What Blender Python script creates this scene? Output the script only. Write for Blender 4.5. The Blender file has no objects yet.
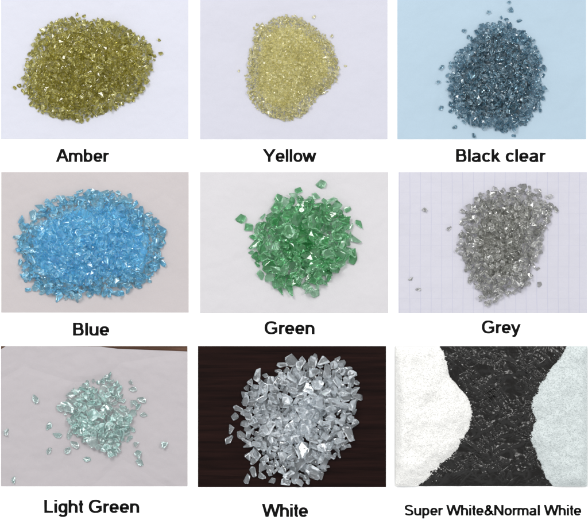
import bpy, bmesh, math, random
from mathutils import Vector, Matrix, Quaternion, noise

MM = 0.001
def px(x, y, z=0.0):
    """photo pixel (1 px = 1 mm on the board) -> metres on the board, z in mm"""
    return Vector(((x - 294.0) * MM, (266.0 - y) * MM, z * MM))

# name: outline of the heap, mean chip size (mm), proportions (long, wide, thick), rounding, mound height and run (mm), layers
HEAPS = {
 'amber': dict(seed=11, size=5.2, dims=(1.0, .8, .62), bev=.05, mound=10, run=38, layers=2.9, base=.45,
   poly=[(22,78),(27,60),(34,45),(40,33),(48,25),(60,20),(72,17),(82,19),(90,22),(103,19),(115,21),(125,27),(137,34),(148,40),(155,47),(156,55),(153,70),(150,82),(140,95),(128,103),(112,112),(95,118),(80,122),(68,123),(52,119),(38,111),(28,102),(23,92)],
   strays=[(15,88),(19,86),(77,14.5),(84,16),(159,40),(161,54)]),
 'yellow': dict(seed=23, size=3.9, dims=(1.0, .8, .62), bev=.05, mound=9, run=34, layers=2.5, base=.45,
   poly=[(254,32),(262,23),(276,18),(285,15),(298,16),(308,22),(318,29),(328,37),(334,48),(338,60),(341,70),(338,80),(330,90),(318,98),(312,106),(305,114),(296,120),(284,121),(270,118),(258,110),(250,98),(247,85),(246,72),(248,58),(252,44)],
   strays=[(258,25),(254,29),(314,17),(239,71),(345,66),(332,36)]),
 'black': dict(seed=37, size=6.0, dims=(1.0, .82, .6), bev=.06, mound=9, run=36, layers=3.0, base=.45,
   poly=[(489,22),(497,15),(506,18),(512,25),(519,30),(528,33),(535,45),(541,52),(543,62),(545,75),(544,88),(546,95),(541,108),(535,120),(522,126),(512,131),(500,133),(487,130),(472,127),(458,120),(450,112),(446,98),(447,82),(449,70),(451,58),(458,52),(464,44),(470,35),(478,28)],
   strays=[(488,12),(511,10),(509,2.5),(519,21),(464,31),(441,68),(438,82),(441,108),(455,127),(474,136),(514,136)]),
 'blue': dict(seed=41, size=7.4, dims=(1.0, .7, .45), bev=.025, mound=11, run=40, layers=3.0, base=.45,
   poly=[(18,230),(24,219),(35,211),(50,203),(62,197),(74,191),(88,192),(102,189),(115,191),(130,198),(140,206),(150,213),(158,222),(165,230),(165,240),(163,255),(160,270),(150,283),(135,290),(118,293),(100,295),(85,299),(68,301),(55,297),(38,290),(28,281),(20,268),(17,250)],
   strays=[(28,290)]),
 'green': dict(seed=53, size=11.6, dims=(1.0, .78, .4), bev=.025, pitch=.8, mound=5, run=36, layers=5.0, base=.5,
   poly=[(258,224),(266,213),(275,208),(287,202),(291,193),(300,191),(307,189),(316,194),(321,203),(328,204),(340,206),(347,212),(348,220),(357,226),(360,236),(355,248),(346,260),(336,270),(328,280),(318,287),(305,289),(290,291),(283,289),(270,281),(264,275),(258,262),(252,250),(250,236)],
   strays=[(322,183.5),(242,218),(248,227),(278,199),(359,224),(315,294)]),
 'grey': dict(seed=67, size=6.4, dims=(1.0, .78, .56), bev=.06, mound=6, run=34, layers=2.6, base=.45,
   poly=[(460,232),(463,222),(466,213),(471,206),(476,198),(480,193),(488,190),(500,191),(510,187),(522,188),(534,190),(546,197),(557,207),(549,216),(549,226),(546,233),(541,240),(537,252),(536,268),(530,282),(520,291),(508,293),(500,295),(492,303),(484,305),(480,300),(478,292),(471,284),(468,275),(463,262),(459,250),(458,240)],
   strays=[(425,210),(449,228),(411,279),(418,289),(539,285),(556,209),(462,211)]),
 'pale': dict(seed=71, pitch=.78, size=9.2, dims=(1.0, .78, .5), bev=.05, mound=4, run=28, layers=4.6, base=.5,
   poly=[(70,402),(76,392),(88,384),(97,379),(108,379),(116,386),(122,395),(130,400),(136,403),(138,412),(135,423),(128,430),(126,441),(121,448),(110,450),(98,449),(88,447),(78,442),(73,439),(71,428),(68,418)],
   strays=[(131,382),(134,389),(61,408),(49,425),(58.5,434.5),(49,451),(68,450),(87,459),(136,444),(138,453),(139,461.5),(164,445),(6,432),(13.5,480),(36,400),(143,400),(143,415)]),
 'clear': dict(seed=83, pitch=.84, size=10.6, dims=(1.0, .76, .55), bev=.03, mound=5, run=36, layers=3.4, base=.45,
   poly=[(258,376),(270,377),(280,367),(290,367),(298,361),(305,361),(312,356),(318,363),(330,361),(342,365),(351,378),(356,388),(359,402),(357,418),(351,434),(343,448),(331,458),(329,466),(322,473),(310,476),(300,482),(288,480),(278,476),(266,472),(254,465),(250,455),(249,446),(244,436),(243,424),(247,410),(246,400),(249,388),(254,382)],
   strays=[(238,408),(236,416),(231,428),(229,438.5),(247,479),(253.5,471),(262,476),(273,480)]),
}
for _n, _k in (('green', 1.03), ('grey', 1.04), ('pale', 1.05), ('clear', 1.03)):   # room for the loose fringe
    _p = HEAPS[_n]['poly']; _cx = sum(a for a, b in _p) / len(_p); _cy = sum(b for a, b in _p) / len(_p)
    HEAPS[_n]['poly'] = [(_cx + (a - _cx) * _k, _cy + (b - _cy) * _k) for a, b in _p]
NVAR = 14
SC0, SC1 = .55, 1.75

def edge_dist(poly, x, y):
    """signed distance to the outline, positive inside"""
    ins = False; best = 1e9; n = len(poly)
    for i in range(n):
        x0, y0 = poly[i]; x1, y1 = poly[(i + 1) % n]
        if (y0 > y) != (y1 > y) and x < (x1 - x0) * (y - y0) / (y1 - y0) + x0: ins = not ins
        dx, dy = x1 - x0, y1 - y0
        t = max(0, min(1, ((x - x0) * dx + (y - y0) * dy) / (dx * dx + dy * dy)))
        best = min(best, math.hypot(x0 + t * dx - x, y0 + t * dy - y))
    return best if ins else -best

def mound_z(h, x, y):
    """height in mm of the added filler core under the loose chips"""
    d = edge_dist(h['poly'], x, y) - .9 * h['size']
    if d <= 0: return -.6
    t = min(1, d / h['run'])
    s = t * (2 - t)
    wob = 1 + .18 * noise.noise(Vector((x * .035, y * .035, h['seed'])))
    return h['mound'] * s * wob - .6 + 1.0 * min(1, d / 4) * noise.noise(Vector((x * .3, y * .3, h['seed'])))

def mound_verts(h, step):
    p = h['poly']
    x0 = min(a for a, b in p); x1 = max(a for a, b in p); y0 = min(b for a, b in p); y1 = max(b for a, b in p)
    nx = int((x1 - x0) / step) + 2; ny = int((y1 - y0) / step) + 2
    idx = {}; vs = []; fs = []
    for j in range(ny):
        for i in range(nx):
            x = x0 + i * step; y = y0 + j * step
            z = mound_z(h, x, y)
            vs.append((x, y, z))
    for j in range(ny - 1):
        for i in range(nx - 1):
            q = (j * nx + i, (j + 1) * nx + i, (j + 1) * nx + i + 1, j * nx + i + 1)
            if max(vs[k][2] for k in q) > -.55: fs.append(q)
    return vs, fs

def chip_bm(h, v):
    """one broken chip about 1 unit long: facets of a fractured lump, edges knocked off"""
    r = random.Random(h['seed'] * 1000 + v)
    a, b, c = h['dims']
    a *= r.uniform(.9, 1.1); b *= r.uniform(.75, 1.15); c *= r.uniform(.7, 1.25)
    n = r.randint(8, 12)
    bm = bmesh.new()
    for i in range(n):
        while True:
            p = Vector((r.uniform(-1, 1), r.uniform(-1, 1), r.uniform(-1, 1)))
            if .5 < p.length < 1.25: break
        m = (abs(p.x) ** 3.2 + abs(p.y) ** 3.2 + abs(p.z) ** 3.2) ** (1 / 3.2)
        p = p / m * r.uniform(.86, 1.0)
        bm.verts.new((p.x * a * .5, p.y * b * .5, p.z * c * .5))
    res = bmesh.ops.convex_hull(bm, input=bm.verts[:])
    junk = [g for g in res['geom_interior'] + res['geom_unused'] if isinstance(g, bmesh.types.BMVert)]
    if junk: bmesh.ops.delete(bm, geom=list(set(junk)), context='VERTS')
    bmesh.ops.dissolve_limit(bm, angle_limit=math.radians(14), verts=bm.verts[:], edges=bm.edges[:])
    bmesh.ops.bevel(bm, geom=bm.edges[:], offset=h['bev'], offset_type='OFFSET', segments=1, profile=.5, affect='EDGES', clamp_overlap=True)
    cen = sum((q.co for q in bm.verts), Vector()) / len(bm.verts)
    for q in bm.verts: q.co -= cen
    bmesh.ops.recalc_face_normals(bm, faces=bm.faces[:])
    return bm
# settled pose of every chip, per heap: count lying apart; (x, y, height in 0.1 mm, turn about x, y, z, size, shape) of the chips that show; (x, y, height) of the rest
DATA = {
 'amber': (6,
[80,815,13,36,-4,-30,21,8,120,795,9,5,-3,-71,23,7,700,80,8,-29,48,75,21,1,770,95,8,5,-12,-72,21,11,1520,335,12,-21,46,15,22,0,1540,475,12,8,1,-90,22,3,1177,342,78,-6,-5,81,35,13,984,1027,19,-10,-15,26,35,5,558,458,110,-50,-16,28,35,8,651,134,22,-1,-8,69,34,5,593,297,91,-32,-27,-82,32,2,735,349,114,3,85,19,28,13,950,896,88,78,-37,-21,29,13,480,592,152,-40,76,17,35,11,1041,984,68,6,-12,-70,33,9,1157,658,107,11,27,88,35,11,393,388,77,15,-1,-35,29,7,290,441,36,-11,5,19,32,10,769,805,105,16,6,-86,31,3,1137,487,108,-19,11,73,32,3,215,598,42,-37,-75,35,29,13,829,595,148,55,62,29,31,2,206,742,56,-1,13,-47,35,4,915,1064,20,70,-37,-22,30,3,930,808,101,-15,35,-36,34,5,459,641,140,8,87,30,28,3,359,242,10,-4,3,-4,28,12,292,790,85,2,41,-60,31,3,673,1118,20,-17,32,-68,35,5,368,1005,57,67,45,27,32,7,793,601,116,-2,17,-79,31,10,653,556,144,77,27,29,32,5,465,766,125,-46,30,-12,35,9,859,906,101,-80,-32,16,30,12,949,154,18,-43,9,51,35,0,1167,228,50,5,3,8,26,2,912,978,85,-26,-8,64,35,0,816,702,164,12,77,-19,30,9,1102,645,130,6,10,73,32,11,594,793,143,75,14,-3,26,10,713,1101,55,-42,-9,-11,30,8,556,947,106,-3,-14,-67,29,9,370,695,109,-14,-10,-56,27,2,332,660,107,53,-38,-46,25,10,1050,839,110,20,6,14,31,11,498,864,120,-76,17,9,31,3,989,172,20,4,7,26,28,13,340,585,87,-81,39,1,23,13,556,1046,62,-67,44,-20,27,7,1178,446,96,-35,18,-2,31,2,678,244,75,-21,79,27,25,10,823,268,79,-9,-27,80,30,3,1323,575,60,-2,14,-58,35,3,481,912,97,7,-22,17,28,10,1219,936,33,-35,15,-24,25,10,634,311,99,28,-70,-4,30,6,711,672,139,12,-31,-59,26,2,1222,256,20,-26,8,36,35,0,329,787,70,20,-8,-58,26,2,1198,857,52,-4,11,63,34,11,847,968,79,57,21,-24,27,10,719,435,126,-41,63,-23,32,1,820,512,129,22,29,-63,31,0,889,734,134,25,-27,-39,28,2,1081,891,81,10,-15,-8,32,7,1020,185,57,32,-77,-33,31,7,1071,200,51,55,35,12,29,2,1072,261,40,0,9,-8,28,2,1107,277,47,-74,-32,-39,32,0,1029,492,125,-37,22,-74,35,12,1113,709,125,12,-2,-78,25,12,1032,578,135,6,-12,3,30,4,1380,702,37,42,40,50,29,4,411,958,84,24,-21,-49,30,9,654,1006,93,-68,21,9,28,4,265,608,56,-25,0,67,25,13,393,859,95,11,-8,29,24,2,611,657,135,8,47,33,32,4,567,668,136,-8,22,-61,23,13,419,915,101,-45,-16,1,28,4,760,917,104,41,-13,-11,25,8,1260,888,35,-5,17,-21,29,6,246,981,14,10,-15,-62,23,13,1023,288,73,-2,-13,-43,30,6,1006,760,109,-12,19,-22,30,10,444,448,103,-17,6,37,28,10,1205,409,80,-12,-17,-58,24,2,1382,532,67,-13,-17,-51,30,4,935,630,172,-20,-3,86,23,12,312,841,82,-7,18,71,28,11,1127,919,47,-9,7,7,23,3,811,326,85,-16,19,62,28,3,482,356,101,5,26,50,28,8,1268,361,61,-87,-34,3,35,0,653,465,134,31,-52,10,30,3,498,708,140,-2,36,55,30,1,454,1039,32,54,-5,-20,35,8,539,741,138,-9,-29,-5,26,10,763,456,134,-10,37,-57,25,3,427,425,62,-10,2,-9,33,12,946,239,69,-11,-10,82,23,3,428,496,100,-39,-8,71,26,12,1413,642,40,-21,0,30,29,6,1330,769,44,-2,-5,-70,23,13,506,664,141,49,-71,-33,25,2,1083,735,115,-87,16,24,22,13,515,940,101,-16,59,-3,25,2,671,791,126,44,-8,66,35,3,1081,345,82,2,21,83,28,9,271,666,58,2,-8,76,27,6,553,1115,28,18,-13,57,27,9,882,507,149,-29,-10,67,28,4,510,995,65,6,-14,-6,23,13,1293,669,75,-76,-28,23,22,13,179,715,8,2,-5,53,23,13,573,855,93,9,2,-15,35,7,1250,556,95,8,-18,87,31,11,962,626,154,-7,-15,64,30,10,752,1145,9,1,5,42,24,7,860,525,136,78,38,-23,26,2,1399,766,40,-27,55,-56,24,8,712,962,73,-11,8,42,29,7,835,173,31,8,-5,1,32,1,933,579,132,37,-48,22,29,0,1212,295,40,-71,59,1,20,13,979,493,150,-21,14,-79,23,3,269,719,75,23,11,37,24,13,463,844,114,54,-66,-11,24,10,1360,312,9,-2,4,68,22,7,900,557,132,-33,14,-41,27,2,604,499,123,32,49,12,28,5,1331,734,57,-7,23,35,29,4,920,760,108,76,-45,-10,26,3,494,163,8,-3,-16,-65,26,9,1263,932,12,21,-57,-8,27,0,426,344,66,36,27,39,25,2,1246,509,103,-7,-18,-45,25,12,1104,169,28,0,26,31,24,13,933,371,105,52,15,26,26,2,1390,412,31,12,30,-85,25,5,391,479,76,68,-31,-25,25,10,1258,838,44,43,15,10,26,2,762,333,96,-38,28,-1,35,0,939,416,124,-18,20,-35,28,11,832,886,109,-29,37,-41,24,4,317,315,14,-7,-3,15,27,4,240,557,23,-34,-22,-11,29,5,812,647,130,-13,36,-37,29,7,736,562,130,-13,-29,61,28,12,317,628,77,-33,34,77,32,4,1252,698,83,14,16,-63,23,2,776,190,50,64,-58,17,22,7,1403,614,47,17,77,8,23,5,965,465,131,-71,-51,23,24,2,1112,849,70,-7,20,-83,21,12,398,624,87,-12,-11,13,27,3,1335,786,26,-13,12,55,30,12,486,205,20,6,2,43,19,13,774,151,11,-88,9,24,26,7,696,370,102,3,-47,62,21,10,1431,432,42,-17,-9,15,26,12,1359,670,46,22,17,-27,26,7,940,696,142,-51,-41,47,29,7,1094,998,28,3,-44,64,25,4,1421,405,11,5,1,-25,30,7,975,365,92,-74,-29,-1,23,3,451,175,18,0,14,63,23,3,270,380,18,-76,1,29,24,2,766,415,126,30,56,49,24,4,1168,827,89,64,-56,-6,20,3,744,719,157,34,81,-24,21,7,1214,761,81,-9,8,-51,24,6,1096,367,74,4,-23,-71,26,13,636,1070,52,-9,-30,-76,23,13,830,372,94,-13,-1,-17,26,12,419,734,113,79,3,32,25,5,479,484,122,26,-10,5,28,6,689,590,155,28,-21,-23,27,6,157,843,7,3,-5,62,18,13,666,878,120,78,14,1,30,0,307,949,47,-20,6,14,21,12,1094,966,18,-8,-44,51,25,8,850,218,32,-9,9,-62,28,8,989,234,64,17,5,48,19,2,1069,483,111,-5,-36,-49,25,9,1005,381,105,-19,-57,-55,24,2,1345,532,75,1,-17,88,22,5,300,703,97,-3,-58,-66,29,0,1345,696,61,63,37,3,19,10,1299,799,45,-45,-67,0,24,9,1159,867,73,39,31,37,32,6,822,462,106,-42,34,24,30,7,520,1101,17,16,-2,-37,23,2,572,185,20,-19,12,11,25,6,956,270,74,-24,-70,-54,23,8,299,348,22,18,-9,65,27,8,1113,407,115,-7,-23,12,26,4,1221,620,106,37,-21,-58,25,1,622,353,102,36,-53,17,25,3,1412,531,50,-2,-34,-70,25,7,733,511,124,75,7,-37,25,7,955,731,102,16,-4,-55,35,1,412,769,96,10,-54,46,21,10,395,273,20,18,44,-60,24,3,818,741,144,-45,-2,34,29,6,207,828,26,33,-9,-81,27,8,565,337,97,22,-47,-64,23,4,1318,313,24,-28,17,-51,26,6,1209,484,121,-10,-20,-21,24,3,1050,541,133,40,-16,-9,22,4,1304,583,83,-72,-49,-25,22,7,843,757,125,-4,-1,90,25,6,1413,460,48,15,14,37,25,1,772,534,125,79,-5,47,24,13,1047,469,134,-45,-8,-73,29,3,225,475,13,-13,44,-59,23,8,895,408,137,-6,2,-12,24,9,693,564,141,5,-10,19,24,12,1299,706,65,42,14,70,23,4,602,742,136,-39,-29,-16,31,0,948,1051,27,-67,-41,14,26,5,980,215,56,-7,39,-78,23,3,552,356,81,-12,5,93,25,12,1143,409,86,14,26,3,30,6,493,413,91,11,7,51,26,9,272,501,28,66,-6,-46,26,8,534,657,143,-85,-28,20,29,0,973,830,118,-6,-12,57,25,4,940,854,105,47,-14,-6,22,10,627,888,117,-84,-31,-14,23,11,685,205,39,24,-32,-36,26,9,1311,453,62,47,-80,-4,25,6,967,537,147,-10,-27,60,20,3,900,634,152,17,20,12,23,2,702,836,128,31,-11,-81,22,2,1219,902,25,18,-15,17,28,11,283,988,12,-1,5,15,22,3,438,1083,19,7,-24,53,20,2,916,138,21,-29,2,67,25,4,717,210,47,73,45,-12,19,2,689,410,96,-4,8,0,30,6,569,552,123,-35,19,-18,22,2,580,594,122,4,0,-79,25,5,435,618,111,-8,2,74,23,2,1020,630,112,-6,0,-26,21,13,1341,862,28,-62,-30,-19,22,3,970,926,68,0,-16,39,21,13,697,934,87,46,68,21,24,4,901,222,49,14,-4,-1,23,4,730,396,103,-86,-17,17,21,13,536,592,129,-4,-16,4,22,7,290,755,84,29,-7,-57,22,7,1061,777,108,21,-13,4,24,11,1092,771,103,-35,3,-29,23,8,1007,847,115,87,30,2,22,5,465,985,63,5,68,-26,22,4,1043,1024,36,37,-45,-26,33,11,556,158,17,-16,-75,-24,22,6,337,368,11,-14,-10,32,27,13,926,486,116,60,3,-58,32,0,1472,494,11,19,22,-89,25,6,1364,826,20,-20,-4,-58,23,13,712,335,90,-5,9,-56,26,2,419,581,110,19,71,-9,25,11,1304,629,57,38,-15,-32,23,2,416,820,106,9,-9,-80,20,12,378,891,75,-3,-20,-43,21,7,615,1019,67,27,58,-24,22,2,374,633,92,-26,-32,25,19,10,341,376,36,-68,14,-18,20,2,591,700,127,-35,-26,-59,25,0,1003,796,109,-34,-15,-8,21,10,583,1028,79,60,-20,-22,23,2,935,200,40,27,-18,-74,31,1,320,289,10,-7,2,79,19,3,576,623,107,3,-3,-71,33,12,237,765,31,32,-22,-51,25,4,980,921,52,8,1,11,30,12,1087,206,27,-17,1,54,22,13,592,356,93,29,18,58,22,9,520,482,101,13,14,59,29,11,860,565,127,1,2,-68,25,6,1152,523,111,-18,71,-40,23,9,993,602,129,35,-39,33,28,3,905,856,93,11,-10,83,26,3,906,661,156,1,63,-42,25,9,649,748,117,27,2,-20,25,2,765,866,107,-8,9,-90,18,13,652,921,113,-30,7,81,21,7,824,1072,38,58,10,12,20,10,810,1131,13,64,16,22,22,4,439,776,107,3,13,34,24,10,1241,313,39,-53,-29,-8,22,10,1075,432,100,27,-83,31,21,12,724,759,109,-31,85,-10,29,0,695,810,116,-58,25,-65,27,1,788,761,121,36,76,-18,23,7,614,833,113,9,-34,-85,21,8,322,1000,16,36,14,1,20,10,714,715,143,21,-52,-47,27,9],
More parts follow.
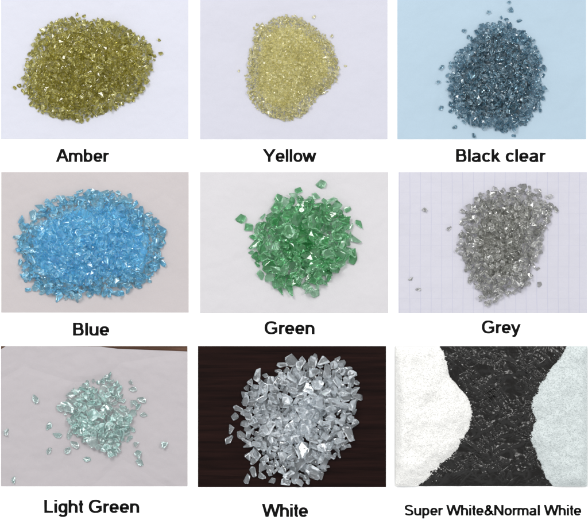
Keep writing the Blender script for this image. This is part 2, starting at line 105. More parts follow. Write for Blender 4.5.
[970,766,113,1008,726,125,220,796,42,614,871,129,722,995,87,547,1083,46,1374,458,40,754,1108,11,498,256,50,714,256,59,464,390,81,638,520,111,981,553,128,529,831,108,842,1030,56,326,540,76,1134,556,127,445,695,126,783,725,150,953,672,110,667,329,84,915,291,66,1163,542,108,150,720,16,320,895,46,786,1112,24,300,378,31,1188,518,111,1166,635,124,1292,897,38,606,934,104,1336,400,35,610,491,92,1108,623,105,1007,662,103,1412,673,11,434,940,67,518,909,77,958,963,42,732,1025,45,1037,431,100,1178,549,102,682,655,113,379,754,107,794,849,111,1186,900,27,415,210,35,523,264,59,628,221,50,332,479,43,833,562,143,345,751,99,578,729,130,378,792,95,721,180,23,895,173,14,713,300,60,1017,344,68,910,901,71,1213,951,12,791,176,31,852,317,77,1048,339,86,757,597,131,639,777,140,1101,788,89,597,147,19,502,444,111,597,422,116,787,388,106,936,509,146,565,770,138,1038,903,75,804,490,100,624,555,116,1399,567,39,887,769,107,164,796,8,650,204,39,460,304,47,774,276,49,1043,306,72,824,275,96,351,435,50,747,409,104,1265,628,77,653,663,126,754,744,135,1296,761,45,240,906,23,730,127,38,967,328,91,1354,433,55,203,525,11,534,484,136,503,628,135,621,972,84,936,319,70,1131,341,48,1036,381,77,1339,500,53,1207,729,72,431,871,75,360,1061,12,754,254,50,619,382,100,903,352,96,1344,348,14,1282,407,66,373,519,65,1136,765,75,269,943,31,602,1059,63,863,251,62,937,319,95,530,378,100,517,420,105,875,363,99,1421,412,53,738,465,121,1472,537,7,1086,688,131,644,703,135,711,628,126,341,927,62,943,1009,47,1225,838,35,1175,948,17,662,432,114,359,476,55,349,512,55,682,903,104,1169,924,33,902,1001,51,1054,512,129,690,499,124,1272,599,73,379,825,105,534,805,110,584,844,126,878,809,114,914,840,112,1002,950,68,471,1059,48,713,1057,60,583,128,10,581,209,34,638,250,56,1203,671,80,289,877,37,1003,895,62,725,1078,32,809,1082,19,701,1146,17,519,169,18,740,183,31,1320,496,67,1392,482,42,1423,504,21,243,691,46,658,951,93,971,989,41,539,306,88,582,386,98,548,396,102,1227,550,112,409,697,120,954,779,127,1190,774,88,568,868,127,726,883,112,284,920,39,707,134,13,857,186,15,767,565,108,178,630,11,880,663,117,1123,740,84,649,864,101,1105,870,49,228,920,10,986,330,76,289,531,21,615,447,109,902,476,127,798,554,119,670,634,115,209,644,19,663,974,83,782,1043,53,662,1079,37,422,248,35,904,267,75,630,470,118,996,438,121,1031,404,107,1294,529,73,695,750,126,320,732,89,589,907,101,1032,943,64,498,1044,36,427,274,26,607,272,54,542,289,59,406,560,79,454,563,93,1341,614,49,1373,593,34,518,618,108,1385,765,13,1227,781,59,261,832,39,894,1092,9,1296,344,40,987,414,107,1385,352,18,1275,458,69,1444,634,21,302,594,61,1178,620,107,1361,637,49,1320,673,61,317,687,83,978,850,91,1054,862,81,1137,874,62,1308,850,16,206,857,17,1029,252,63,1143,453,105,845,645,149,693,711,125,263,779,70,355,954,69,372,342,19,1290,361,29,210,696,40,181,774,11,804,856,90,654,183,27,525,231,40,439,385,55,300,559,53,1061,590,127,968,714,127,1222,659,87,1264,765,63,1122,816,77,676,1067,57,1195,264,34,1163,289,46,1267,280,40,865,382,115,1290,465,79,208,554,12,1277,523,93,1100,609,134,584,623,134,749,663,153,1036,709,111,671,836,123,1070,895,98,572,897,116,894,1017,73,882,1039,42,871,1064,28,495,293,49,399,449,52,288,470,13,968,583,110,461,225,21,1126,220,37,875,296,63,835,420,105,692,454,107,770,498,112,927,534,128,481,531,112,486,744,123,1026,779,118,731,803,109,900,928,73,1142,956,26,628,1045,56,850,1087,28,780,221,43,773,272,72,1368,368,36,881,419,117,246,485,29,431,531,95,972,660,138,824,808,124,538,994,79,746,948,80,837,1008,62,1447,454,19,1007,475,104,1230,457,78,1029,553,109,598,680,105,347,878,54,462,892,82,489,968,55,1084,1028,10,1028,162,30,573,261,64,791,445,120,1341,419,47,1091,451,90,1093,580,124,553,615,123,1418,594,19,1059,649,123,1049,672,114,258,852,43,653,837,106,893,890,86,787,933,89,442,1050,49,492,1104,13,414,306,39,595,529,141,379,494,92,640,606,126,912,692,139,808,785,125,1085,819,88,707,886,110,395,1024,34,884,212,21,1206,556,88,683,733,109,1043,737,87,1270,741,44,749,781,108,803,1000,56,546,195,32,1163,199,15,612,257,61,1241,287,20,453,494,90,1115,558,109,1215,575,104,271,806,61,860,853,92,773,889,91,885,957,56,813,425,118,458,549,113,1014,687,119,1332,616,72,1060,951,72,773,957,89,412,1053,43,768,983,84,748,1050,49,414,238,15,1099,241,20,439,296,28,1051,453,91,510,527,90,945,526,113,533,730,111,700,783,97,248,868,35,854,827,97,872,871,78,1159,898,20,1060,984,16,1130,986,10,736,242,49,860,446,105,992,495,123,392,536,89,509,549,117,885,607,132,769,660,125,854,628,121,734,646,123,821,677,143,1067,692,104,800,823,104,231,885,22,314,966,34,1013,980,46,792,991,76,619,1115,23,825,299,83,519,369,79,615,590,129,954,673,145,869,718,150,796,910,111,475,1007,41,357,278,7,1147,253,28,687,308,70,998,298,60,1274,284,8,469,448,74,724,485,91,1355,579,48,567,693,111,556,802,97,381,909,63,819,946,72,871,143,18,400,319,34,614,412,102,913,458,121,1287,560,71,913,735,126,1422,740,12,726,861,94,894,944,87,601,953,91,394,987,49,571,970,78,585,1092,35,783,305,58,451,246,41,872,317,87,837,361,109,1301,491,79,285,583,75,720,598,144,1158,592,112,1149,827,63,1151,976,26,759,1043,66,617,124,7,733,279,54,1440,524,10,889,582,113,747,638,108,1246,687,63,551,988,60,358,984,27,1161,384,63,1224,373,56,1309,406,48,361,451,41,463,427,87,905,508,125,261,531,18,474,681,114,347,826,68,1154,783,85,856,939,82,379,1051,33,904,203,40,482,272,62,670,285,87,1074,297,50,541,235,57,494,506,117,735,581,141,1135,591,128,1151,721,99,774,1022,70,481,355,61,1071,389,83,918,417,104,1256,800,40,299,952,23,456,961,50,852,1054,12,597,1118,13,1276,314,21,1082,406,96,1120,515,100,559,573,109,596,553,127,656,539,126,399,593,85,1060,722,110,553,260,64,1175,409,100,523,566,130,1234,492,106,656,595,124,1034,605,115,1046,625,129,869,654,146,656,760,135,1255,743,76,512,782,119,1178,807,73,348,849,77,521,885,108,1062,921,57,395,305,18,1113,388,65,328,422,21,1061,597,103,259,706,40,975,801,92,644,945,77,637,986,66,681,1000,56,568,1118,12,995,259,51,1050,221,39,333,334,11,252,448,8,378,582,86,353,656,82,845,701,133,1172,755,85,583,802,115,1196,828,63,825,828,106,810,886,93,572,1064,52,756,1072,31,535,207,38,519,339,86,914,349,107,809,390,98,700,523,123,1086,542,129,501,578,134,1251,674,90,386,657,96,508,753,129,1382,742,27,749,843,114,375,938,77,717,1138,29,1138,276,37,1348,384,20,1269,414,50,295,407,13,1251,433,57,567,485,95,1364,511,45,1119,586,98,233,630,15,1185,638,83,1245,630,71,189,672,7,665,689,107,1400,728,9,763,753,107,441,980,42,1058,182,25,510,387,76,640,401,100,1348,465,51,295,644,53,430,690,106,845,656,130,1142,692,99,1174,715,95,1186,737,84,831,772,114,279,893,57,443,842,90,815,909,94,1030,925,54,490,936,67,322,1041,8,670,1032,48,502,1061,19,503,315,67,1253,403,65,1003,625,121,647,630,124,262,892,38,432,1009,45,806,1025,66,520,1063,31,763,231,31,1073,324,55,599,430,86,1079,494,100,1164,468,82,463,524,89,1416,562,18,1336,648,44,782,675,109,891,704,105,1245,769,45,463,793,92,509,804,95,235,849,17,411,860,82,221,881,9,1043,941,41,861,1018,38,859,272,54,685,325,86,1154,308,40,568,404,87,1223,472,100,1456,493,28,1202,596,113,617,724,110,1247,803,58,456,814,104,495,826,92,447,910,90,716,1019,64,1093,327,66,907,379,113,1312,426,52,387,519,84,684,527,125,1181,583,112,409,662,96,1192,702,96,380,959,75,716,917,97,811,953,85,590,1001,66,795,1063,52,745,1123,23,731,157,8,411,193,11,755,193,20,552,412,81,882,436,98,1209,438,64,664,490,101,1276,484,67,1434,479,10,866,469,100,256,601,24,1223,589,85,1241,596,74,222,660,10,1104,932,30,766,1011,51,630,161,15,614,208,32,520,323,70,1046,404,88,901,437,114,1103,540,115,1260,536,76,683,613,124,726,607,111,910,600,135,268,647,47,740,676,137,205,807,10,608,755,103,1301,892,14,755,995,73,784,209,36,995,277,71,798,349,96,687,396,109,316,396,26,972,398,108,513,517,113,1099,517,115,676,594,132,1146,623,117,1204,645,104,859,678,144,397,679,115,844,848,108,1241,825,57,632,923,105,867,949,88,597,984,73,697,167,9,447,201,8,257,472,13,537,521,95,1050,682,91,1290,681,55,768,708,116,914,704,118,835,788,99,1125,811,61,1114,952,29,327,934,31,399,993,31,422,1052,15,686,1055,37,621,167,36,897,240,36,896,262,52,939,286,51,1302,312,17,859,403,86,959,441,107,1446,579,19,1413,549,37,1085,591,111,1153,569,102,1439,596,29,1117,673,105,457,722,117,633,702,109,1321,823,20,362,853,66,552,894,102,179,873,7,398,967,53,427,993,52,697,1003,70,945,985,36,807,1042,47,749,299,58,793,373,87,850,348,75,1113,434,88,1001,537,119,347,545,66,597,578,130,1157,743,93,1037,798,108,1020,209,22,1191,230,13,452,267,27,640,334,71,1335,446,44,745,531,105,1164,507,86,520,562,102,375,607,72,862,592,117,350,636,78,306,666,53,1156,779,70,618,800,95,1154,796,59,1206,796,57,1276,793,28,522,850,93,1004,856,66,1080,849,69,298,1016,8,524,140,12,524,208,16,937,217,51,1023,239,46,1180,235,27,654,390,101,1324,370,25,349,420,30,1363,545,56,767,612,119,867,785,112,974,881,77,925,926,74,932,1025,26,678,169,24,823,216,24,643,439,98,1378,433,37,821,406,115,322,451,31,1354,567,62,538,712,134,716,815,130,1287,841,21,458,1102,12,661,1019,66,551,140,8,1005,233,41,785,254,33,397,356,34,1251,366,37,1384,373,10,660,414,85,479,716,107,1391,693,12,230,825,12,754,884,82,1235,877,18,733,920,76,606,1070,39,964,1064,6,650,283,74,1194,292,22,1243,443,70,1072,539,113,490,602,121,788,651,122,1214,682,95,408,797,87,365,814,84,424,452,82,1405,505,33,223,674,32,1122,676,131,1212,705,83,1362,712,44,847,731,136,1290,836,32,686,863,122,820,976,75,637,1097,29,720,1113,30,1173,273,11,963,291,54,895,327,67,1233,395,47,1240,478,70,1057,517,105,1310,527,57,1180,698,81,1339,741,23,1246,734,61,318,848,61,773,846,92,684,876,90,912,872,74,1098,884,68,763,967,66,1041,1029,11,484,1088,10,695,246,52,558,243,47,807,166,20,1174,278,36,417,433,77,793,420,104,981,651,121,913,666,128,1005,673,121,656,702,113,985,722,111,996,813,91,1087,915,41,464,1078,15,867,1075,11,925,249,49,1123,450,90,454,602,126,1277,574,66,245,738,57,651,814,115,492,791,107,646,1028,52,908,155,6,730,227,33,864,232,20,970,317,65,448,354,47,1326,474,51,867,503,111,818,560,110,360,675,76,356,696,80,354,726,75,676,946,72,854,1099,6,428,219,10,594,198,27,563,308,75,1129,255,33,499,344,76,651,353,83,750,369,87,374,556,64,361,718,93,317,761,70,635,786,125,853,808,108,1035,869,56,557,908,89,922,944,60,823,1044,25,435,204,20,925,264,60,1147,214,37,953,391,98,309,564,71,625,626,113,1126,598,119,875,1017,56,540,181,8,648,279,56,851,332,61,1155,361,56,996,368,77,1362,412,28,775,461,110,317,481,27,419,470,71,332,511,39,718,538,109,542,588,100,1154,593,94,250,663,26,456,664,106,1368,662,26,372,755,81,595,776,101,272,817,34,618,849,94,601,870,94,346,916,44,1236,899,15,361,954,37,583,988,54,699,1025,43,778,1066,18,815,188,10,392,212,16,591,338,77,1107,309,43,523,406,90,947,462,104,1259,505,86,802,529,110,1056,641,96,1239,652,74,685,692,114,1031,705,97,654,728,115,1068,752,95,233,803,29,484,1076,24,711,1044,45,702,426,113,705,546,126,869,483,121,952,572,121,489,635,125,1333,697,42,1234,720,75,870,840,100,961,825,94,523,972,62,554,227,27,382,399,40,832,419,87,507,458,84,1408,478,27,1058,564,103,1192,592,91,1268,712,54,213,732,24,429,720,101,561,761,103,853,762,97,980,770,86,431,816,89,1316,845,7,831,868,81,1313,868,9,833,916,69,1132,949,13,620,1087,15,799,1098,11,490,309,56,1115,321,56,1249,351,32,654,503,104,744,474,98,694,569,118,545,644,117,342,708,74,536,784,102,1044,892,59,359,921,47,1046,201,41,806,291,64,857,387,101,489,554,97,623,633,138,1055,802,92,1099,830,71,791,965,80,657,172,13,607,189,28,643,219,31,1035,230,27,674,360,83,1208,356,44,1292,410,36,1289,434,45,889,479,101,962,503,124,1104,498,89,285,490,14,1230,519,89,451,588,110,1007,574,109,1440,606,12,688,618,100,978,623,105,1367,623,28,614,707,95,1183,785,60,1013,817,71,981,827,82,1259,851,18,1352,856,10,627,925,83,351,1021,17,596,1088,19,1081,176,16,681,281,59,385,331,27,731,316,65,840,287,62,972,278,47,1211,506,100,471,576,112,929,614,133,355,607,65,493,670,122,723,686,119,218,843,32,403,933,59,538,931,88,741,891,87,531,978,71,700,967,95,457,1002,31,822,1014,41,799,228,22,1171,302,30,967,416,112,947,554,125,862,610,138,338,612,72,540,690,111,1281,720,50,996,962,44,620,182,16,695,199,28,648,305,66,615,337,65,888,351,77,975,396,84,1110,418,81,988,437,95,404,527,66,792,526,103,643,670,104,748,692,105,997,710,89,473,736,95,511,756,106,947,849,77,1158,847,44,1208,815,44,540,881,90,728,987,62,970,996,22,837,1012,32,550,1063,27,471,269,45,478,416,66,720,451,103,1225,418,66,476,502,97,425,533,81,850,600,122,967,603,119,632,669,122,455,700,107,317,734,67,851,724,114,1007,733,93,1100,753,91,501,766,105,802,795,98,1032,791,89,1063,789,83,624,780,114,713,839,106,584,877,109,254,934,10,1208,520,101,324,595,68,735,712,131,813,714,144,1129,716,113,816,215,9,1041,198,17,676,269,52,1199,327,35,438,346,41,773,362,66,569,368,70,622,380,79,670,389,79,1310,351,13,690,435,86,1114,463,79,1014,517,103,252,568,11,1379,561,30,1397,590,19,682,671,106,819,681,111,992,685,90,1161,731,76,856,807,91,385,846,74,481,842,88,887,927,57,535,1009,49,1135,237,14,652,373,86,1036,352,81,525,436,82,816,440,111,687,504,111,223,592,10,637,604,109,1058,804,80,475,855,98,722,895,92,300,913,30,800,961,60,784,1062,34,703,1092,20,948,384,108,1101,478,92,982,706,112,254,747,52,594,890,82,748,932,84,449,233,10,489,267,35,578,254,41,894,299,49,1156,278,26,1290,330,11,1231,375,43,401,416,44,616,403,84,1001,403,93,1202,395,51,767,511,96,976,560,104,1234,544,75,358,576,60,433,603,89,713,583,100,277,631,33,629,590,106,1134,636,92,792,692,109,394,710,91,804,743,101,406,742,88,1082,806,71,627,892,89,313,908,35,825,990,42,343,1003,9,441,240,20,883,379,78,1184,416,65,1005,435,102,1431,464,19,761,714,135,293,724,52,275,755,49,947,759,97,1279,809,39,696,859,101,650,903,89,706,905,80,894,1045,22,1004,994,27,967,258,53,1231,336,25,683,472,102,332,568,62,1006,704,107,1356,749,27,1163,976,8,848,166,8,986,216,33,1135,209,6,430,321,34,757,317,56,834,304,55,531,325,60,1263,335,16,420,370,43,1145,390,58,548,450,85,429,488,71,1128,500,85,585,543,93,676,508,97,483,626,99,610,631,99,1024,619,99,426,686,93,558,662,113,1318,722,34,718,722,113,261,779,41,903,810,90,256,877,17,796,915,70,264,897,18,1160,927,14,589,948,71,926,957,48,326,970,13,605,988,53,1023,1000,14,377,1033,13,579,1061,30,896,287,56,870,347,81,1194,363,62,770,395,90,892,400,105,442,464,80,476,478,101,759,676,127,1094,676,96,227,690,32,565,720,99,1098,698,107,457,730,100,202,789,26,558,762,122,750,843,101,601,907,90,1128,927,23,799,160,11,722,512,99,481,206,9,518,247,28,1070,230,20,878,258,37,1246,313,16,1053,352,63,1102,338,50,953,372,79,531,419,78,949,418,94,418,517,71,825,517,100,1078,529,99,1195,526,85,605,539,101,663,549,105,848,554,114,792,642,105,1066,658,97,1219,628,84,1324,678,40,634,726,100,482,754,101,919,775,88,1328,807,11,1029,899,49,1277,887,7,382,925,48,562,937,75,600,1038,41,560,1084,10,768,429,100,652,579,108,676,589,104,478,648,118,644,629,102,1195,609,83,502,702,115,1201,776,65,1263,772,45,511,788,102,414,899,64,873,1034,18,1198,325,55,1178,412,79,559,954,88,587,1017,59]),
 'yellow': (6,
[270,180,8,17,-6,-20,24,4,230,220,5,-6,5,49,20,3,830,100,10,44,16,23,24,1,80,640,8,12,1,40,21,0,1140,590,5,1,7,-6,20,3,1010,290,14,4,-9,-64,22,5,294,626,65,10,2,-52,35,12,386,1027,54,-7,-10,65,34,5,532,873,98,72,-25,-4,34,5,696,323,92,-11,-5,-67,35,3,548,577,133,8,-2,70,30,12,310,869,65,6,25,-74,35,3,1061,658,34,19,19,78,31,12,668,898,61,7,1,65,35,11,648,769,119,-61,71,-9,30,12,715,284,69,-10,-11,37,35,9,619,214,65,4,-13,-81,32,11,793,351,69,-6,9,-11,31,12,486,567,118,13,-1,-9,31,8,587,688,128,19,22,-57,34,11,641,290,76,33,18,8,35,7,499,328,94,-48,1,-75,35,12,345,920,59,33,-24,-21,34,5,683,137,31,-23,-81,18,28,12,433,468,86,-15,0,61,34,11,801,531,93,15,19,-1,31,4,647,672,128,14,-83,-29,27,5,644,730,118,10,5,-31,29,13,337,481,82,0,20,1,31,4,984,593,65,-35,17,-83,33,13,312,1018,12,2,-2,-17,32,11,326,372,79,26,-6,75,28,12,868,345,50,18,6,44,26,12,638,511,114,-7,-39,-9,35,6,336,238,33,11,-7,-18,33,6,471,479,115,15,-38,2,33,5,338,284,62,22,-20,-12,33,13,735,580,115,62,3,-41,34,2,241,711,53,18,-13,87,27,5,742,374,81,29,-16,-57,27,11,603,438,88,-5,4,7,33,11,977,799,9,1,-6,-32,28,12,365,395,85,46,-3,39,33,12,373,676,86,-25,0,17,30,1,717,857,82,49,-18,40,30,2,467,236,52,31,76,28,32,3,639,1029,38,-15,-12,-5,26,5,886,328,23,54,15,74,35,2,558,684,109,-1,-1,-45,34,9,718,1006,27,67,3,-23,28,5,604,1044,43,-16,-27,-54,34,8,391,194,36,-13,-19,-16,30,9,426,130,17,6,23,-53,29,5,697,257,61,-12,-35,-26,32,5,586,287,91,33,7,80,27,9,788,848,40,29,17,40,35,4,747,870,49,7,10,50,28,13,347,443,79,-4,12,58,33,1,557,514,112,9,10,-70,29,9,389,565,98,4,-19,12,26,12,734,687,97,14,-3,68,26,12,270,737,60,-36,51,-60,27,5,574,991,68,-9,82,3,33,0,987,646,56,-18,-3,-91,26,9,510,845,121,32,-19,-50,32,1,562,957,83,15,-7,-15,25,12,822,430,78,34,61,15,29,5,893,496,62,17,-15,-34,27,9,695,799,95,-5,15,38,27,13,176,857,24,-65,-48,11,26,13,503,127,34,32,-25,-47,29,1,266,920,41,17,10,-40,27,3,752,1027,37,-49,49,-14,28,8,398,528,117,-17,2,86,26,11,931,516,77,-20,60,-68,26,11,564,126,15,-13,-2,-44,33,9,727,244,45,-79,22,-1,28,5,618,620,107,-7,0,-16,27,12,405,760,77,17,11,49,28,9,348,995,38,21,-31,-21,32,13,929,553,79,-36,1,19,25,5,886,567,80,-1,-2,53,25,9,324,644,69,-8,61,-46,27,1,375,1056,29,-1,-36,-85,25,12,518,1032,63,10,-20,60,26,9,296,394,44,-36,19,-13,26,5,851,686,75,-5,-5,26,27,9,245,465,51,-54,-3,-9,28,12,305,472,74,-37,-2,1,28,1,966,487,53,31,-20,80,29,9,508,530,117,59,-3,-52,27,2,277,837,65,-25,-50,-8,35,6,559,1079,41,7,-14,-41,23,9,182,576,37,-3,-25,22,25,5,655,631,120,9,-5,-75,26,8,306,564,57,15,-31,-69,34,0,705,224,49,12,-64,-62,28,11,764,583,105,24,-13,61,33,0,495,928,86,19,-30,-73,24,12,471,944,73,58,-64,-4,27,13,882,267,22,4,-10,54,31,7,445,825,107,26,10,-55,35,2,464,1086,30,14,16,83,24,12,416,209,33,2,-39,-51,29,9,435,340,85,35,-20,-36,27,7,396,401,83,-8,-2,52,26,12,1049,532,19,74,-7,16,28,12,434,553,119,12,70,53,24,5,422,676,112,5,85,16,30,7,984,748,22,-76,-23,-48,27,5,376,275,58,21,-57,-52,27,7,822,330,63,0,-1,-42,30,1,940,394,37,5,-1,60,25,13,743,532,111,-9,7,-59,24,3,774,966,35,11,-76,-36,23,5,350,216,22,0,-1,64,28,12,255,230,9,4,-4,-80,25,11,589,244,65,-21,-33,-77,32,6,238,311,18,10,-38,41,34,0,986,689,31,8,-1,16,23,9,267,878,39,26,7,-85,32,8,640,153,38,7,15,78,25,8,283,260,30,14,42,61,26,1,414,285,62,44,82,5,25,8,648,399,104,35,-6,-27,28,8,780,617,101,36,-41,-28,27,7,529,653,129,-21,-2,26,29,0,476,669,120,18,3,-29,28,6,504,1075,42,41,3,83,28,11,571,351,93,9,50,41,24,11,715,589,126,8,-22,-24,26,11,495,461,101,-17,-40,19,30,6,694,548,88,9,-10,44,26,12,637,994,47,26,-28,-62,35,0,650,546,105,-6,6,7,26,12,189,635,24,15,-49,-78,27,7,594,646,120,-19,-17,34,26,6,486,749,109,-77,-19,-4,24,4,875,861,24,17,-21,66,29,7,524,406,113,-69,51,34,27,8,899,646,81,25,2,-47,24,8,682,712,114,18,23,-6,23,11,308,728,81,-45,-53,29,29,13,331,898,76,-33,4,-22,26,1,454,566,102,-19,-2,57,28,5,805,224,32,8,3,28,25,3,826,263,38,49,2,-5,32,0,360,620,83,-1,3,58,21,12,623,897,82,-1,3,43,24,13,702,167,39,23,-15,-9,25,8,294,219,41,5,10,70,25,6,618,545,118,-8,-14,-43,23,9,597,568,124,41,-17,-17,24,11,312,593,73,64,41,30,25,1,196,740,38,19,-4,34,25,8,941,738,46,65,-16,42,26,5,733,1061,16,-7,46,35,27,2,713,408,76,-33,-1,16,25,5,814,919,10,16,-1,82,26,12,297,244,44,-32,-26,-25,35,0,538,259,78,-19,-5,16,25,6,799,279,53,40,71,-11,25,3,247,344,25,-9,7,-3,31,10,265,296,27,-53,-61,-1,28,10,413,444,100,-9,-8,32,25,9,1018,458,27,-48,-58,-36,24,5,452,507,113,-53,48,-25,23,12,621,486,106,17,19,-82,23,5,255,832,57,26,-45,-33,23,1,882,815,33,29,27,47,25,1,468,886,86,14,6,2,26,1,232,417,44,1,73,-48,24,11,748,436,97,9,4,-20,23,11,690,626,119,10,-23,-49,25,8,499,684,120,29,7,0,22,11,513,702,119,-2,51,-60,25,11,640,814,104,10,12,-71,24,11,445,760,116,1,11,-78,24,4,618,839,99,35,-27,47,23,2,197,429,11,-19,-44,21,26,7,903,409,49,-8,4,-71,24,12,773,482,83,-30,17,-1,24,5,906,752,50,-12,-3,42,24,11,940,852,9,-7,4,-18,27,4,638,136,25,-7,-16,-63,23,9,334,403,67,-34,13,-10,27,1,987,418,22,-54,11,-18,27,8,224,955,12,-83,32,1,28,0,637,923,87,-30,-26,-12,27,8,594,1075,35,61,5,-11,24,11,688,229,70,6,36,67,23,12,477,428,107,47,-7,-7,23,5,389,485,108,6,0,-42,20,12,968,514,55,55,-10,-3,22,5,668,160,25,-75,19,2,23,5,196,914,6,6,-37,1,24,2,457,976,55,13,-42,-70,26,11,616,980,56,-13,75,21,26,12,754,220,29,-7,-4,-53,23,3,513,284,85,25,78,-21,23,4,557,375,98,7,3,-57,24,11,817,570,97,50,-28,4,31,8,805,691,89,-29,-1,-16,26,12,802,717,91,3,-42,42,28,12,171,731,29,23,10,-25,26,8,825,744,79,-11,12,-70,24,6,481,842,119,75,-47,30,24,3,433,1026,35,1,-22,-87,27,7,606,1114,13,24,-7,-28,26,3,797,413,89,-6,-4,81,23,13,588,537,124,17,-16,72,26,8,243,633,65,46,-7,-55,25,5,554,669,130,7,-9,33,22,6,873,457,63,-11,47,-51,23,11,740,467,84,9,-10,-93,26,11,860,567,76,0,-21,-66,26,3,724,323,78,-39,-6,52,22,5,252,541,58,-7,-21,-53,25,8,933,653,70,-23,53,-72,28,6,238,675,43,4,14,-54,24,13,852,734,71,-7,38,49,26,7,658,845,85,-5,-14,82,29,10,789,883,35,22,21,62,23,8,500,1114,24,87,7,32,24,3,660,1094,21,12,18,-74,24,13,534,164,51,-27,-20,-33,24,2,630,457,103,-66,11,-39,30,3,578,728,113,14,18,-73,23,9,709,729,116,7,80,24,27,0,756,818,74,-47,-48,38,25,4,350,965,50,-51,-31,8,22,12,736,945,48,65,-24,-39,23,5,397,1077,42,-78,24,36,24,11,384,226,37,-12,44,22,31,4,737,337,64,-74,29,-48,29,10,770,335,61,25,10,20,24,5,607,366,85,-33,22,-69,35,3,775,381,65,15,16,75,27,3,1004,449,11,-87,-29,14,30,6,188,519,12,-9,2,84,24,12,807,653,77,10,-3,9,22,12,1007,767,11,18,-60,-55,23,11,801,778,60,-4,69,40,24,7,688,995,37,-9,48,-36,23,5,484,1093,13,5,14,7,27,4,530,1130,10,42,-18,-23,26,7,834,290,40,-3,7,67,22,11,588,326,85,-24,-9,-76,24,2,913,453,59,-48,-66,7,20,12,214,713,46,59,50,31,25,1,715,758,99,30,-25,62,28,4,858,833,40,-40,-29,74,23,1,373,903,74,12,-5,-82,20,12,191,480,21,-3,83,16,22,9,558,485,106,12,50,28,23,5,361,519,86,49,-23,-7,23,11,687,570,122,-9,-15,67,22,6,694,654,129,49,9,5,27,9,213,617,46,-28,3,26,23,1,860,660,91,11,-49,-52,22,5,373,782,105,19,51,-47,23,5,504,200,52,-4,-36,1,24,5,472,314,78,-11,-11,-8,24,5,763,309,54,-12,15,34,25,1,517,486,98,8,42,30,31,10,280,555,46,23,-34,-54,27,11,724,549,90,39,33,26,35,7,338,734,71,-5,-54,39,23,5,1020,741,20,-25,22,38,23,5,186,798,17,-19,7,-10,25,4,648,325,92,-51,1,63,24,5,959,383,27,3,58,-42,26,1,522,561,117,5,-26,57,26,6,407,699,92,52,-30,8,24,1,678,677,113,6,-55,60,25,7,525,732,110,-48,-31,-60,29,6,371,742,91,-46,9,-49,22,5,814,856,47,55,-54,42,25,3,579,1044,57,-29,-2,67,25,9,940,357,33,-7,-46,-78,24,4,381,442,83,8,-34,30,30,3,449,711,110,24,24,19,23,7,425,921,88,54,-66,-38,23,11,846,287,21,-7,-3,12,26,12,1013,520,13,5,-4,87,22,11,387,594,85,5,13,34,26,10,872,732,59,23,-32,-59,27,1,273,814,43,15,-2,89,25,12,783,995,37,-5,2,-47,25,0,763,946,20,-25,44,-26,23,1,427,218,50,-39,32,34,23,2,392,290,51,-8,50,-8,25,2,670,382,86,5,4,18,21,3,769,425,94,-19,-1,60,21,5,832,509,89,15,-14,-11,19,12,985,522,39,-63,18,44,26,2,478,622,113,17,14,-55,21,11,153,688,10,52,0,-2,21,11,963,736,38,46,35,12,27,12,542,784,103,-60,-6,-6,22,7],
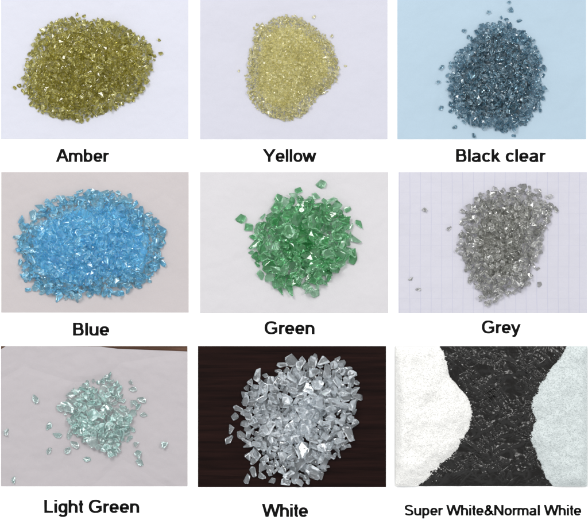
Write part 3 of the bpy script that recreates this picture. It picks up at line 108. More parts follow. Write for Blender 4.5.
[471,819,92,723,899,58,482,976,71,645,972,66,693,1020,41,473,124,34,244,263,13,703,365,91,986,394,29,254,490,44,467,637,119,210,669,45,844,886,31,508,102,7,942,283,8,291,324,27,167,608,10,363,639,75,638,706,98,1052,751,11,392,918,63,455,908,66,760,1004,19,784,247,37,472,272,76,629,350,91,292,365,51,472,371,94,842,420,89,193,506,32,1035,608,26,671,759,112,597,826,87,326,304,73,193,681,26,509,805,117,570,809,105,436,1077,36,504,966,72,602,1010,53,412,1096,26,487,110,14,409,173,13,273,370,25,944,459,48,190,609,26,1020,651,26,372,697,75,553,734,101,305,813,52,876,880,10,634,934,61,344,1036,12,656,107,12,492,175,45,367,353,76,421,392,99,542,333,88,940,310,16,258,421,41,621,435,113,379,471,95,310,513,71,397,515,96,711,504,101,309,540,73,960,539,58,626,574,109,549,608,119,392,618,89,269,656,54,426,709,110,690,749,105,675,813,86,693,935,52,543,1101,32,637,89,10,596,394,113,655,424,113,485,403,99,1020,428,22,1037,475,28,303,688,69,908,710,77,499,901,85,471,165,23,487,224,47,744,275,43,517,385,86,892,465,56,732,633,96,827,614,83,957,820,5,364,870,64,427,960,50,396,1097,8,425,151,26,607,134,35,442,382,99,189,454,19,434,420,93,453,421,103,586,486,115,354,584,78,506,628,121,1037,689,37,397,743,89,182,821,12,331,522,83,1078,611,19,718,978,59,544,920,99,432,867,93,591,952,91,673,1016,50,361,184,9,595,157,26,557,199,46,790,311,45,392,327,62,422,372,71,913,441,45,921,632,64,874,693,71,793,823,47,479,846,92,394,863,74,280,953,22,689,1051,29,475,1033,32,496,159,34,538,194,52,459,199,43,370,249,43,343,339,63,757,396,91,312,421,59,521,338,98,443,590,104,1070,631,12,496,655,117,361,717,85,970,766,30,620,804,91,558,848,93,529,935,93,718,1035,19,562,1109,22,561,138,45,404,253,48,758,192,29,764,258,52,518,356,85,286,511,59,465,601,115,221,751,37,773,707,91,826,793,57,260,784,48,725,807,94,623,960,78,457,1033,41,457,404,86,467,453,92,275,585,52,911,575,66,675,600,94,947,615,55,737,747,80,846,759,50,811,892,26,803,937,19,408,988,44,299,1036,15,672,1067,9,559,86,12,661,242,64,917,309,23,395,312,74,789,390,72,500,414,99,274,458,57,684,502,97,524,506,103,953,566,62,256,600,54,413,585,97,958,593,55,674,655,108,756,659,98,534,673,123,951,711,62,610,685,110,459,800,90,397,810,85,232,859,30,518,1002,59,520,1051,46,612,278,88,619,302,90,711,449,94,477,533,122,244,508,48,401,717,100,381,638,96,773,807,64,347,818,75,215,881,19,417,850,93,333,953,49,385,1090,24,530,225,52,345,262,48,272,276,14,497,299,74,925,476,54,249,562,37,507,607,105,998,627,41,1009,699,22,261,686,38,1045,702,19,752,768,65,218,788,19,384,986,36,427,1072,16,602,166,37,658,190,42,864,382,58,487,385,90,969,435,20,602,464,106,805,454,82,573,528,104,924,499,62,868,543,79,964,622,54,342,713,78,608,745,108,890,750,60,476,775,98,618,775,102,219,828,28,596,849,89,708,887,74,214,926,14,347,888,62,539,903,85,724,927,42,398,963,53,431,260,68,872,242,10,926,411,52,231,401,28,274,409,46,415,624,103,250,687,57,384,721,88,901,804,46,545,108,7,486,191,32,590,189,40,820,195,5,514,257,62,558,260,62,477,290,62,564,323,70,855,367,42,267,418,24,671,447,80,948,483,40,665,522,85,698,517,90,571,588,110,311,674,57,758,723,75,928,764,32,880,780,42,295,848,55,403,938,59,717,980,40,281,984,11,266,1021,7,561,1028,38,732,147,14,782,167,9,446,453,100,787,423,78,223,483,19,403,477,94,537,472,103,732,490,94,803,495,86,876,523,82,611,591,109,699,611,95,264,627,49,569,648,123,297,793,47,810,835,51,286,974,27,302,954,31,765,903,33,320,189,17,561,215,64,557,400,112,920,365,46,559,457,100,866,407,70,217,507,41,331,563,72,837,588,91,830,548,89,225,594,49,844,652,97,389,832,89,437,792,101,848,784,52,235,769,38,228,840,47,205,839,22,382,843,80,278,898,58,291,925,45,522,974,62,660,1002,43,622,1076,35,714,1084,8,525,1091,27,597,116,10,451,262,57,297,303,27,671,367,73,669,473,83,707,490,85,241,524,27,430,636,90,186,662,9,1055,728,9,942,797,30,917,784,22,234,818,24,574,835,85,847,844,24,491,1068,23,619,180,47,720,178,34,319,337,55,363,371,70,566,408,96,824,364,71,625,413,93,900,382,57,544,429,102,226,540,30,354,541,75,875,510,70,909,534,67,334,583,65,815,597,91,919,596,64,1010,597,37,619,646,117,826,683,83,990,713,33,1017,719,29,302,773,67,588,769,109,763,924,33,453,1051,28,615,1095,22,435,172,32,619,263,74,670,409,89,206,530,33,764,536,101,1031,601,38,494,776,116,918,835,26,770,862,53,187,891,22,593,913,95,609,934,88,651,258,58,834,252,17,768,277,42,914,276,8,421,322,66,529,299,72,953,329,10,648,358,75,586,476,97,849,524,79,892,546,66,668,617,108,284,663,44,170,678,16,193,720,16,939,708,44,501,743,90,685,771,83,805,745,59,544,810,96,362,847,64,725,872,58,314,908,38,391,893,68,811,971,6,336,1011,22,774,1018,11,688,1105,11,619,1112,8,618,100,11,704,113,10,466,146,32,352,187,35,591,275,76,761,355,77,967,348,25,225,450,23,524,443,102,855,491,71,421,535,103,1039,559,14,437,622,104,570,605,122,1060,563,10,486,697,111,824,715,75,559,758,116,261,767,42,335,785,59,490,792,102,418,880,79,438,918,77,247,972,10,448,946,73,413,1010,46,690,1083,12,578,1100,33,586,1131,10,807,304,54,659,565,117,791,577,103,385,653,80,729,666,108,916,680,59,765,694,100,244,752,29,246,794,50,894,846,21,581,859,103,381,884,88,448,856,84,414,901,82,687,845,77,559,1047,50,636,120,6,305,190,9,698,205,25,801,199,12,906,291,10,935,342,10,800,471,70,977,471,21,481,515,88,205,550,10,849,551,80,256,581,29,768,575,87,278,608,41,848,591,77,1061,597,8,267,703,47,614,713,104,909,707,58,262,731,35,205,768,19,602,795,90,822,861,21,804,951,13,488,981,53,583,122,29,576,383,91,844,331,45,617,383,98,314,441,53,695,444,92,802,438,92,863,432,59,426,498,100,1012,497,14,655,515,100,565,554,114,1023,557,29,414,646,96,1004,671,22,331,695,72,963,680,39,446,731,99,518,780,94,601,759,99,727,789,78,370,820,80,535,842,97,635,853,92,709,817,88,615,870,82,639,873,79,825,902,22,667,978,52,319,997,28,532,1022,53,408,1045,25,518,233,70,308,293,39,626,372,100,372,415,84,839,453,90,288,531,58,461,528,129,768,522,111,1026,577,39,544,628,131,637,560,121,443,651,101,284,696,59,604,722,114,471,719,105,578,750,106,413,814,100,330,865,67,647,890,87,761,1046,9,513,180,34,307,263,21,782,228,32,536,278,67,232,340,8,476,340,73,701,381,68,606,412,92,775,459,77,957,465,31,290,482,46,833,492,76,729,516,89,544,562,100,574,613,103,901,602,66,523,627,107,859,632,73,1039,625,13,628,657,98,707,675,98,406,674,83,155,721,11,496,725,91,168,764,8,289,761,49,354,755,72,519,758,97,588,783,98,660,786,84,965,847,5,330,845,57,744,911,35,673,943,48,462,992,42,645,1059,19,522,110,13,453,132,12,581,216,68,641,243,60,549,287,81,395,371,71,365,465,82,759,473,101,646,591,118,570,633,113,592,616,117,805,630,92,221,664,29,447,668,98,828,656,87,881,671,71,895,718,72,222,734,26,759,757,81,190,755,18,442,767,97,966,780,22,840,803,44,337,829,69,699,835,83,754,887,37,911,870,10,568,890,87,545,1040,41,598,1022,45,532,1115,23,777,206,26,679,290,63,656,443,107,813,393,72,894,361,47,359,484,83,741,727,101,858,812,46,425,998,57,748,970,23,528,130,16,396,144,7,374,206,20,616,203,44,614,251,55,569,281,73,355,328,48,529,327,74,917,326,14,748,406,75,301,428,36,420,431,77,650,445,86,222,550,21,222,578,14,729,604,93,421,605,86,880,603,73,548,631,105,628,741,93,180,784,5,823,841,34,523,924,76,432,1042,22,723,167,14,718,195,21,781,191,19,739,201,16,325,245,51,817,293,51,670,338,81,695,327,79,286,349,28,328,348,67,415,353,79,719,366,77,249,393,24,588,418,101,735,412,91,676,432,88,937,425,35,666,468,98,450,539,112,199,562,27,225,631,46,341,665,68,422,737,94,775,730,82,301,758,58,775,767,70,726,774,88,789,794,53,281,800,55,485,872,95,674,866,66,709,852,70,309,935,42,541,969,62,596,946,73,442,1005,47,316,1047,10,638,1079,25,315,320,57,453,296,69,275,359,39,387,343,72,837,375,73,1021,395,10,997,539,44,818,614,100,760,673,96,323,682,74,1001,734,22,672,732,113,878,762,48,417,786,86,516,916,97,248,999,9,754,160,5,677,197,31,816,230,11,413,234,51,438,247,44,366,304,45,327,330,41,957,408,24,1003,481,9,1033,507,7,1048,578,10,784,671,79,318,703,58,834,704,66,427,802,84,899,820,17,190,867,8,211,891,8,495,890,72,482,915,66,674,965,43,788,959,11,428,1099,21,711,133,15,442,192,38,795,220,19,465,253,63,847,218,6,441,284,63,559,297,68,666,306,66,916,351,29,250,374,36,898,353,35,880,377,47,535,369,89,850,406,71,998,373,8,249,449,25,524,425,98,846,446,70,836,469,79,788,505,96,872,493,74,277,541,63,204,586,21,231,585,37,1001,572,41,845,639,85,467,685,107,682,702,101,791,743,67,948,774,34,209,807,25,363,766,87,774,790,71,524,791,111,916,808,24,844,860,29,230,880,33,254,863,49,586,869,88,567,917,80,746,990,14,562,1136,15,433,306,73,849,311,43,372,330,65,385,420,91,557,421,109,572,434,103,301,494,62,593,503,106,436,532,121,973,572,60,492,603,117,533,613,123,535,765,97,774,752,81,838,739,84,475,1056,25,614,128,19,558,227,50,575,171,38,265,342,11,935,366,22,233,431,16,424,406,77,344,446,55,735,431,75,264,491,29,1020,486,9,214,516,7,579,564,98,766,555,79,518,586,107,248,602,35,224,642,21,337,620,62,735,655,90,1060,617,6,600,651,102,778,649,77,453,688,98,652,683,102,1031,681,16,1064,682,14,769,743,67,459,771,85,391,793,74,431,839,77,655,864,68,862,901,14,248,889,16,582,899,72,686,878,60,325,942,32,227,934,7,313,985,19,657,1051,32,548,1079,22,582,135,29,322,207,27,449,159,37,525,161,38,501,232,58,566,245,69,801,245,16,504,271,69,451,315,75,728,259,59,718,385,80,714,431,86,423,567,102,596,599,104,768,639,96,883,623,67,915,620,72,932,677,56,297,708,64,204,703,23,432,748,108,224,768,27,286,781,49,825,765,57,929,820,27,387,787,92,579,801,93,897,777,33,989,780,10,408,829,82,497,812,103,600,905,81,597,886,85,373,927,70,299,980,22,278,1000,12,716,1028,37,706,1061,27,544,160,37,640,189,42,653,213,44,865,327,34,804,385,83,362,427,61,785,468,88,889,429,58,412,508,110,893,439,67,824,522,96,231,565,34,987,563,48,450,638,105,887,597,85,269,524,59,706,656,101,723,715,105,363,806,81,670,859,81,380,160,7,696,180,16,286,202,10,766,235,21,850,248,8,268,322,13,454,334,68,337,365,54,489,367,78,534,362,72,699,356,71,982,368,4,544,386,81,846,388,53,1008,385,7,622,398,81,208,457,8,508,447,83,559,439,86,453,514,96,525,522,96,1021,545,13,647,577,95,756,620,91,803,584,82,939,577,54,442,598,91,749,636,88,830,638,75,976,653,39,524,672,106,705,683,83,726,714,83,786,721,71,466,734,92,313,772,51,944,780,16,391,828,68,543,849,77,712,832,61,443,874,75,582,929,66,842,919,6,313,967,26,534,981,52,650,960,50,550,996,48,431,1107,6,528,148,26,751,176,5,780,184,5,282,215,20,586,208,51,834,220,8,627,238,63,675,269,50,613,337,87,238,381,19,987,350,12,923,379,34,322,454,73,683,489,84,716,458,83,184,548,13,373,543,83,175,564,20,792,591,92,327,665,61,292,738,67,869,652,72,523,749,107,735,769,75,805,807,57,664,931,59,244,907,17,699,891,55,536,949,67,835,951,7,504,1011,46,596,995,58,499,1045,29,575,190,55,769,221,40,1056,547,14,697,409,93,678,487,92,241,434,35,655,473,108,869,442,71,617,504,95,742,505,101,769,514,96,795,516,101,426,605,100,962,702,41,1017,679,33,569,777,98,499,833,114,343,851,65,368,983,41,805,261,21,785,286,38,683,316,59,839,311,29,866,303,20,446,362,75,265,392,15,640,381,77,546,414,90,485,431,83,850,462,65,550,459,86,828,477,68,239,497,22,262,526,38,623,503,87,371,577,73,411,565,89,476,591,94,1005,561,25,657,591,100,923,614,64,499,641,106,246,650,31,1042,649,15,934,687,46,434,707,89,501,766,93,708,764,76,353,779,61,813,786,46,211,804,9,325,818,56,702,816,69,821,812,39,247,840,24,595,869,74,347,871,53,259,940,15,689,947,43,626,955,63,575,1000,46,364,1029,17,627,1053,24,338,1054,6,707,1062,12,539,124,23,258,323,25,553,358,85,311,363,63,691,399,78,688,419,80,996,407,8,274,446,35,759,447,79,980,437,27,601,526,106,745,519,95,906,511,65,764,554,90,210,605,33,895,582,73,901,680,58,854,709,70,380,765,87,439,782,86,553,762,95,547,826,92,375,855,73,414,855,76,302,897,46,473,901,74,642,908,73,432,985,48,345,1055,24,663,1065,28,356,1065,13,567,156,27,737,187,20,371,310,52,607,398,100,677,550,98,634,602,115,810,674,88,795,667,93,291,904,52,416,928,70,701,154,10,540,180,31,564,185,35,620,170,28,671,254,49,858,262,6,621,281,63,582,304,71,603,329,75,376,360,55,836,366,48,904,380,38,869,388,44,346,398,52,822,388,61,529,470,87,701,458,77,353,478,62,333,530,58,896,523,56,313,526,55,958,536,40,487,619,99,989,596,32,265,641,35,340,682,64,528,710,100,1052,712,5,958,762,20,474,755,90,637,791,92,767,788,53,929,819,11,907,849,9,604,892,70,786,899,22,435,926,60,495,951,58,558,955,61,733,973,16,666,1033,27,506,1094,9,670,136,16,484,136,11,426,174,15,315,174,8,312,275,33,431,248,57,890,390,44,503,390,94,315,463,56,638,436,94,826,459,74,932,443,46,653,488,101,772,507,83,644,566,107,1022,587,25,846,621,76,705,637,101,767,674,83,949,689,42,210,688,17,697,712,94,783,690,80,323,718,61,857,771,43,162,791,5,365,789,73,756,836,46,553,930,78,833,934,6,711,909,47,544,234,60,508,263,78,728,446,90,862,473,70,755,500,90,367,506,78,377,500,92,642,606,101,642,634,112,987,672,31,559,715,105,662,704,108,709,741,102,734,811,77,733,824,62,240,870,43,459,1063,36,444,165,14,440,211,30,644,199,33,639,221,46,669,201,40,480,266,58,417,268,48,811,284,25,424,340,69,584,351,77,246,366,14,397,360,62,584,374,81,574,400,82,665,390,71,755,384,65,840,413,61,452,436,85,535,445,86,849,479,65,343,512,63,612,525,91,916,521,48,1054,521,4,363,558,68,813,552,80,722,664,84,761,653,81,892,685,58,657,708,92,628,758,91,905,759,35,533,790,91,734,787,60,865,797,35,520,809,93,628,831,84,664,803,76,218,845,7,558,834,81,874,839,19,886,852,6,515,890,82,287,910,24,559,928,65,725,962,32,345,952,33,461,938,58,585,967,53,531,1006,41,583,1114,10,600,1078,17,460,1108,5,590,1095,9,641,1094,6,526,205,58,669,230,50,887,282,5,314,307,49,812,291,38,816,315,38,458,369,84,535,394,96,231,468,27,544,500,96,279,511,41,933,529,55,829,531,80,984,558,32,374,563,75,495,579,101,454,618,100,632,663,117,724,733,93,656,815,89,447,832,87,511,829,99,236,872,17,302,932,29,379,934,50,421,977,49,263,955,8,480,1009,37,326,258,30,661,429,97,555,534,109,391,632,88,460,588,110,895,663,62,584,717,109,784,762,60,460,791,95,646,829,85,447,962,69,545,145,19,316,212,11,456,143,23,361,265,37,290,279,18,583,267,59,968,348,8,960,367,10,914,389,27,652,403,80,968,393,8,398,446,66,338,466,56,400,466,74,602,485,84,664,499,79,796,509,78,316,500,49,383,540,77,424,513,84,818,523,77,351,595,64,1012,573,17,349,606,70,704,585,95,409,621,83,680,633,93,767,630,84,206,653,15,261,658,39,442,657,88,881,658,65,210,676,11,291,708,45,978,713,24,279,723,42,315,734,59,594,739,96,659,758,90,838,791,40,901,795,29,353,802,63,374,803,62,560,814,92,194,849,7,569,867,76,625,859,71,238,917,7,528,958,54,706,969,33,503,994,46,415,1021,25,617,1065,17,745,1045,4,306,286,24,367,344,60,836,355,55,578,423,88,753,497,79,990,487,20,346,550,66,688,572,104,221,590,25,313,588,55,234,614,28,786,614,84,753,702,85,662,733,91,869,787,51,222,862,9,362,820,61,672,826,70,900,835,9,372,888,57,705,928,39,459,1066,16,993,497,18,809,872,35,580,891,88,511,1017,55,509,1028,41,327,191,5,458,195,26,461,224,36,759,192,11,730,228,30,355,293,45,506,296,62,311,356,34,357,372,55,400,390,67,383,387,63,388,419,69,258,454,16,761,431,70,945,441,29,204,471,6,265,466,32,286,464,34,630,469,85,642,481,84,970,497,31,546,519,91,993,545,24,430,571,90,599,570,101,300,611,51,761,612,83,456,650,93,784,630,84,357,664,67,422,653,85,942,647,53,281,687,45,764,693,78,479,696,93,508,709,100,603,695,98,689,722,84,1027,713,14,205,736,6,406,717,80,685,747,86,269,785,32,685,795,72,262,813,29,474,810,79,843,815,29,866,811,23,849,881,9,892,875,6,423,900,63,727,927,31,510,980,51,393,1018,26,540,1026,33,726,1029,8,563,1058,30,578,1060,20,450,1089,15,571,1081,15,669,1087,8,500,1120,9,651,145,15,554,159,23,311,225,20,267,299,11,406,353,70,216,499,23,377,496,76,673,543,90,754,540,88,792,561,83,672,582,88,522,604,100,673,566,100,217,628,29,748,667,80,498,673,101,595,717,99,428,762,82,757,812,54,905,812,33,950,800,14,774,825,49,892,833,21,499,860,100,284,904,38,614,910,62,782,983,16,466,1017,33,547,1056,30,408,1076,21,234,701,34,573,864,90,834,883,20,707,877,66,584,914,74]),
 'black': (11,
[580,175,11,-3,-35,-28,22,1,810,155,12,-17,-5,-82,24,7,790,80,10,-10,16,-19,22,4,890,265,10,48,-4,20,24,0,340,365,10,-8,10,81,21,11,110,735,12,-30,-17,24,23,9,80,875,14,-5,4,13,22,5,110,1135,11,5,7,2,23,11,250,1325,10,3,1,-92,21,3,440,1415,10,-2,1,50,21,3,840,1415,5,4,-22,1,20,10,406,814,126,5,16,21,35,11,448,1280,55,16,-7,40,30,7,1003,992,76,17,-17,-1,35,10,529,840,132,34,3,-23,35,3,932,445,42,58,59,-8,29,7,855,1176,59,18,-13,-26,28,7,846,456,44,3,33,35,34,11,703,320,50,-85,15,-18,28,7,828,1338,37,44,48,22,27,13,564,947,136,10,2,55,35,8,537,1289,48,-90,13,-22,30,11,998,637,70,-23,-2,-67,27,7,864,643,113,-55,-45,19,29,6,738,441,82,-7,-2,45,28,7,560,1144,76,20,-17,15,35,12,1134,736,13,0,10,38,28,11,976,1032,83,30,-50,45,34,3,789,749,114,86,13,-32,29,10,418,1031,114,1,89,-25,24,7,573,1242,50,-8,-54,77,26,13,784,821,117,16,80,-8,29,12,832,1142,71,12,83,-28,23,7,706,1028,130,-8,10,-25,27,9,793,1227,67,-2,-22,-34,29,10,652,740,136,11,-37,71,33,10,451,661,96,-28,5,-85,24,7,687,624,127,14,15,-29,27,6,585,660,135,39,74,27,26,9,519,320,17,-13,-3,6,24,13,287,1067,39,-14,37,76,31,5,835,618,126,25,14,-11,27,7,365,631,37,6,1,37,26,3,433,1201,72,77,-37,-25,23,13,453,517,51,14,-30,-65,23,7,208,1102,14,-1,21,-49,32,4,266,905,36,0,-8,4,31,12,470,1081,89,3,9,-70,29,13,435,980,110,10,1,-61,23,7,963,1183,49,44,36,-9,31,8,283,650,30,42,-64,9,27,3,589,814,131,39,-10,-47,27,13,870,823,111,38,14,83,26,13,1043,1136,31,-27,-8,-53,27,10,556,327,28,-68,-5,46,30,0,332,997,84,12,12,60,29,8,492,363,27,-28,-40,-71,29,12,1066,1003,28,1,8,-12,26,3,367,692,85,58,14,12,31,11,1135,942,27,20,-25,8,28,6,670,1195,98,19,23,58,28,13,200,954,16,-1,69,57,25,13,629,1267,60,-6,-1,54,25,11,614,1129,118,1,-67,29,27,7,788,303,17,-14,-25,47,35,4,464,384,15,-29,2,-26,23,13,981,738,57,-27,-2,0,29,13,580,1198,71,49,-7,63,25,7,689,707,120,-5,-89,-25,25,9,268,809,55,-23,16,63,26,11,929,902,114,14,-1,32,29,8,886,596,70,7,-16,-9,29,6,794,962,107,19,-7,30,30,13,951,688,86,-9,-70,-40,23,13,939,1121,73,-37,-19,-59,27,1,732,798,122,12,22,82,28,8,567,379,58,-12,-21,-71,29,8,222,807,31,16,-14,-64,24,6,576,412,81,27,24,28,29,8,1125,1044,10,9,-10,36,20,7,687,368,74,37,76,-23,28,8,348,1224,27,11,-38,29,30,8,768,1174,85,63,-62,6,23,6,753,562,112,-5,11,-53,23,7,912,1251,38,-8,-4,-10,27,8,913,1280,26,-22,-2,-21,28,3,442,816,95,55,32,-1,24,13,366,862,78,12,29,44,27,13,671,663,122,-5,34,80,23,3,326,589,18,-38,-10,-21,27,5,850,739,96,-10,-3,-21,27,11,834,1018,97,-36,-24,-76,27,13,993,1115,49,-19,-4,-10,24,11,384,998,102,-57,-54,-13,24,7,1093,1114,14,15,-11,71,29,2,687,1285,32,-22,22,-88,27,7,495,639,87,24,45,-34,25,7,181,814,16,-18,-21,10,20,13,940,1078,73,-10,85,-20,26,0,1090,614,51,19,34,28,24,11,963,506,43,-37,-24,27,26,5,592,1295,31,3,-2,71,20,7,863,399,33,38,42,0,21,13,553,567,112,-71,-43,10,22,11,1037,765,40,-11,-5,-70,32,6,482,908,126,11,-20,58,24,10,270,1113,44,33,-5,33,27,8,459,598,55,2,-29,-13,32,10,630,625,96,14,8,81,21,7,330,676,54,7,19,-37,26,11,1055,775,58,73,43,-13,24,10,914,1056,97,48,-66,-11,27,5,710,537,85,22,3,31,23,7,645,803,131,25,19,78,29,9,663,971,122,-7,-9,-26,21,7,606,716,109,-13,-52,34,26,11,376,1247,15,-12,-15,-34,28,2,985,431,16,-15,-8,-23,25,9,644,875,113,40,22,24,23,13,748,1269,58,-1,53,4,25,13,1034,543,23,-13,-21,24,26,9,377,838,110,1,3,-21,33,0,563,458,75,47,35,64,27,1,836,945,141,37,-26,-64,23,11,462,756,83,-8,-5,37,26,10,641,1021,103,78,-10,40,31,1,397,585,31,63,10,15,20,13,930,720,79,20,19,88,23,11,914,759,82,-1,17,-64,26,12,314,1093,57,-44,2,-18,25,3,660,1108,98,22,-11,14,23,13,483,574,82,8,-22,57,22,11,828,540,86,-6,57,-68,30,12,1014,564,50,-12,6,42,20,7,437,740,100,-37,14,-86,25,6,862,1065,98,-5,4,39,22,6,343,1172,56,-35,-18,4,25,5,975,467,32,6,-16,26,24,6,357,559,27,-3,-16,48,23,3,241,1013,33,-17,-36,15,27,8,664,1261,72,-54,-59,16,27,2,606,586,120,-6,-2,52,25,0,1054,926,66,-3,31,9,29,12,634,308,41,8,-44,-4,26,10,1010,921,61,-59,28,-25,22,3,275,591,13,50,12,57,24,1,893,974,126,-44,-35,-16,24,3,789,992,127,-35,-22,-70,24,1,464,1038,109,15,-18,-26,22,3,779,1125,91,-7,-80,-10,21,7,838,861,98,-5,-16,38,27,13,507,972,105,-18,-12,-66,23,11,533,720,100,13,-18,-24,22,13,543,1045,110,22,16,35,22,12,715,475,102,-26,-22,-16,20,13,649,479,76,8,-17,-36,24,5,452,970,96,3,-1,-29,28,13,443,889,103,-11,15,47,24,12,538,1338,15,8,-6,18,22,3,668,579,133,61,64,-24,17,7,456,708,86,24,63,-41,24,10,895,385,7,25,-9,60,30,10,200,729,13,8,-11,-39,20,6,1090,856,17,24,12,22,19,7,585,1007,105,17,-3,-32,24,6,631,518,96,30,-61,27,33,2,507,1173,88,-20,-33,-85,22,13,932,1153,45,26,-20,70,25,7,254,939,52,1,-20,57,21,11,578,1078,113,-34,66,-6,20,11,519,566,88,-22,-4,37,26,8,665,823,139,20,-9,61,20,11,358,966,98,-2,-24,62,24,3,643,1067,106,68,51,-39,18,7,695,681,113,11,11,-69,28,0,993,945,45,-17,1,-57,23,7,876,1247,30,46,-61,23,24,3,722,1365,11,7,-11,25,21,7,548,419,60,11,-77,-41,24,9,726,1219,73,25,-9,-41,20,11,755,729,127,48,28,-6,24,3,716,916,130,-10,9,9,21,7,398,1184,54,32,7,-7,23,11,633,569,95,-3,-17,-46,24,6,912,642,83,-27,-15,0,26,5,496,1310,25,-4,-28,76,22,7,786,574,109,-41,34,33,27,12,717,402,56,-3,8,-28,22,7,292,877,68,-74,38,31,19,13,832,723,113,83,10,-16,25,2,392,943,109,-14,-7,-77,22,0,915,969,105,21,-25,63,27,10,801,1040,126,24,-12,29,21,11,833,1063,102,-56,58,-28,19,11,1024,1077,44,-79,-19,2,17,7,215,916,23,-11,-59,59,23,13,570,779,117,-38,56,8,23,12,268,731,62,-86,30,5,18,13,787,689,128,33,-40,-13,25,9,1041,968,59,-6,88,-9,21,12,823,1289,39,-29,16,-72,24,10,650,1315,39,-86,8,4,22,0,1040,645,26,22,18,14,22,3,576,912,117,-9,-9,-30,25,9,391,1094,81,27,-5,1,20,3,208,700,21,4,-27,-25,21,13,684,738,126,-7,8,20,26,2,616,938,132,5,-14,-30,22,10,337,1278,13,1,11,62,22,8,759,252,16,74,20,-22,22,8,323,1033,50,-5,-3,-10,22,8,806,1275,28,5,18,-91,24,6,406,711,87,2,-23,22,18,7,713,1245,45,28,-4,-45,22,12,743,388,64,-77,49,3,21,12,720,768,126,-9,5,18,18,13,997,782,77,-24,4,7,24,8,778,616,105,-42,-38,-33,30,4,677,1129,71,22,-1,-45,23,0,1102,1155,11,-28,-18,-72,21,1,486,543,64,-47,14,73,24,11,734,983,112,1,-2,-4,16,7,382,429,10,-67,-51,8,18,6,403,783,101,14,26,78,29,6,219,992,46,53,54,2,19,9,503,1254,57,-15,-29,38,23,3,849,358,11,3,-9,-22,20,12,948,383,12,-35,16,-34,22,9,819,610,88,10,17,12,33,5,888,1145,70,-48,14,-44,23,8,1001,747,89,3,-3,-21,22,8,631,848,127,58,-72,-10,19,3,738,1126,81,-7,-1,20,19,11,694,284,12,-2,-9,7,18,7,1005,496,18,18,10,70,25,2,1065,713,14,-28,-14,-80,23,12,1128,815,5,-17,-20,-56,20,10,469,440,26,-37,37,-41,28,12,522,650,99,-4,15,-2,24,4,461,1166,78,43,9,-9,23,0,920,491,27,-83,-25,32,16,7,1103,646,12,-84,-33,9,19,6,614,408,51,55,36,18,32,0,382,1066,68,-13,-18,83,23,5,386,1210,26,11,-13,-40,25,12,858,1299,34,-74,-34,2,23,9,953,589,70,30,10,-2,19,3,319,558,12,-12,-17,10,21,10,1070,955,28,8,17,-10,26,11,1045,584,33,-74,-49,22,18,6,981,517,22,-74,21,-25,23,6,386,543,28,40,-21,-4,21,0,983,1246,23,-69,22,-3,19,11,428,1284,19,-10,-11,41,35,9,634,337,30,-46,-6,-20,22,6,285,714,40,49,-19,-27,21,13,945,875,91,35,-7,12,26,6,830,1098,85,-35,18,-75,19,7,584,531,94,-13,61,-40,21,0,974,812,80,33,-14,-7,26,2,507,785,111,-25,54,-16,26,9,745,837,118,2,-30,-54,19,3,319,880,79,37,-40,-48,21,8,861,878,115,-2,-3,-41,21,5,524,384,14,1,74,-47,22,0,239,693,14,-8,-28,70,21,5,586,755,102,15,-47,72,28,13,321,1121,43,36,-14,-5,21,13,1031,470,13,-28,41,-55,21,5,308,689,40,2,-3,20,29,10,1094,763,30,7,-23,-86,19,3,512,1132,73,-8,-14,-12,20,9,630,1190,70,13,-57,9,22,7,765,1292,38,0,24,-65,20,7,783,1330,21,-6,-12,36,21,8,495,759,89,-12,-23,-44,22,1,693,869,131,-1,-33,-66,21,5,655,940,124,57,21,66,23,1,845,972,124,-41,-32,21,23,6,830,1223,67,-9,-22,-64,20,10,261,853,29,13,-31,36,22,8,533,1071,94,0,9,14,23,12,226,1150,8,3,-12,0,15,7,956,1268,11,0,-16,1,21,1,732,650,119,14,29,72,19,5,939,791,83,55,46,13,20,6,778,892,125,-8,-10,-75,17,11,936,1015,73,-54,-49,-52,26,4,429,1148,71,0,21,-60,22,8,704,1145,77,57,35,-7,19,11,462,604,73,-27,-63,33,21,8,960,839,100,24,-52,69,22,5,795,1067,103,23,44,62,21,0,203,1168,13,1,-18,-81,15,7,306,1212,30,-9,-49,73,19,9,597,331,11,4,4,51,20,8,253,635,10,24,-24,-55,18,3,1050,859,29,-12,8,-31,21,3,414,510,24,0,14,-23,18,6,576,486,71,-24,-10,65,23,4],
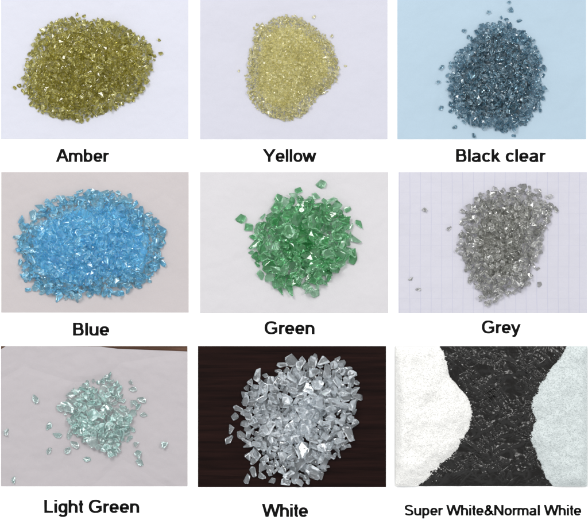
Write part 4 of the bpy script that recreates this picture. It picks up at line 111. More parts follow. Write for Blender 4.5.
[400,661,62,946,921,84,663,1338,31,695,561,106,767,492,95,577,722,114,714,827,125,257,1167,29,712,237,12,553,511,82,894,694,82,883,707,94,471,1090,113,285,1232,12,494,447,52,737,899,131,312,743,37,778,872,99,1059,1103,7,731,1334,32,1010,692,54,1028,712,52,403,895,92,728,1176,91,422,472,11,622,1302,27,640,395,74,1020,607,44,225,784,12,239,1077,29,780,331,21,923,376,11,826,430,78,260,767,45,880,1023,98,897,470,39,743,719,102,550,808,89,390,1289,12,599,450,71,773,518,79,930,668,78,1056,835,40,458,920,100,749,1356,34,574,290,7,363,805,83,687,797,127,328,796,65,751,870,118,683,941,134,914,859,112,525,1014,118,772,422,39,671,521,79,1034,902,38,262,1188,11,762,1361,11,518,683,95,832,873,117,1066,1066,21,334,1145,56,644,423,70,804,920,132,530,1115,90,518,476,43,810,479,65,651,663,98,631,1086,89,674,1224,55,994,1235,10,385,507,16,541,606,90,599,755,122,804,784,115,707,938,119,766,929,119,614,653,122,872,1103,73,485,1194,67,707,1319,35,423,687,64,475,791,81,628,792,101,866,1317,16,804,702,95,524,820,105,1077,910,42,886,996,87,373,1122,60,809,1176,60,591,1146,93,759,1094,96,466,1246,34,689,1344,11,661,391,88,205,873,16,820,1247,58,656,315,16,734,315,14,402,639,39,599,871,116,800,403,53,543,471,61,868,567,63,803,883,113,508,1013,97,321,1176,33,607,903,123,461,1195,84,718,571,89,831,692,85,340,730,42,898,727,71,983,890,51,621,982,103,752,1062,81,727,1098,79,465,1152,59,949,1297,9,792,479,84,516,504,62,806,569,76,486,678,87,873,951,104,593,994,121,700,962,119,725,1073,100,1010,1151,21,859,519,50,1017,590,52,520,737,104,426,865,96,331,920,72,545,992,107,754,953,118,819,994,113,1123,975,9,770,1033,111,370,1166,45,455,476,44,911,797,83,756,810,97,308,1179,15,1002,1177,17,637,1220,48,839,380,21,549,669,111,362,927,92,523,1230,40,932,565,66,1099,919,29,472,1007,98,685,1313,38,744,333,21,850,408,16,440,454,9,532,648,77,993,800,52,1081,813,13,257,985,33,426,1077,78,701,1189,71,586,1314,12,808,1333,11,414,443,9,535,767,110,839,796,105,902,867,97,604,393,74,798,343,15,751,675,110,859,790,111,609,973,135,942,951,77,754,1326,31,795,377,17,912,562,47,734,597,89,920,603,55,864,926,107,291,956,42,291,1026,38,409,1136,58,548,1196,55,730,1297,18,1061,679,44,1033,674,57,379,735,64,289,795,37,689,1073,102,926,834,103,472,982,128,855,1116,81,912,1209,33,759,362,18,810,529,57,335,866,51,177,873,9,845,902,108,413,966,82,975,1137,33,937,1228,22,679,436,75,869,431,37,685,467,75,876,605,93,588,628,117,833,664,107,974,762,76,227,855,19,948,839,78,288,1000,50,617,1047,121,1052,1022,17,605,1073,105,688,513,97,870,778,88,577,837,112,886,867,109,285,925,63,523,944,132,869,986,97,628,1002,127,572,661,91,707,983,99,989,1056,44,1040,1054,29,585,586,96,487,855,99,717,865,104,683,913,109,980,871,71,1107,1018,20,429,1124,82,791,1244,41,1019,1210,16,893,407,21,496,421,46,620,697,114,340,932,87,684,1008,123,311,1007,61,735,1015,120,973,1087,63,739,1184,70,670,445,62,500,525,50,1010,543,10,808,661,92,1078,744,11,504,914,95,882,921,81,663,1079,83,903,1104,56,950,1110,44,283,762,37,995,726,73,892,789,83,1020,818,47,1094,879,25,657,630,109,936,621,60,1105,676,14,997,848,72,729,956,117,582,877,137,332,1064,53,673,1161,75,819,357,5,949,481,11,334,795,48,197,843,8,690,846,104,751,894,103,899,945,84,264,1147,14,415,1219,31,610,467,63,777,463,62,412,546,21,943,569,56,836,931,116,725,616,111,788,654,110,283,851,56,496,838,109,593,1112,104,936,642,56,759,655,95,380,918,65,207,1021,9,481,1037,89,764,373,37,821,396,28,1055,666,31,615,676,101,408,762,72,419,926,78,426,1055,92,265,1093,24,467,1308,19,495,479,60,514,612,70,233,882,19,503,947,124,591,1048,120,685,1045,108,251,1041,45,661,390,56,449,871,83,531,899,104,949,900,63,1097,909,15,1001,978,52,1096,980,9,782,1097,73,642,1146,64,977,1199,24,571,516,68,871,887,90,686,491,83,736,483,86,790,535,80,298,689,60,525,1191,66,605,523,82,980,568,22,296,616,8,444,646,63,956,768,62,445,842,80,830,910,90,237,1066,16,435,1113,67,344,1190,24,467,459,52,736,542,96,580,608,84,955,797,68,524,877,109,556,1017,106,1000,1017,54,358,1100,60,943,1241,18,751,530,99,778,594,122,489,889,107,719,1279,28,1042,811,27,516,1050,94,891,1164,49,974,592,53,959,623,53,1081,678,9,333,830,56,1073,796,26,319,855,65,721,867,124,931,1188,38,750,516,88,1068,597,27,564,817,123,907,903,90,670,1027,119,296,1138,23,375,529,11,526,517,55,342,622,18,560,799,105,480,1204,43,906,1184,37,667,552,92,456,645,77,722,699,98,772,695,98,614,821,112,555,875,108,1036,943,43,1119,997,6,1025,1101,25,408,1247,47,870,1276,16,484,494,49,618,552,108,708,657,123,498,722,91,627,771,133,289,957,60,913,1021,81,772,1069,92,683,1171,62,885,439,18,603,502,66,1040,610,21,1068,647,9,663,899,94,305,933,39,765,921,100,533,1102,79,616,1195,52,739,1213,54,1079,580,9,692,782,110,686,882,115,680,323,25,515,412,32,768,479,82,961,546,26,1042,706,34,665,785,120,959,785,84,271,968,53,1090,1077,5,866,1230,38,483,671,70,494,694,72,327,759,47,783,783,97,1069,892,17,596,952,103,901,1045,72,1080,1030,12,806,1079,79,1078,1053,8,773,1184,57,617,1251,35,678,501,89,311,629,9,1005,891,44,533,952,114,335,956,69,602,383,49,585,554,79,855,680,96,923,815,98,1025,877,48,516,1197,55,636,358,27,372,570,10,517,735,79,429,792,71,851,762,85,406,1039,81,816,1199,50,320,1222,11,558,543,77,278,829,38,482,953,91,875,1132,51,876,1217,35,901,1296,11,725,354,29,806,433,55,364,715,62,305,846,39,579,1033,107,743,1154,82,1056,543,8,269,741,24,1103,774,18,651,819,105,895,842,74,470,859,90,603,889,95,752,1158,61,826,1223,43,721,500,90,249,722,16,393,870,86,879,844,92,301,975,57,530,1012,94,239,1123,11,660,1198,72,788,1150,63,544,491,64,337,777,59,402,929,100,651,917,115,533,446,41,662,875,97,960,987,55,248,1047,15,482,1128,68,664,844,119,269,1033,39,555,1095,78,659,1351,11,668,619,97,652,583,116,701,1090,79,573,1116,85,446,478,21,783,456,41,944,526,27,691,595,98,651,711,100,874,679,81,406,720,64,365,780,61,229,826,11,815,814,96,961,941,63,569,968,101,881,1027,79,568,1069,91,797,1112,69,498,1162,64,602,1158,60,501,1271,15,757,393,42,837,550,61,771,592,95,266,680,14,215,983,30,774,1006,111,987,1054,64,581,1094,88,856,1217,59,605,553,84,545,585,88,383,960,86,693,1100,89,497,1135,80,785,518,60,390,566,18,956,564,39,519,584,62,367,675,48,1042,721,19,810,797,94,328,896,55,376,961,69,839,975,89,585,1217,39,464,558,51,863,662,91,251,796,19,399,850,86,1028,862,39,299,905,49,244,964,20,622,933,107,383,1012,80,929,977,77,666,349,49,979,847,80,1017,896,56,442,1215,51,743,449,56,987,651,46,732,772,98,725,941,100,724,1042,91,749,1029,86,508,1300,10,576,452,56,734,662,96,707,809,110,401,898,70,444,1002,80,1033,1125,15,367,1147,37,726,1151,62,771,1307,10,484,1276,30,675,766,99,247,863,14,999,854,44,558,896,94,705,1061,81,634,1132,74,383,1140,43,556,739,107,759,754,98,324,933,51,312,982,72,744,1012,101,966,699,59,645,1301,15,557,1275,26,495,458,28,741,514,65,448,566,36,781,565,72,317,655,17,566,730,84,267,785,22,1077,780,12,861,816,88,617,864,92,541,932,109,325,977,51,944,1067,54,863,1082,66,1006,1123,33,417,1176,42,741,1324,10,855,591,72,375,893,57,702,1027,95,490,1184,52,426,1266,38,605,657,108,482,815,91,514,931,117,712,391,40,505,562,54,712,653,99,301,893,40,361,880,56,408,878,68,744,968,96,1006,1030,36,316,1144,29,765,1127,70,826,1306,10,618,294,8,640,300,25,422,534,23,471,523,35,1056,679,15,618,905,103,808,998,86,765,1034,96,604,1052,96,446,1187,52,512,1255,21,835,1252,45,1083,618,19,577,359,13,910,431,10,711,495,69,986,491,8,560,602,70,467,655,62,330,662,28,789,756,88,507,810,75,696,895,96,445,912,82,668,930,99,393,1017,67,234,1090,7,1002,576,33,1066,768,45,626,851,100,260,962,32,767,1011,87,467,481,28,828,641,91,504,409,14,555,401,30,594,413,41,509,433,36,808,440,29,606,588,83,758,549,74,454,728,70,900,667,66,936,691,60,228,998,12,1032,986,32,472,1221,31,570,1273,13,994,614,52,801,743,96,645,957,103,799,1030,100,809,1051,81,1046,1148,11,947,1201,22,682,363,37,558,567,74,994,607,31,827,640,73,680,677,97,1035,685,31,272,827,20,357,822,47,452,814,74,608,821,88,951,808,53,542,866,88,244,940,16,927,967,59,653,1178,56,553,374,25,666,589,100,1000,763,62,286,872,43,417,994,78,635,1061,93,621,1137,86,554,520,59,1029,577,9,957,595,38,289,768,22,956,861,56,898,894,71,632,941,94,905,928,68,674,1019,92,836,1071,73,395,1096,64,509,1233,27,540,1308,10,709,1321,9,578,371,30,414,657,52,441,671,75,421,735,70,648,732,106,586,847,90,713,909,101,936,998,60,306,1212,11,653,1252,40,644,538,89]),
 'blue': (1,
[190,1090,13,3,-4,-1,21,3,247,353,24,-10,-1,41,35,8,772,327,121,12,14,-52,35,8,542,533,166,36,80,19,35,6,1523,485,42,10,-5,-30,34,9,1399,423,64,4,-5,47,34,13,1352,696,88,0,8,-22,35,6,1003,491,158,37,-76,-10,28,8,705,1144,53,11,-1,-85,27,8,471,283,83,-65,38,-13,35,10,1123,271,104,6,-16,-4,30,8,761,750,154,-4,19,-82,34,3,1336,938,50,64,-8,-21,34,8,331,345,43,-3,31,-83,29,8,1232,629,127,22,-2,9,35,9,462,347,64,-10,-83,10,30,9,1195,1039,50,-8,-32,-82,28,8,497,1153,21,-53,-45,-2,33,9,248,799,105,36,-19,-33,30,12,1380,633,97,30,18,45,33,9,711,517,159,88,-23,-4,26,8,175,852,76,-13,2,15,26,8,329,897,109,-12,59,62,33,2,586,677,188,8,5,39,25,8,1135,708,144,5,0,-59,25,8,870,923,106,12,3,-49,28,6,723,178,64,8,35,74,32,6,922,429,150,20,-9,-59,27,3,184,670,88,-5,6,83,26,6,1112,832,164,12,-17,-56,35,0,269,1064,11,-7,0,-61,31,6,1050,221,47,7,-1,90,29,6,1460,828,55,-31,-15,-8,29,12,1487,602,65,-29,21,-54,29,8,1540,820,16,29,74,10,26,6,326,256,18,-68,5,-11,31,10,413,1039,67,59,12,-6,31,1,996,429,161,-42,-71,-14,24,8,1067,1123,16,-72,0,4,35,11,633,738,150,-3,14,-31,30,6,715,655,176,-7,48,-75,27,12,353,843,112,3,25,-50,29,3,1288,659,139,5,16,-36,31,7,405,220,41,4,23,63,25,8,1129,1124,28,14,-66,3,26,8,133,396,21,-36,-73,-17,34,7,1199,956,93,-17,10,-13,25,8,444,1097,56,28,13,-2,27,12,913,667,158,32,-10,-32,35,7,712,601,174,68,39,19,32,9,621,1039,91,21,-13,-4,28,6,879,586,155,28,40,14,35,7,178,926,65,61,28,3,35,5,1062,854,134,34,-27,83,32,1,792,124,44,4,-2,-66,24,6,1087,996,80,-43,79,-17,23,8,508,1105,52,9,11,22,30,11,404,958,62,9,-5,-38,24,8,826,839,122,81,-42,14,23,8,640,683,170,-21,9,-45,28,13,835,525,152,52,6,2,26,12,483,570,161,12,-1,55,28,9,663,428,138,13,-2,2,23,8,557,778,163,-77,43,-20,27,4,469,473,124,-26,18,-31,29,3,1145,408,125,-21,11,-81,32,9,80,563,28,28,-14,13,29,2,428,413,75,-15,-13,53,26,8,466,757,136,-16,15,-73,24,8,1087,615,153,27,19,30,34,13,988,794,144,-52,-77,-8,27,10,339,1108,9,6,0,21,27,11,938,232,97,-23,33,-49,33,2,784,1004,87,19,-8,-50,28,9,511,170,53,82,-29,21,28,2,1076,345,140,-4,-1,65,24,3,959,115,17,-29,3,2,29,2,1141,344,77,83,7,-14,30,1,903,260,105,1,-18,28,31,11,428,724,126,-25,-69,37,26,8,356,512,135,52,26,21,35,5,547,219,53,-6,8,12,27,11,1273,757,90,6,10,2,33,5,714,395,127,38,-74,22,31,7,584,964,82,15,-6,-55,35,11,1285,793,113,13,-75,52,26,2,1290,892,88,4,4,-17,25,3,508,434,119,-67,42,-48,28,3,269,692,110,-22,-2,-10,25,6,614,304,79,47,-70,28,26,6,577,360,114,-9,36,-62,26,2,1336,842,96,-53,-48,0,24,3,1177,458,131,-6,-91,6,21,8,405,653,153,-20,-21,82,27,13,1260,241,20,59,36,17,26,2,1327,289,16,2,-2,-62,30,7,1325,744,96,30,1,-37,24,9,921,793,154,-48,70,29,26,3,1017,604,132,4,-4,38,32,10,212,961,27,-1,-6,49,31,2,428,520,134,-13,-35,62,29,7,624,961,116,-12,-39,25,25,12,576,1108,44,-24,-83,12,25,4,289,455,60,-7,-15,-66,28,9,406,819,136,15,-3,-18,28,7,489,903,106,30,3,10,29,10,753,881,150,20,4,67,26,9,168,651,54,-10,2,-86,28,8,1208,202,27,10,-75,19,28,2,200,710,65,11,52,-64,29,12,1311,528,125,20,-68,29,23,8,672,923,124,39,54,-27,30,6,1423,499,80,-25,32,80,29,0,352,289,39,10,-59,-70,35,13,1201,554,116,-19,-23,38,27,2,881,729,152,-44,64,35,25,12,768,577,141,18,-18,82,35,13,889,161,35,41,-32,-57,30,10,127,476,14,10,-4,-32,24,9,1035,275,92,21,58,-8,31,7,969,584,147,13,11,51,26,4,1461,686,46,-9,-62,38,28,9,389,1085,24,9,-8,-41,28,8,269,951,68,-32,-11,-8,29,9,492,941,122,-38,21,72,27,1,977,694,148,-75,-24,17,25,3,958,1123,23,75,40,-32,30,11,1188,261,60,-36,4,-50,30,9,997,934,109,-6,2,-34,28,5,931,732,132,15,-26,78,35,7,924,307,110,37,1,-33,25,1,1125,641,151,-12,74,8,29,2,709,1015,87,22,-18,48,31,11,1039,152,54,-32,-7,37,30,5,793,940,107,6,10,-73,28,10,538,920,130,-79,27,-13,22,9,1158,185,16,-79,33,16,27,6,939,623,158,-7,-12,-58,23,13,297,1024,30,-67,-1,-7,24,1,289,598,111,-5,-21,46,22,6,116,805,20,-52,55,-36,22,8,946,533,168,22,30,65,24,2,1205,484,107,1,-14,-91,35,4,623,172,37,-8,64,24,31,9,1320,339,83,-80,38,2,24,1,1098,438,146,-45,40,-31,22,12,1306,1025,41,6,-8,85,20,8,816,472,159,19,-12,-17,23,1,596,411,92,-17,-4,-8,25,12,122,671,26,-39,-5,13,29,12,1290,321,56,-81,20,-1,30,6,622,550,135,54,73,-1,25,3,498,669,155,2,-18,-21,25,1,289,651,113,-18,-20,-11,30,4,459,193,13,18,-91,-3,24,2,871,415,155,-19,-79,-4,26,7,1053,576,163,-51,-74,26,24,4,1339,481,63,0,-36,71,32,2,1357,572,92,65,19,37,33,5,365,663,102,20,-18,-44,28,9,1199,1090,29,-9,45,-46,24,2,989,346,113,16,8,-60,24,1,592,450,124,-3,82,-25,23,3,1211,158,10,5,2,42,19,8,1024,826,133,29,-16,-71,28,6,514,1051,80,-80,-8,-1,19,8,1325,433,87,52,52,0,27,9,704,278,65,-6,6,12,30,5,601,623,161,-67,-33,2,22,8,674,1009,106,27,30,-54,30,5,235,438,27,75,-39,30,24,6,855,486,141,20,-16,-29,29,11,371,737,119,-14,22,-37,23,2,709,952,122,-19,13,77,23,12,1080,390,105,-9,2,-5,30,2,392,518,93,3,19,24,35,0,834,293,88,33,-62,-21,27,5,236,894,58,-20,74,-8,23,12,914,885,120,-18,14,-52,28,9,808,590,173,-22,-1,91,21,3,791,787,154,-20,-49,6,25,8,1179,981,77,26,-54,44,29,8,1050,546,113,7,4,90,29,8,337,686,117,-5,-1,-54,29,0,1286,831,88,14,-3,88,31,2,753,252,84,-17,-10,73,25,5,511,290,44,-14,56,36,31,1,1191,401,118,46,16,48,35,5,328,734,102,-2,-12,-2,24,1,984,189,81,-13,-5,64,24,9,625,485,147,10,7,-20,26,5,195,461,20,7,-15,-45,24,1,1502,732,25,24,-44,-21,25,2,1252,376,81,2,-36,-62,25,10,955,390,132,-26,-19,19,31,7,1259,504,101,10,-39,-83,26,10,148,562,20,24,0,89,27,13,1151,642,118,-2,-6,72,35,6,883,1110,33,-3,-12,-2,23,3,874,125,15,0,-4,-94,28,7,1541,530,14,0,18,-63,32,5,1026,710,155,-43,-11,13,22,2,495,1008,88,17,22,-39,25,2,677,345,92,-17,54,45,28,7,434,777,112,-3,4,-27,29,3,946,926,104,-5,-28,81,25,5,1527,646,17,-3,2,5,24,1,1483,837,16,9,-9,-58,29,9,538,975,88,-41,-60,50,24,12,383,1019,34,6,7,-22,27,6,1205,354,83,-13,-78,0,25,7,369,425,90,-33,76,-38,22,10,1177,672,145,24,-81,15,20,3,755,923,137,16,-7,57,23,1,1304,989,62,-12,18,-81,20,6,169,770,20,3,6,54,25,9,313,1076,26,-18,28,-22,23,12,757,416,126,-10,27,79,25,9,899,843,138,-4,29,-78,21,6,354,928,104,-23,-13,-3,25,2,679,1070,67,29,-77,33,18,8,718,216,49,3,-4,-57,31,3,1244,989,37,-6,-5,77,30,7,941,160,55,-22,10,18,20,8,347,502,94,-7,2,44,30,2,1449,556,51,10,13,55,20,8,1096,913,91,21,-2,-65,24,9,971,1064,55,-40,45,-31,30,7,608,224,54,9,-73,-36,21,12,1243,907,72,7,-85,10,31,5,1101,1047,13,9,-3,-28,19,8,688,316,83,24,-6,-76,25,11,556,742,138,34,-65,42,27,0,1170,844,132,-7,-2,54,30,13,1062,727,146,12,9,16,21,11,1085,493,127,1,30,41,22,1,425,470,99,-11,-25,-54,20,8,1012,991,82,-2,0,84,22,1,719,1099,52,18,-86,13,24,0,1100,116,17,-85,-7,-3,21,1,992,257,61,-3,23,9,35,0,837,1105,10,4,6,47,22,10,791,163,24,-16,7,-9,23,6,470,703,138,-37,7,-48,28,0,812,720,149,-57,-69,8,20,9,627,849,124,-14,-13,-36,25,7,684,822,156,41,-18,-21,26,0,884,253,58,-12,-6,-15,30,1,193,787,35,-5,-9,49,24,2,821,879,98,3,-2,-74,30,6,838,363,117,1,-9,-43,22,4,216,640,54,-19,8,-35,29,4,1428,702,73,-37,-58,-26,20,8,526,802,125,-30,23,79,27,7,715,104,15,13,-82,28,22,2,1194,493,134,75,-16,18,24,10,719,727,162,-11,34,71,20,3,826,1003,87,-72,43,-4,21,9,797,1121,17,23,-13,-81,21,9,574,328,92,-69,7,-13,26,0,938,477,125,35,-75,-31,26,12,1378,894,43,-70,60,2,20,2,150,951,22,-9,82,2,27,9,1294,1050,19,-85,27,17,27,4,632,1121,37,30,2,-36,19,8,1085,335,109,7,-20,-45,27,10,762,700,160,-64,20,-30,20,12,155,628,20,7,17,-82,25,6,264,606,69,-78,52,-5,30,11,802,408,135,69,-18,-1,27,4,293,983,51,34,45,-68,28,3,1016,1030,59,51,19,21,27,5,1126,1011,59,-9,43,-82,27,10,841,204,33,64,-59,29,28,6,715,341,80,13,4,-77,21,6,471,416,70,-1,-1,56,24,6,1454,629,59,-43,8,-75,26,13,1259,329,76,3,-3,-37,20,9,1292,606,110,-25,3,-27,25,11,433,867,102,-53,64,9,21,1,493,862,116,4,18,63,20,13,844,1065,32,70,31,-34,25,7,333,417,53,-62,41,-44,29,5,1364,346,27,-59,-41,-26,28,7,1246,414,88,13,9,15,21,2,215,508,56,23,-19,-16,20,9,1365,798,80,-49,31,62,27,0,1298,407,54,-10,-6,-75,29,11,626,360,94,-3,-83,6,19,9,1038,402,119,-24,-6,89,27,10,307,555,112,-31,-63,43,29,5,1027,426,136,-6,-29,53,25,8,1214,688,144,54,-61,-20,20,2,694,748,152,0,78,-2,22,9,1259,436,66,-7,2,94,26,10,1052,504,114,13,26,90,25,6,668,612,143,-2,-4,-20,23,8,1471,883,50,-34,24,-63,19,12,173,988,20,-66,-52,-17,19,6,875,1081,48,58,67,9,16,8],
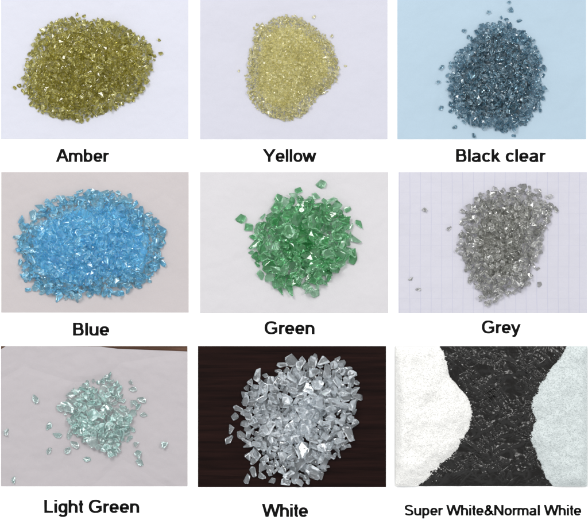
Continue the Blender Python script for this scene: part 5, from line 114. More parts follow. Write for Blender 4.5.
[445,271,50,1205,860,119,876,969,91,400,308,15,529,243,39,729,692,142,165,867,48,422,604,153,545,664,140,1402,962,12,853,156,42,1001,275,104,576,484,124,141,707,42,445,656,161,791,682,155,442,943,104,1401,605,57,1173,798,104,868,786,138,520,849,106,756,1092,23,506,618,156,829,350,79,390,442,82,1384,550,67,149,896,20,1319,599,103,602,1156,28,944,500,150,901,1015,75,1107,160,15,1471,890,14,820,199,56,1027,927,95,1134,894,106,1085,183,51,711,459,136,1177,602,134,882,211,58,755,482,139,824,657,144,1473,790,34,576,864,136,733,851,137,917,1083,21,836,968,99,928,343,93,147,435,28,849,560,164,638,897,124,963,978,95,631,250,36,1429,894,27,225,602,70,1125,593,163,1166,800,142,505,236,17,1407,323,14,601,1071,41,1489,498,40,399,850,97,907,1049,37,684,579,149,673,464,141,643,781,143,1216,893,101,1432,930,16,315,490,107,872,776,166,258,850,74,589,215,17,1036,466,123,1406,674,55,954,874,108,536,682,172,1071,950,103,1000,1132,29,432,307,31,1117,198,33,841,728,136,1316,485,100,1343,530,79,373,606,117,875,992,70,638,539,157,515,781,146,1339,377,32,1389,801,62,649,887,110,578,251,31,271,403,26,1080,572,138,1073,801,130,1024,1081,28,1212,302,65,822,395,140,1432,426,38,989,728,159,878,682,154,1120,257,67,164,566,34,745,456,148,382,486,111,1166,847,156,618,1086,63,1232,566,102,1425,736,39,787,852,105,1133,962,58,573,1164,11,432,1061,46,542,503,142,1125,466,124,530,621,147,1272,557,118,1009,879,107,1422,368,13,1269,683,99,140,826,9,304,820,71,936,1037,26,559,600,136,810,1147,19,462,375,78,1142,556,137,1081,748,119,1010,243,85,1487,545,30,461,982,77,637,1037,64,169,441,37,798,564,160,1557,611,11,1516,775,18,514,340,53,897,603,152,1098,686,143,653,818,138,1026,1088,58,250,520,48,659,996,75,1242,719,100,1475,755,51,1164,763,120,356,923,72,990,850,118,1319,807,98,549,175,12,116,593,14,1374,848,42,1051,318,96,1342,422,56,1240,350,91,218,569,53,839,618,166,1285,824,114,749,806,151,249,920,59,1253,940,62,641,166,9,773,226,53,264,459,41,1058,667,137,1027,739,126,1385,361,57,1395,509,64,1206,999,56,644,317,58,372,412,55,1041,343,85,190,542,27,1303,704,83,283,870,48,878,471,124,208,537,47,1509,617,26,873,1031,40,1151,199,42,536,338,79,95,615,23,1409,743,66,929,633,126,526,729,121,562,819,114,355,971,42,1413,1000,8,920,379,139,773,624,155,980,661,142,667,145,35,1124,508,129,1026,676,132,326,778,84,1330,801,70,906,952,63,920,546,161,1398,387,30,1520,577,15,925,1014,59,686,141,7,811,1063,25,1215,596,133,745,291,97,896,361,106,1424,465,46,1382,466,77,1464,531,60,1138,916,105,582,891,131,582,1001,94,685,188,31,967,646,128,1178,728,102,1437,791,18,1396,880,26,801,221,59,679,387,98,594,587,143,1129,771,132,725,895,116,808,437,145,1473,731,58,936,864,123,1028,965,96,1483,406,10,360,767,89,1194,694,129,211,745,56,1462,583,68,599,788,147,603,828,136,696,783,151,461,566,121,1396,725,54,1204,840,86,963,1144,11,816,160,31,1223,444,83,1172,895,83,1326,896,62,672,221,42,1216,768,99,1265,871,101,276,774,67,467,885,96,759,920,95,604,1129,19,901,398,117,218,788,66,1058,936,80,961,959,81,1339,985,38,1068,279,82,427,574,150,666,533,141,812,559,143,835,927,116,695,1089,34,952,562,121,1348,1004,18,1058,146,37,1134,530,106,734,622,158,1046,597,152,1245,668,116,639,649,147,1150,941,83,464,1130,24,520,381,79,811,637,155,811,808,131,1039,1041,53,1059,1034,50,801,1039,40,635,1163,9,980,139,25,647,277,49,804,289,84,615,390,99,992,625,143,1211,724,104,327,614,106,420,621,128,1171,573,134,868,821,121,736,977,74,966,984,57,871,431,128,597,715,156,950,758,142,544,880,96,332,1056,10,1010,202,65,884,317,90,921,361,119,1094,746,147,1432,864,47,1283,920,77,330,1025,30,985,1097,57,572,317,69,305,531,83,1496,687,11,244,808,53,624,921,99,1230,249,36,1243,294,41,463,606,123,555,955,103,1456,463,47,305,771,94,925,732,158,698,806,136,763,1063,43,1442,407,11,526,584,111,1047,648,115,657,725,119,505,765,118,285,931,36,1023,540,138,344,603,87,690,662,139,933,822,122,1461,876,30,707,982,91,976,312,103,1074,903,102,1465,464,17,321,633,85,146,736,11,263,731,61,559,917,111,686,863,109,1282,947,43,1073,1028,28,1154,1041,21,583,536,117,865,700,128,1060,698,131,950,788,132,1236,864,91,738,237,69,920,185,52,951,818,129,478,1069,47,278,531,61,681,696,131,1134,784,110,530,1014,52,1239,1014,11,766,130,12,847,442,135,584,500,105,362,588,100,1132,605,130,1098,775,119,421,808,105,1288,960,57,992,1096,25,471,394,80,597,311,48,996,380,89,648,410,90,896,515,118,1067,782,105,457,1067,21,160,462,11,180,503,18,655,511,131,1079,435,130,770,522,131,1448,592,53,685,843,131,1041,980,60,535,426,91,491,793,120,750,1022,56,1009,318,75,626,509,110,486,695,128,1227,664,97,427,1001,44,454,1029,36,1261,1045,11,916,1115,8,683,480,115,1282,410,77,441,593,129,703,844,129,1020,1039,34,1142,500,105,777,527,154,221,570,69,480,824,105,495,1059,55,472,998,76,795,269,59,238,484,34,862,631,125,604,671,138,1116,720,112,728,1034,45,644,1079,36,680,1194,9,523,402,69,632,428,120,428,916,80,397,1007,52,1200,250,31,864,314,88,795,456,125,351,555,103,1175,547,129,776,645,155,837,761,144,533,835,123,302,324,10,715,456,107,1260,540,95,110,697,11,289,692,74,585,828,119,823,800,106,404,578,120,1106,861,108,252,962,10,1126,993,37,524,1030,64,690,1038,48,408,408,91,1034,365,114,1289,431,83,600,905,110,562,1071,39,896,1038,59,830,110,10,1030,114,7,925,167,24,1030,145,15,972,796,105,959,888,88,1196,923,53,680,957,82,748,1060,31,441,1102,10,359,322,25,390,348,30,1183,315,77,744,948,104,1465,382,18,440,703,127,1058,907,83,1122,924,88,601,555,110,1425,636,32,413,884,77,309,1003,14,550,438,85,278,586,85,1089,261,56,979,457,141,1544,573,9,853,674,141,1408,777,57,696,906,122,1211,936,60,1021,187,29,1082,200,21,1171,314,54,307,494,68,128,543,6,157,530,16,361,820,86,1288,864,64,317,877,65,952,921,81,984,1007,38,883,1123,13,831,144,27,1217,242,16,1226,332,51,1021,366,100,426,535,106,517,554,127,880,670,126,393,926,76,929,133,47,637,475,125,274,735,73,660,755,153,1449,755,30,216,858,38,378,264,17,827,270,48,1146,226,24,407,369,37,1183,375,72,607,773,117,603,863,108,905,419,134,1295,556,100,118,639,24,729,803,131,513,954,104,782,1032,52,1163,297,80,1057,638,128,547,1084,38,808,101,18,1371,465,39,1449,494,47,449,499,92,667,563,122,1405,644,55,1021,859,92,518,980,68,917,988,45,902,205,28,657,228,28,614,334,79,636,587,128,859,550,122,1114,677,127,584,785,131,794,811,114,896,964,82,666,1085,48,799,239,56,524,262,54,647,196,23,379,897,65,869,864,110,881,848,113,1168,918,76,1303,351,29,762,416,97,803,506,123,1035,804,114,447,829,96,808,980,67,661,1114,10,619,214,21,269,500,60,185,584,24,1144,580,112,523,707,144,623,828,129,659,844,116,1231,766,86,519,895,87,258,947,39,949,300,91,1149,306,70,1100,454,103,241,615,54,794,189,16,757,321,74,847,287,64,400,241,27,1184,500,87,590,598,118,694,770,123,851,754,120,934,835,99,1397,912,14,1218,1056,11,817,129,26,972,222,54,579,283,53,886,342,87,1502,499,10,396,634,112,1167,717,121,462,637,125,791,662,138,985,831,106,1172,1011,28,723,173,19,313,756,77,981,757,116,731,853,112,226,850,27,827,439,117,324,501,78,809,484,122,664,680,128,241,723,53,304,721,97,921,774,133,279,896,63,1084,973,53,1164,531,101,392,242,8,370,339,16,872,336,70,442,674,107,569,630,122,841,649,125,543,697,119,814,684,121,184,723,24,383,738,98,1471,733,17,749,789,118,568,923,95,1349,972,17,735,284,73,1407,438,19,1283,642,111,268,817,81,1075,891,86,1075,455,108,200,594,49,302,602,99,1007,786,120,711,927,110,472,1097,26,667,172,8,1213,371,56,966,425,110,1170,426,82,1209,431,72,1272,501,78,500,533,100,219,722,41,478,731,111,343,1023,13,565,1026,50,328,464,72,521,504,113,265,791,82,757,867,132,1226,343,75,1228,701,115,169,818,22,1194,896,92,973,175,15,565,462,87,785,397,97,844,468,105,1121,463,93,1292,562,80,668,632,124,456,959,67,854,407,118,804,1094,15,1103,286,63,969,330,88,1139,311,57,489,624,125,1274,292,14,1059,308,68,1131,493,92,1114,537,98,291,629,84,1288,633,83,271,831,56,1059,358,106,1446,443,16,1382,509,50,1068,612,130,774,1087,12,719,368,96,420,669,116,1119,849,137,695,1076,50,798,245,40,952,316,70,1078,263,44,1226,310,27,1250,384,53,730,527,126,901,547,126,1348,835,60,717,1121,34,1030,1015,27,721,1114,13,624,367,70,677,506,126,1320,498,76,821,608,146,546,630,128,1059,837,99,825,752,125,718,970,111,511,441,84,913,447,105,684,518,114,1419,521,36,1122,680,116,1382,773,46,1412,842,22,1074,896,70,1226,856,71,1007,908,74,1098,932,62,1297,979,32,884,1005,45,531,1135,10,1110,511,105,1294,776,93,679,1134,15,652,457,116,990,203,41,1176,238,12,578,356,68,441,387,54,346,464,57,1220,487,83,670,533,118,778,549,117,415,572,106,613,629,120,767,664,131,410,713,102,1463,667,22,806,755,112,650,789,114,886,852,99,708,896,96,848,975,58,661,1145,9,1287,369,43,1320,552,78,799,651,124,981,811,114,544,511,119,1300,589,84,1090,816,130,936,399,107,1302,393,33,569,504,96,1463,511,16,315,567,78,336,558,82,1082,633,109,353,733,83,786,780,112,353,860,72,1112,864,83,843,1004,43,494,1045,32,472,327,48,994,728,122,166,827,9,894,826,122,1251,849,72,488,1023,44,583,631,136,565,195,11,1249,352,37,806,399,90,405,461,68,949,510,109,1456,557,27,1444,616,30,474,663,111,855,671,116,550,744,114,708,746,124,746,728,122,464,925,75,836,919,82,879,912,89,301,975,21,488,1106,5,552,1111,13,424,256,8,504,601,123,845,596,136,289,665,82,742,630,140,988,680,120,1512,606,14,525,774,115,1122,765,110,194,843,16,679,787,123,583,892,99,479,1005,47,828,951,74,978,183,40,757,160,10,1117,231,22,363,322,7,669,374,76,834,393,100,981,496,115,1302,522,78,814,603,124,1265,705,89,528,816,101,860,887,85,902,878,88,1157,848,79,710,949,90,669,1098,20,532,201,11,1253,350,55,1461,599,36,1043,831,103,1178,949,62,1251,930,44,555,383,74,1156,269,70,872,689,142,484,273,11,936,230,47,1031,254,44,905,284,77,1137,290,45,611,473,96,667,451,97,224,513,35,423,478,83,487,491,91,538,486,92,845,519,114,824,549,119,694,596,120,885,604,116,1062,608,111,1107,589,109,178,644,30,1010,679,112,1145,712,103,674,802,108,1132,839,99,1331,874,46,194,921,9,662,924,92,1058,983,42,1154,986,33,1213,280,29,1181,584,106,1002,938,79,476,979,54,1194,322,39]),
 'green': (6,
[880,80,17,5,2,-15,22,13,80,425,17,5,2,-15,23,13,140,515,15,-1,-2,41,21,2,440,235,16,7,0,79,20,2,1250,485,11,-3,25,31,22,6,810,1185,16,-6,3,-3,21,7,620,454,111,-55,-53,12,32,1,347,743,100,-3,3,-10,31,9,675,639,148,-7,19,33,34,10,775,462,120,-18,14,-47,32,4,358,894,70,6,-24,82,31,7,418,335,59,67,41,-10,30,1,828,876,133,-8,-21,-80,35,12,561,576,201,15,-6,-65,27,13,933,785,96,22,-61,32,32,13,799,999,50,3,-12,-63,31,1,466,858,98,6,-26,-67,29,13,724,816,123,37,76,-13,25,5,1018,314,44,14,-41,-69,33,10,837,996,88,17,-7,19,25,10,508,931,94,-68,10,45,30,9,934,378,98,9,-9,-61,35,10,1077,787,43,10,-11,-17,29,2,904,667,123,-9,-4,85,23,2,959,414,120,14,5,11,23,10,826,788,103,34,80,20,33,3,1089,444,60,-6,-85,3,29,12,545,399,123,-2,5,28,24,5,695,728,129,20,-2,27,25,9,665,972,76,3,11,30,23,2,577,595,161,28,83,9,34,1,345,1035,28,2,-21,-43,24,9,781,929,93,-24,11,22,35,0,416,940,98,9,-6,-5,23,4,1088,690,82,-9,38,-49,25,7,1038,616,95,8,-77,20,31,8,552,1135,28,-3,33,21,32,6,301,811,82,-1,2,-33,22,2,504,265,28,2,-13,29,24,4,1182,822,15,-68,-55,24,26,5,1192,779,57,37,13,76,27,11,912,461,114,5,-1,-10,22,5,469,1074,63,-1,-16,10,21,9,1064,870,56,12,-12,74,22,9,1021,490,76,41,-21,63,33,11,784,598,112,-24,-2,-43,21,7,1113,513,33,-10,6,41,24,1,467,548,74,-7,3,48,30,10,642,846,131,3,-17,72,20,1,211,690,17,2,0,-12,29,6,266,999,17,2,2,-26,20,5,585,715,131,-30,42,-11,28,1,724,877,90,33,-10,83,25,5,602,350,65,12,-22,-36,29,13,402,459,90,7,-70,-22,21,2,721,1094,15,0,-23,-73,19,1,516,430,81,-7,-10,62,28,2,970,255,50,5,-56,-53,27,7,233,544,15,4,-1,-79,27,6,722,367,98,14,-32,-63,23,2,1220,644,19,-2,-1,-10,24,12,747,1144,43,-5,66,-49,26,13,411,1080,21,-46,45,-29,27,0,275,495,37,-2,-1,-8,18,2,1099,591,51,0,4,82,21,5,556,303,52,-23,-13,-5,20,13,1009,945,29,-11,-85,2,22,5,588,900,44,-2,5,-7,20,7,973,886,71,-4,20,73,33,11,558,1068,51,60,61,7,17,2,843,548,59,-1,-5,-43,27,9,638,155,12,-2,1,9,16,1,659,700,107,9,-71,-18,33,2,645,1046,59,73,57,-12,17,7,807,389,64,-1,21,-36,23,13,812,205,11,2,-3,-18,18,11,303,591,40,-69,-30,-37,21,2,718,506,94,-19,-4,-18,22,7,592,990,62,6,5,-75,18,11,858,504,88,-75,-37,7,18,4,460,514,106,-39,-17,0,25,4,864,1051,46,-49,-5,71,21,7,998,909,115,-11,9,3,20,12,416,750,87,73,38,-29,21,5,457,401,38,-6,-69,-6,25,2,577,811,84,91,-10,-1,24,4,504,613,104,75,48,9,21,7,594,198,26,9,22,-44,22,6,426,710,133,-52,40,-28,21,2,661,257,39,-4,9,-7,16,7,200,617,11,5,5,82,17,11,248,703,49,9,-28,-52,21,8,1138,341,15,37,-77,-31,16,7,1142,751,31,-5,22,71,20,10,835,673,121,6,34,-36,23,12,1001,722,80,19,-73,-53,22,11,367,441,40,17,8,-3,24,4,580,264,21,-41,-60,7,18,10,442,805,93,-26,60,-45,21,5,650,904,96,-3,-4,34,24,3,535,740,66,-13,-35,-64,21,10,781,618,92,-14,-21,-73,27,9,951,965,33,67,-53,2,16,1,802,546,99,38,-10,0,20,1,429,655,96,-68,-37,-16,19,6,972,626,61,-62,52,-33,21,13,941,529,48,-71,-29,-14,18,1,759,322,71,-27,3,43,24,3,688,303,62,75,37,9,20,4,246,827,27,16,5,29,18,9,832,440,105,-23,18,-41,15,7,274,754,26,-13,1,-73,30,9,721,449,84,7,-37,-83,21,7,206,801,15,15,-42,-53,18,0,603,976,44,11,9,-66,23,9,520,719,120,9,-35,29,16,9,801,717,81,44,-65,1,18,2,911,920,114,62,-12,40,30,8,995,784,33,47,68,28,23,5,820,300,31,-20,-15,5,19,10,444,626,83,-2,-20,46,18,4,894,327,28,50,57,21,24,5,1054,519,54,-57,-24,20,18,8,1130,821,43,44,-41,-64,25,11,469,1159,12,74,-52,0,17,12,262,631,32,5,-17,-15,17,0,379,614,58,51,43,9,21,11,313,651,48,38,15,31,20,4,682,341,82,-43,80,-18,13,10,907,269,26,-14,23,16,21,6,488,1040,31,60,52,-16,16,5,358,572,75,-72,-10,-54,20,4,394,484,48,85,-10,-28,23,7,1130,672,31,-45,-64,-17,19,4,599,1064,23,-37,45,-40,22,0,937,851,87,-21,20,56,15,13,829,1107,40,-67,10,-33,17,6,338,514,42,56,59,7,18,3,339,840,43,-4,-80,-37,27,0,1051,839,69,62,-50,28,15,9,540,503,107,0,74,-37,19,2,838,337,14,76,51,9,20,12,370,400,11,25,-89,3,19,4,759,768,62,6,-20,-3,19,5,1168,517,19,40,20,19,19,8,724,285,77,-5,-6,7,12,9,1160,607,40,67,-13,-58,18,2,1055,642,49,-26,-20,-66,25,4,236,890,13,33,-20,-18,14,0,581,512,75,40,69,9,27,8,289,414,17,72,-51,-13,16,6,1061,359,20,85,-17,-25,14,11,749,237,15,11,-2,7,21,3,903,1072,20,21,19,82,16,4,942,1013,19,-12,-18,-45,20,3,737,551,72,16,12,-29,21,13,761,670,71,39,8,-1,19,11,171,768,11,4,0,-76,12,5,972,704,57,43,22,-13,22,12,1013,565,35,-5,12,86,21,2,928,573,63,38,-34,-16,19,11,1022,744,38,-30,-6,78,19,6,560,783,107,-18,13,42,15,12,535,375,44,-18,5,-28,26,12,890,640,58,4,8,-29,28,13,461,976,47,22,10,48,22,2,268,598,37,26,-16,-12,14,7,444,464,68,-12,-42,0,18,6,638,1082,11,-2,-1,31,14,2,783,261,28,0,-21,-37,12,2,895,717,99,12,-56,57,17,2,629,809,113,-5,32,-57,18,7,1067,430,24,74,52,21,18,11,929,304,18,-11,9,63,17,2,854,416,68,9,-1,27,14,7,554,651,105,-8,18,-37,17,9,666,239,15,-1,1,-21,17,5,408,389,26,12,33,-25,24,6,880,755,68,-50,-48,-2,17,2,471,737,76,13,75,-33,12,9,792,839,85,-25,-60,35,27,0,384,551,64,16,-25,-4,25,3,343,783,44,56,-54,5,18,13,938,663,92,89,29,-6,19,13,504,792,65,8,19,66,14,12,1014,554,69,-35,2,-17,13,13,338,925,16,15,-1,18,28,10,879,927,39,1,30,73,24,12,524,997,18,0,-1,34,14,7,995,460,60,23,43,-26,27,3,731,257,42,-16,15,0,12,4,923,877,106,-55,55,-25,17,6,882,813,68,52,14,-41,21,11,638,325,22,-8,-3,22,23,2,488,883,49,10,-11,-85,28,4,735,563,104,-70,0,-14,13,6,850,935,88,-23,63,-12,16,12,633,539,59,-9,-4,34,23,12,740,394,70,3,20,-5,30,3,853,698,76,-9,-11,25,21,3,560,1026,21,81,39,8,18,5,871,364,48,22,-22,-66,14,5,346,516,19,-2,-4,-26,20,12,734,723,62,-12,1,23,17,8,1001,679,36,-11,12,-21,15,8,698,401,42,3,-5,-47,19,5,624,572,108,42,-39,-69,21,7,1015,400,12,14,2,14,22,8,471,683,75,12,-20,-9,15,8,285,654,13,6,-24,-70,16,10,404,644,44,-59,-27,30,23,12,418,989,25,-45,-22,56,15,12,624,918,71,33,-82,17,14,3,439,696,84,5,22,59,21,8,297,545,22,1,-2,71,13,5,547,862,83,37,45,-12,15,6,617,1046,47,4,10,37,12,2,782,285,13,-2,-12,-18,16,9,947,1042,9,-8,8,82,13,6,391,580,93,52,-33,-22,15,10,402,823,40,-20,29,-12,12,2,694,837,65,66,37,2,19,13,710,978,29,10,-1,33,18,7,345,668,58,-19,-3,-71,22,3,499,688,65,-11,-8,-8,22,12,913,515,61,25,-27,-26,12,11,491,863,73,-12,0,19,17,1,493,1118,23,15,73,29,14,10,649,932,40,5,0,72,19,13,558,676,84,-4,2,23,13,5,959,552,55,-43,69,24,13,6,535,709,106,-39,-72,-35,12,13,981,397,48,-68,-44,-29,26,6,902,729,46,-13,4,-88,20,5,788,322,31,-35,4,2,12,1,1060,701,25,81,-43,1,17,13,715,763,70,26,0,-64,20,8,383,975,24,69,-7,-2,12,0,607,662,110,-10,-51,19,19,3,698,601,62,-9,-16,86,22,4,752,1017,17,-47,-63,-4,21,6,523,965,40,-8,15,53,14,5,942,904,35,-36,14,-35,18,7,890,977,30,-31,-55,50,18,13,1108,421,12,13,2,-50,20,6,635,390,46,19,-14,-90,28,10,793,1065,20,-83,13,-8,18,4,827,480,77,54,-67,-21,25,3,793,372,23,-3,-2,-22,19,12,290,488,8,8,-19,-62,17,8,533,924,56,-84,-10,-40,16,11,393,570,29,8,-10,10,15,4,522,642,83,-83,-27,0,18,8,1070,547,17,-4,17,87,13,13,628,699,71,1,20,-70,21,13,677,787,79,-2,52,-51,18,0,316,874,10,-92,-5,-3,16,4,678,881,52,-7,-7,-88,17,7,694,445,49,-67,-50,-1,12,3,732,317,29,62,-59,-5,25,12,324,579,16,-14,2,56,17,3,748,924,39,1,5,53,16,7,453,1042,25,-15,-2,-41,19,10,913,445,69,5,-6,-51,24,9,530,763,50,-7,23,23,12,13,266,828,44,4,-29,56,15,4,931,507,30,-12,-9,-36,14,9,1113,604,22,7,-6,-72,22,6,852,767,40,6,2,68,14,12,435,752,42,-20,-24,74,18,4,572,680,61,19,-30,-39,20,0,509,792,41,5,-2,-26,12,11,1003,864,20,-6,18,24,16,2,506,461,39,77,30,25,21,4,1051,881,23,-80,-44,12,17,2,412,775,59,-20,-6,12,13,12,847,731,57,30,-15,-43,12,6,587,780,53,-54,75,-9,18,1,806,748,55,-50,34,-21,23,0,849,1006,14,6,30,-86,15,4,860,830,44,-15,30,27,12,4,493,725,44,2,-7,-5,13,5,794,816,45,-4,7,-86,19,1,426,943,20,-1,0,-10,23,3,909,904,23,-6,-39,65,16,11,299,756,44,-21,-6,-66,12,2,663,627,77,3,18,-82,26,11,945,962,14,-16,12,-18,15,12,451,325,18,-9,0,69,23,3,629,857,65,82,-21,20,22,3,535,600,64,4,-6,-7,28,9,396,749,43,-23,-15,68,14,13,1188,752,19,-31,-4,-59,12,9,1010,737,19,0,8,71,13,6,987,358,16,4,-5,-85,16,7,502,538,44,4,-1,-83,23,1,782,594,54,3,-2,18,12,1,645,785,53,68,65,-6,15,11,848,879,36,53,49,-11,15,9,923,405,46,-69,20,-13,27,1],
[421,792,40,666,1003,34,788,880,36]),
 'grey': (7,
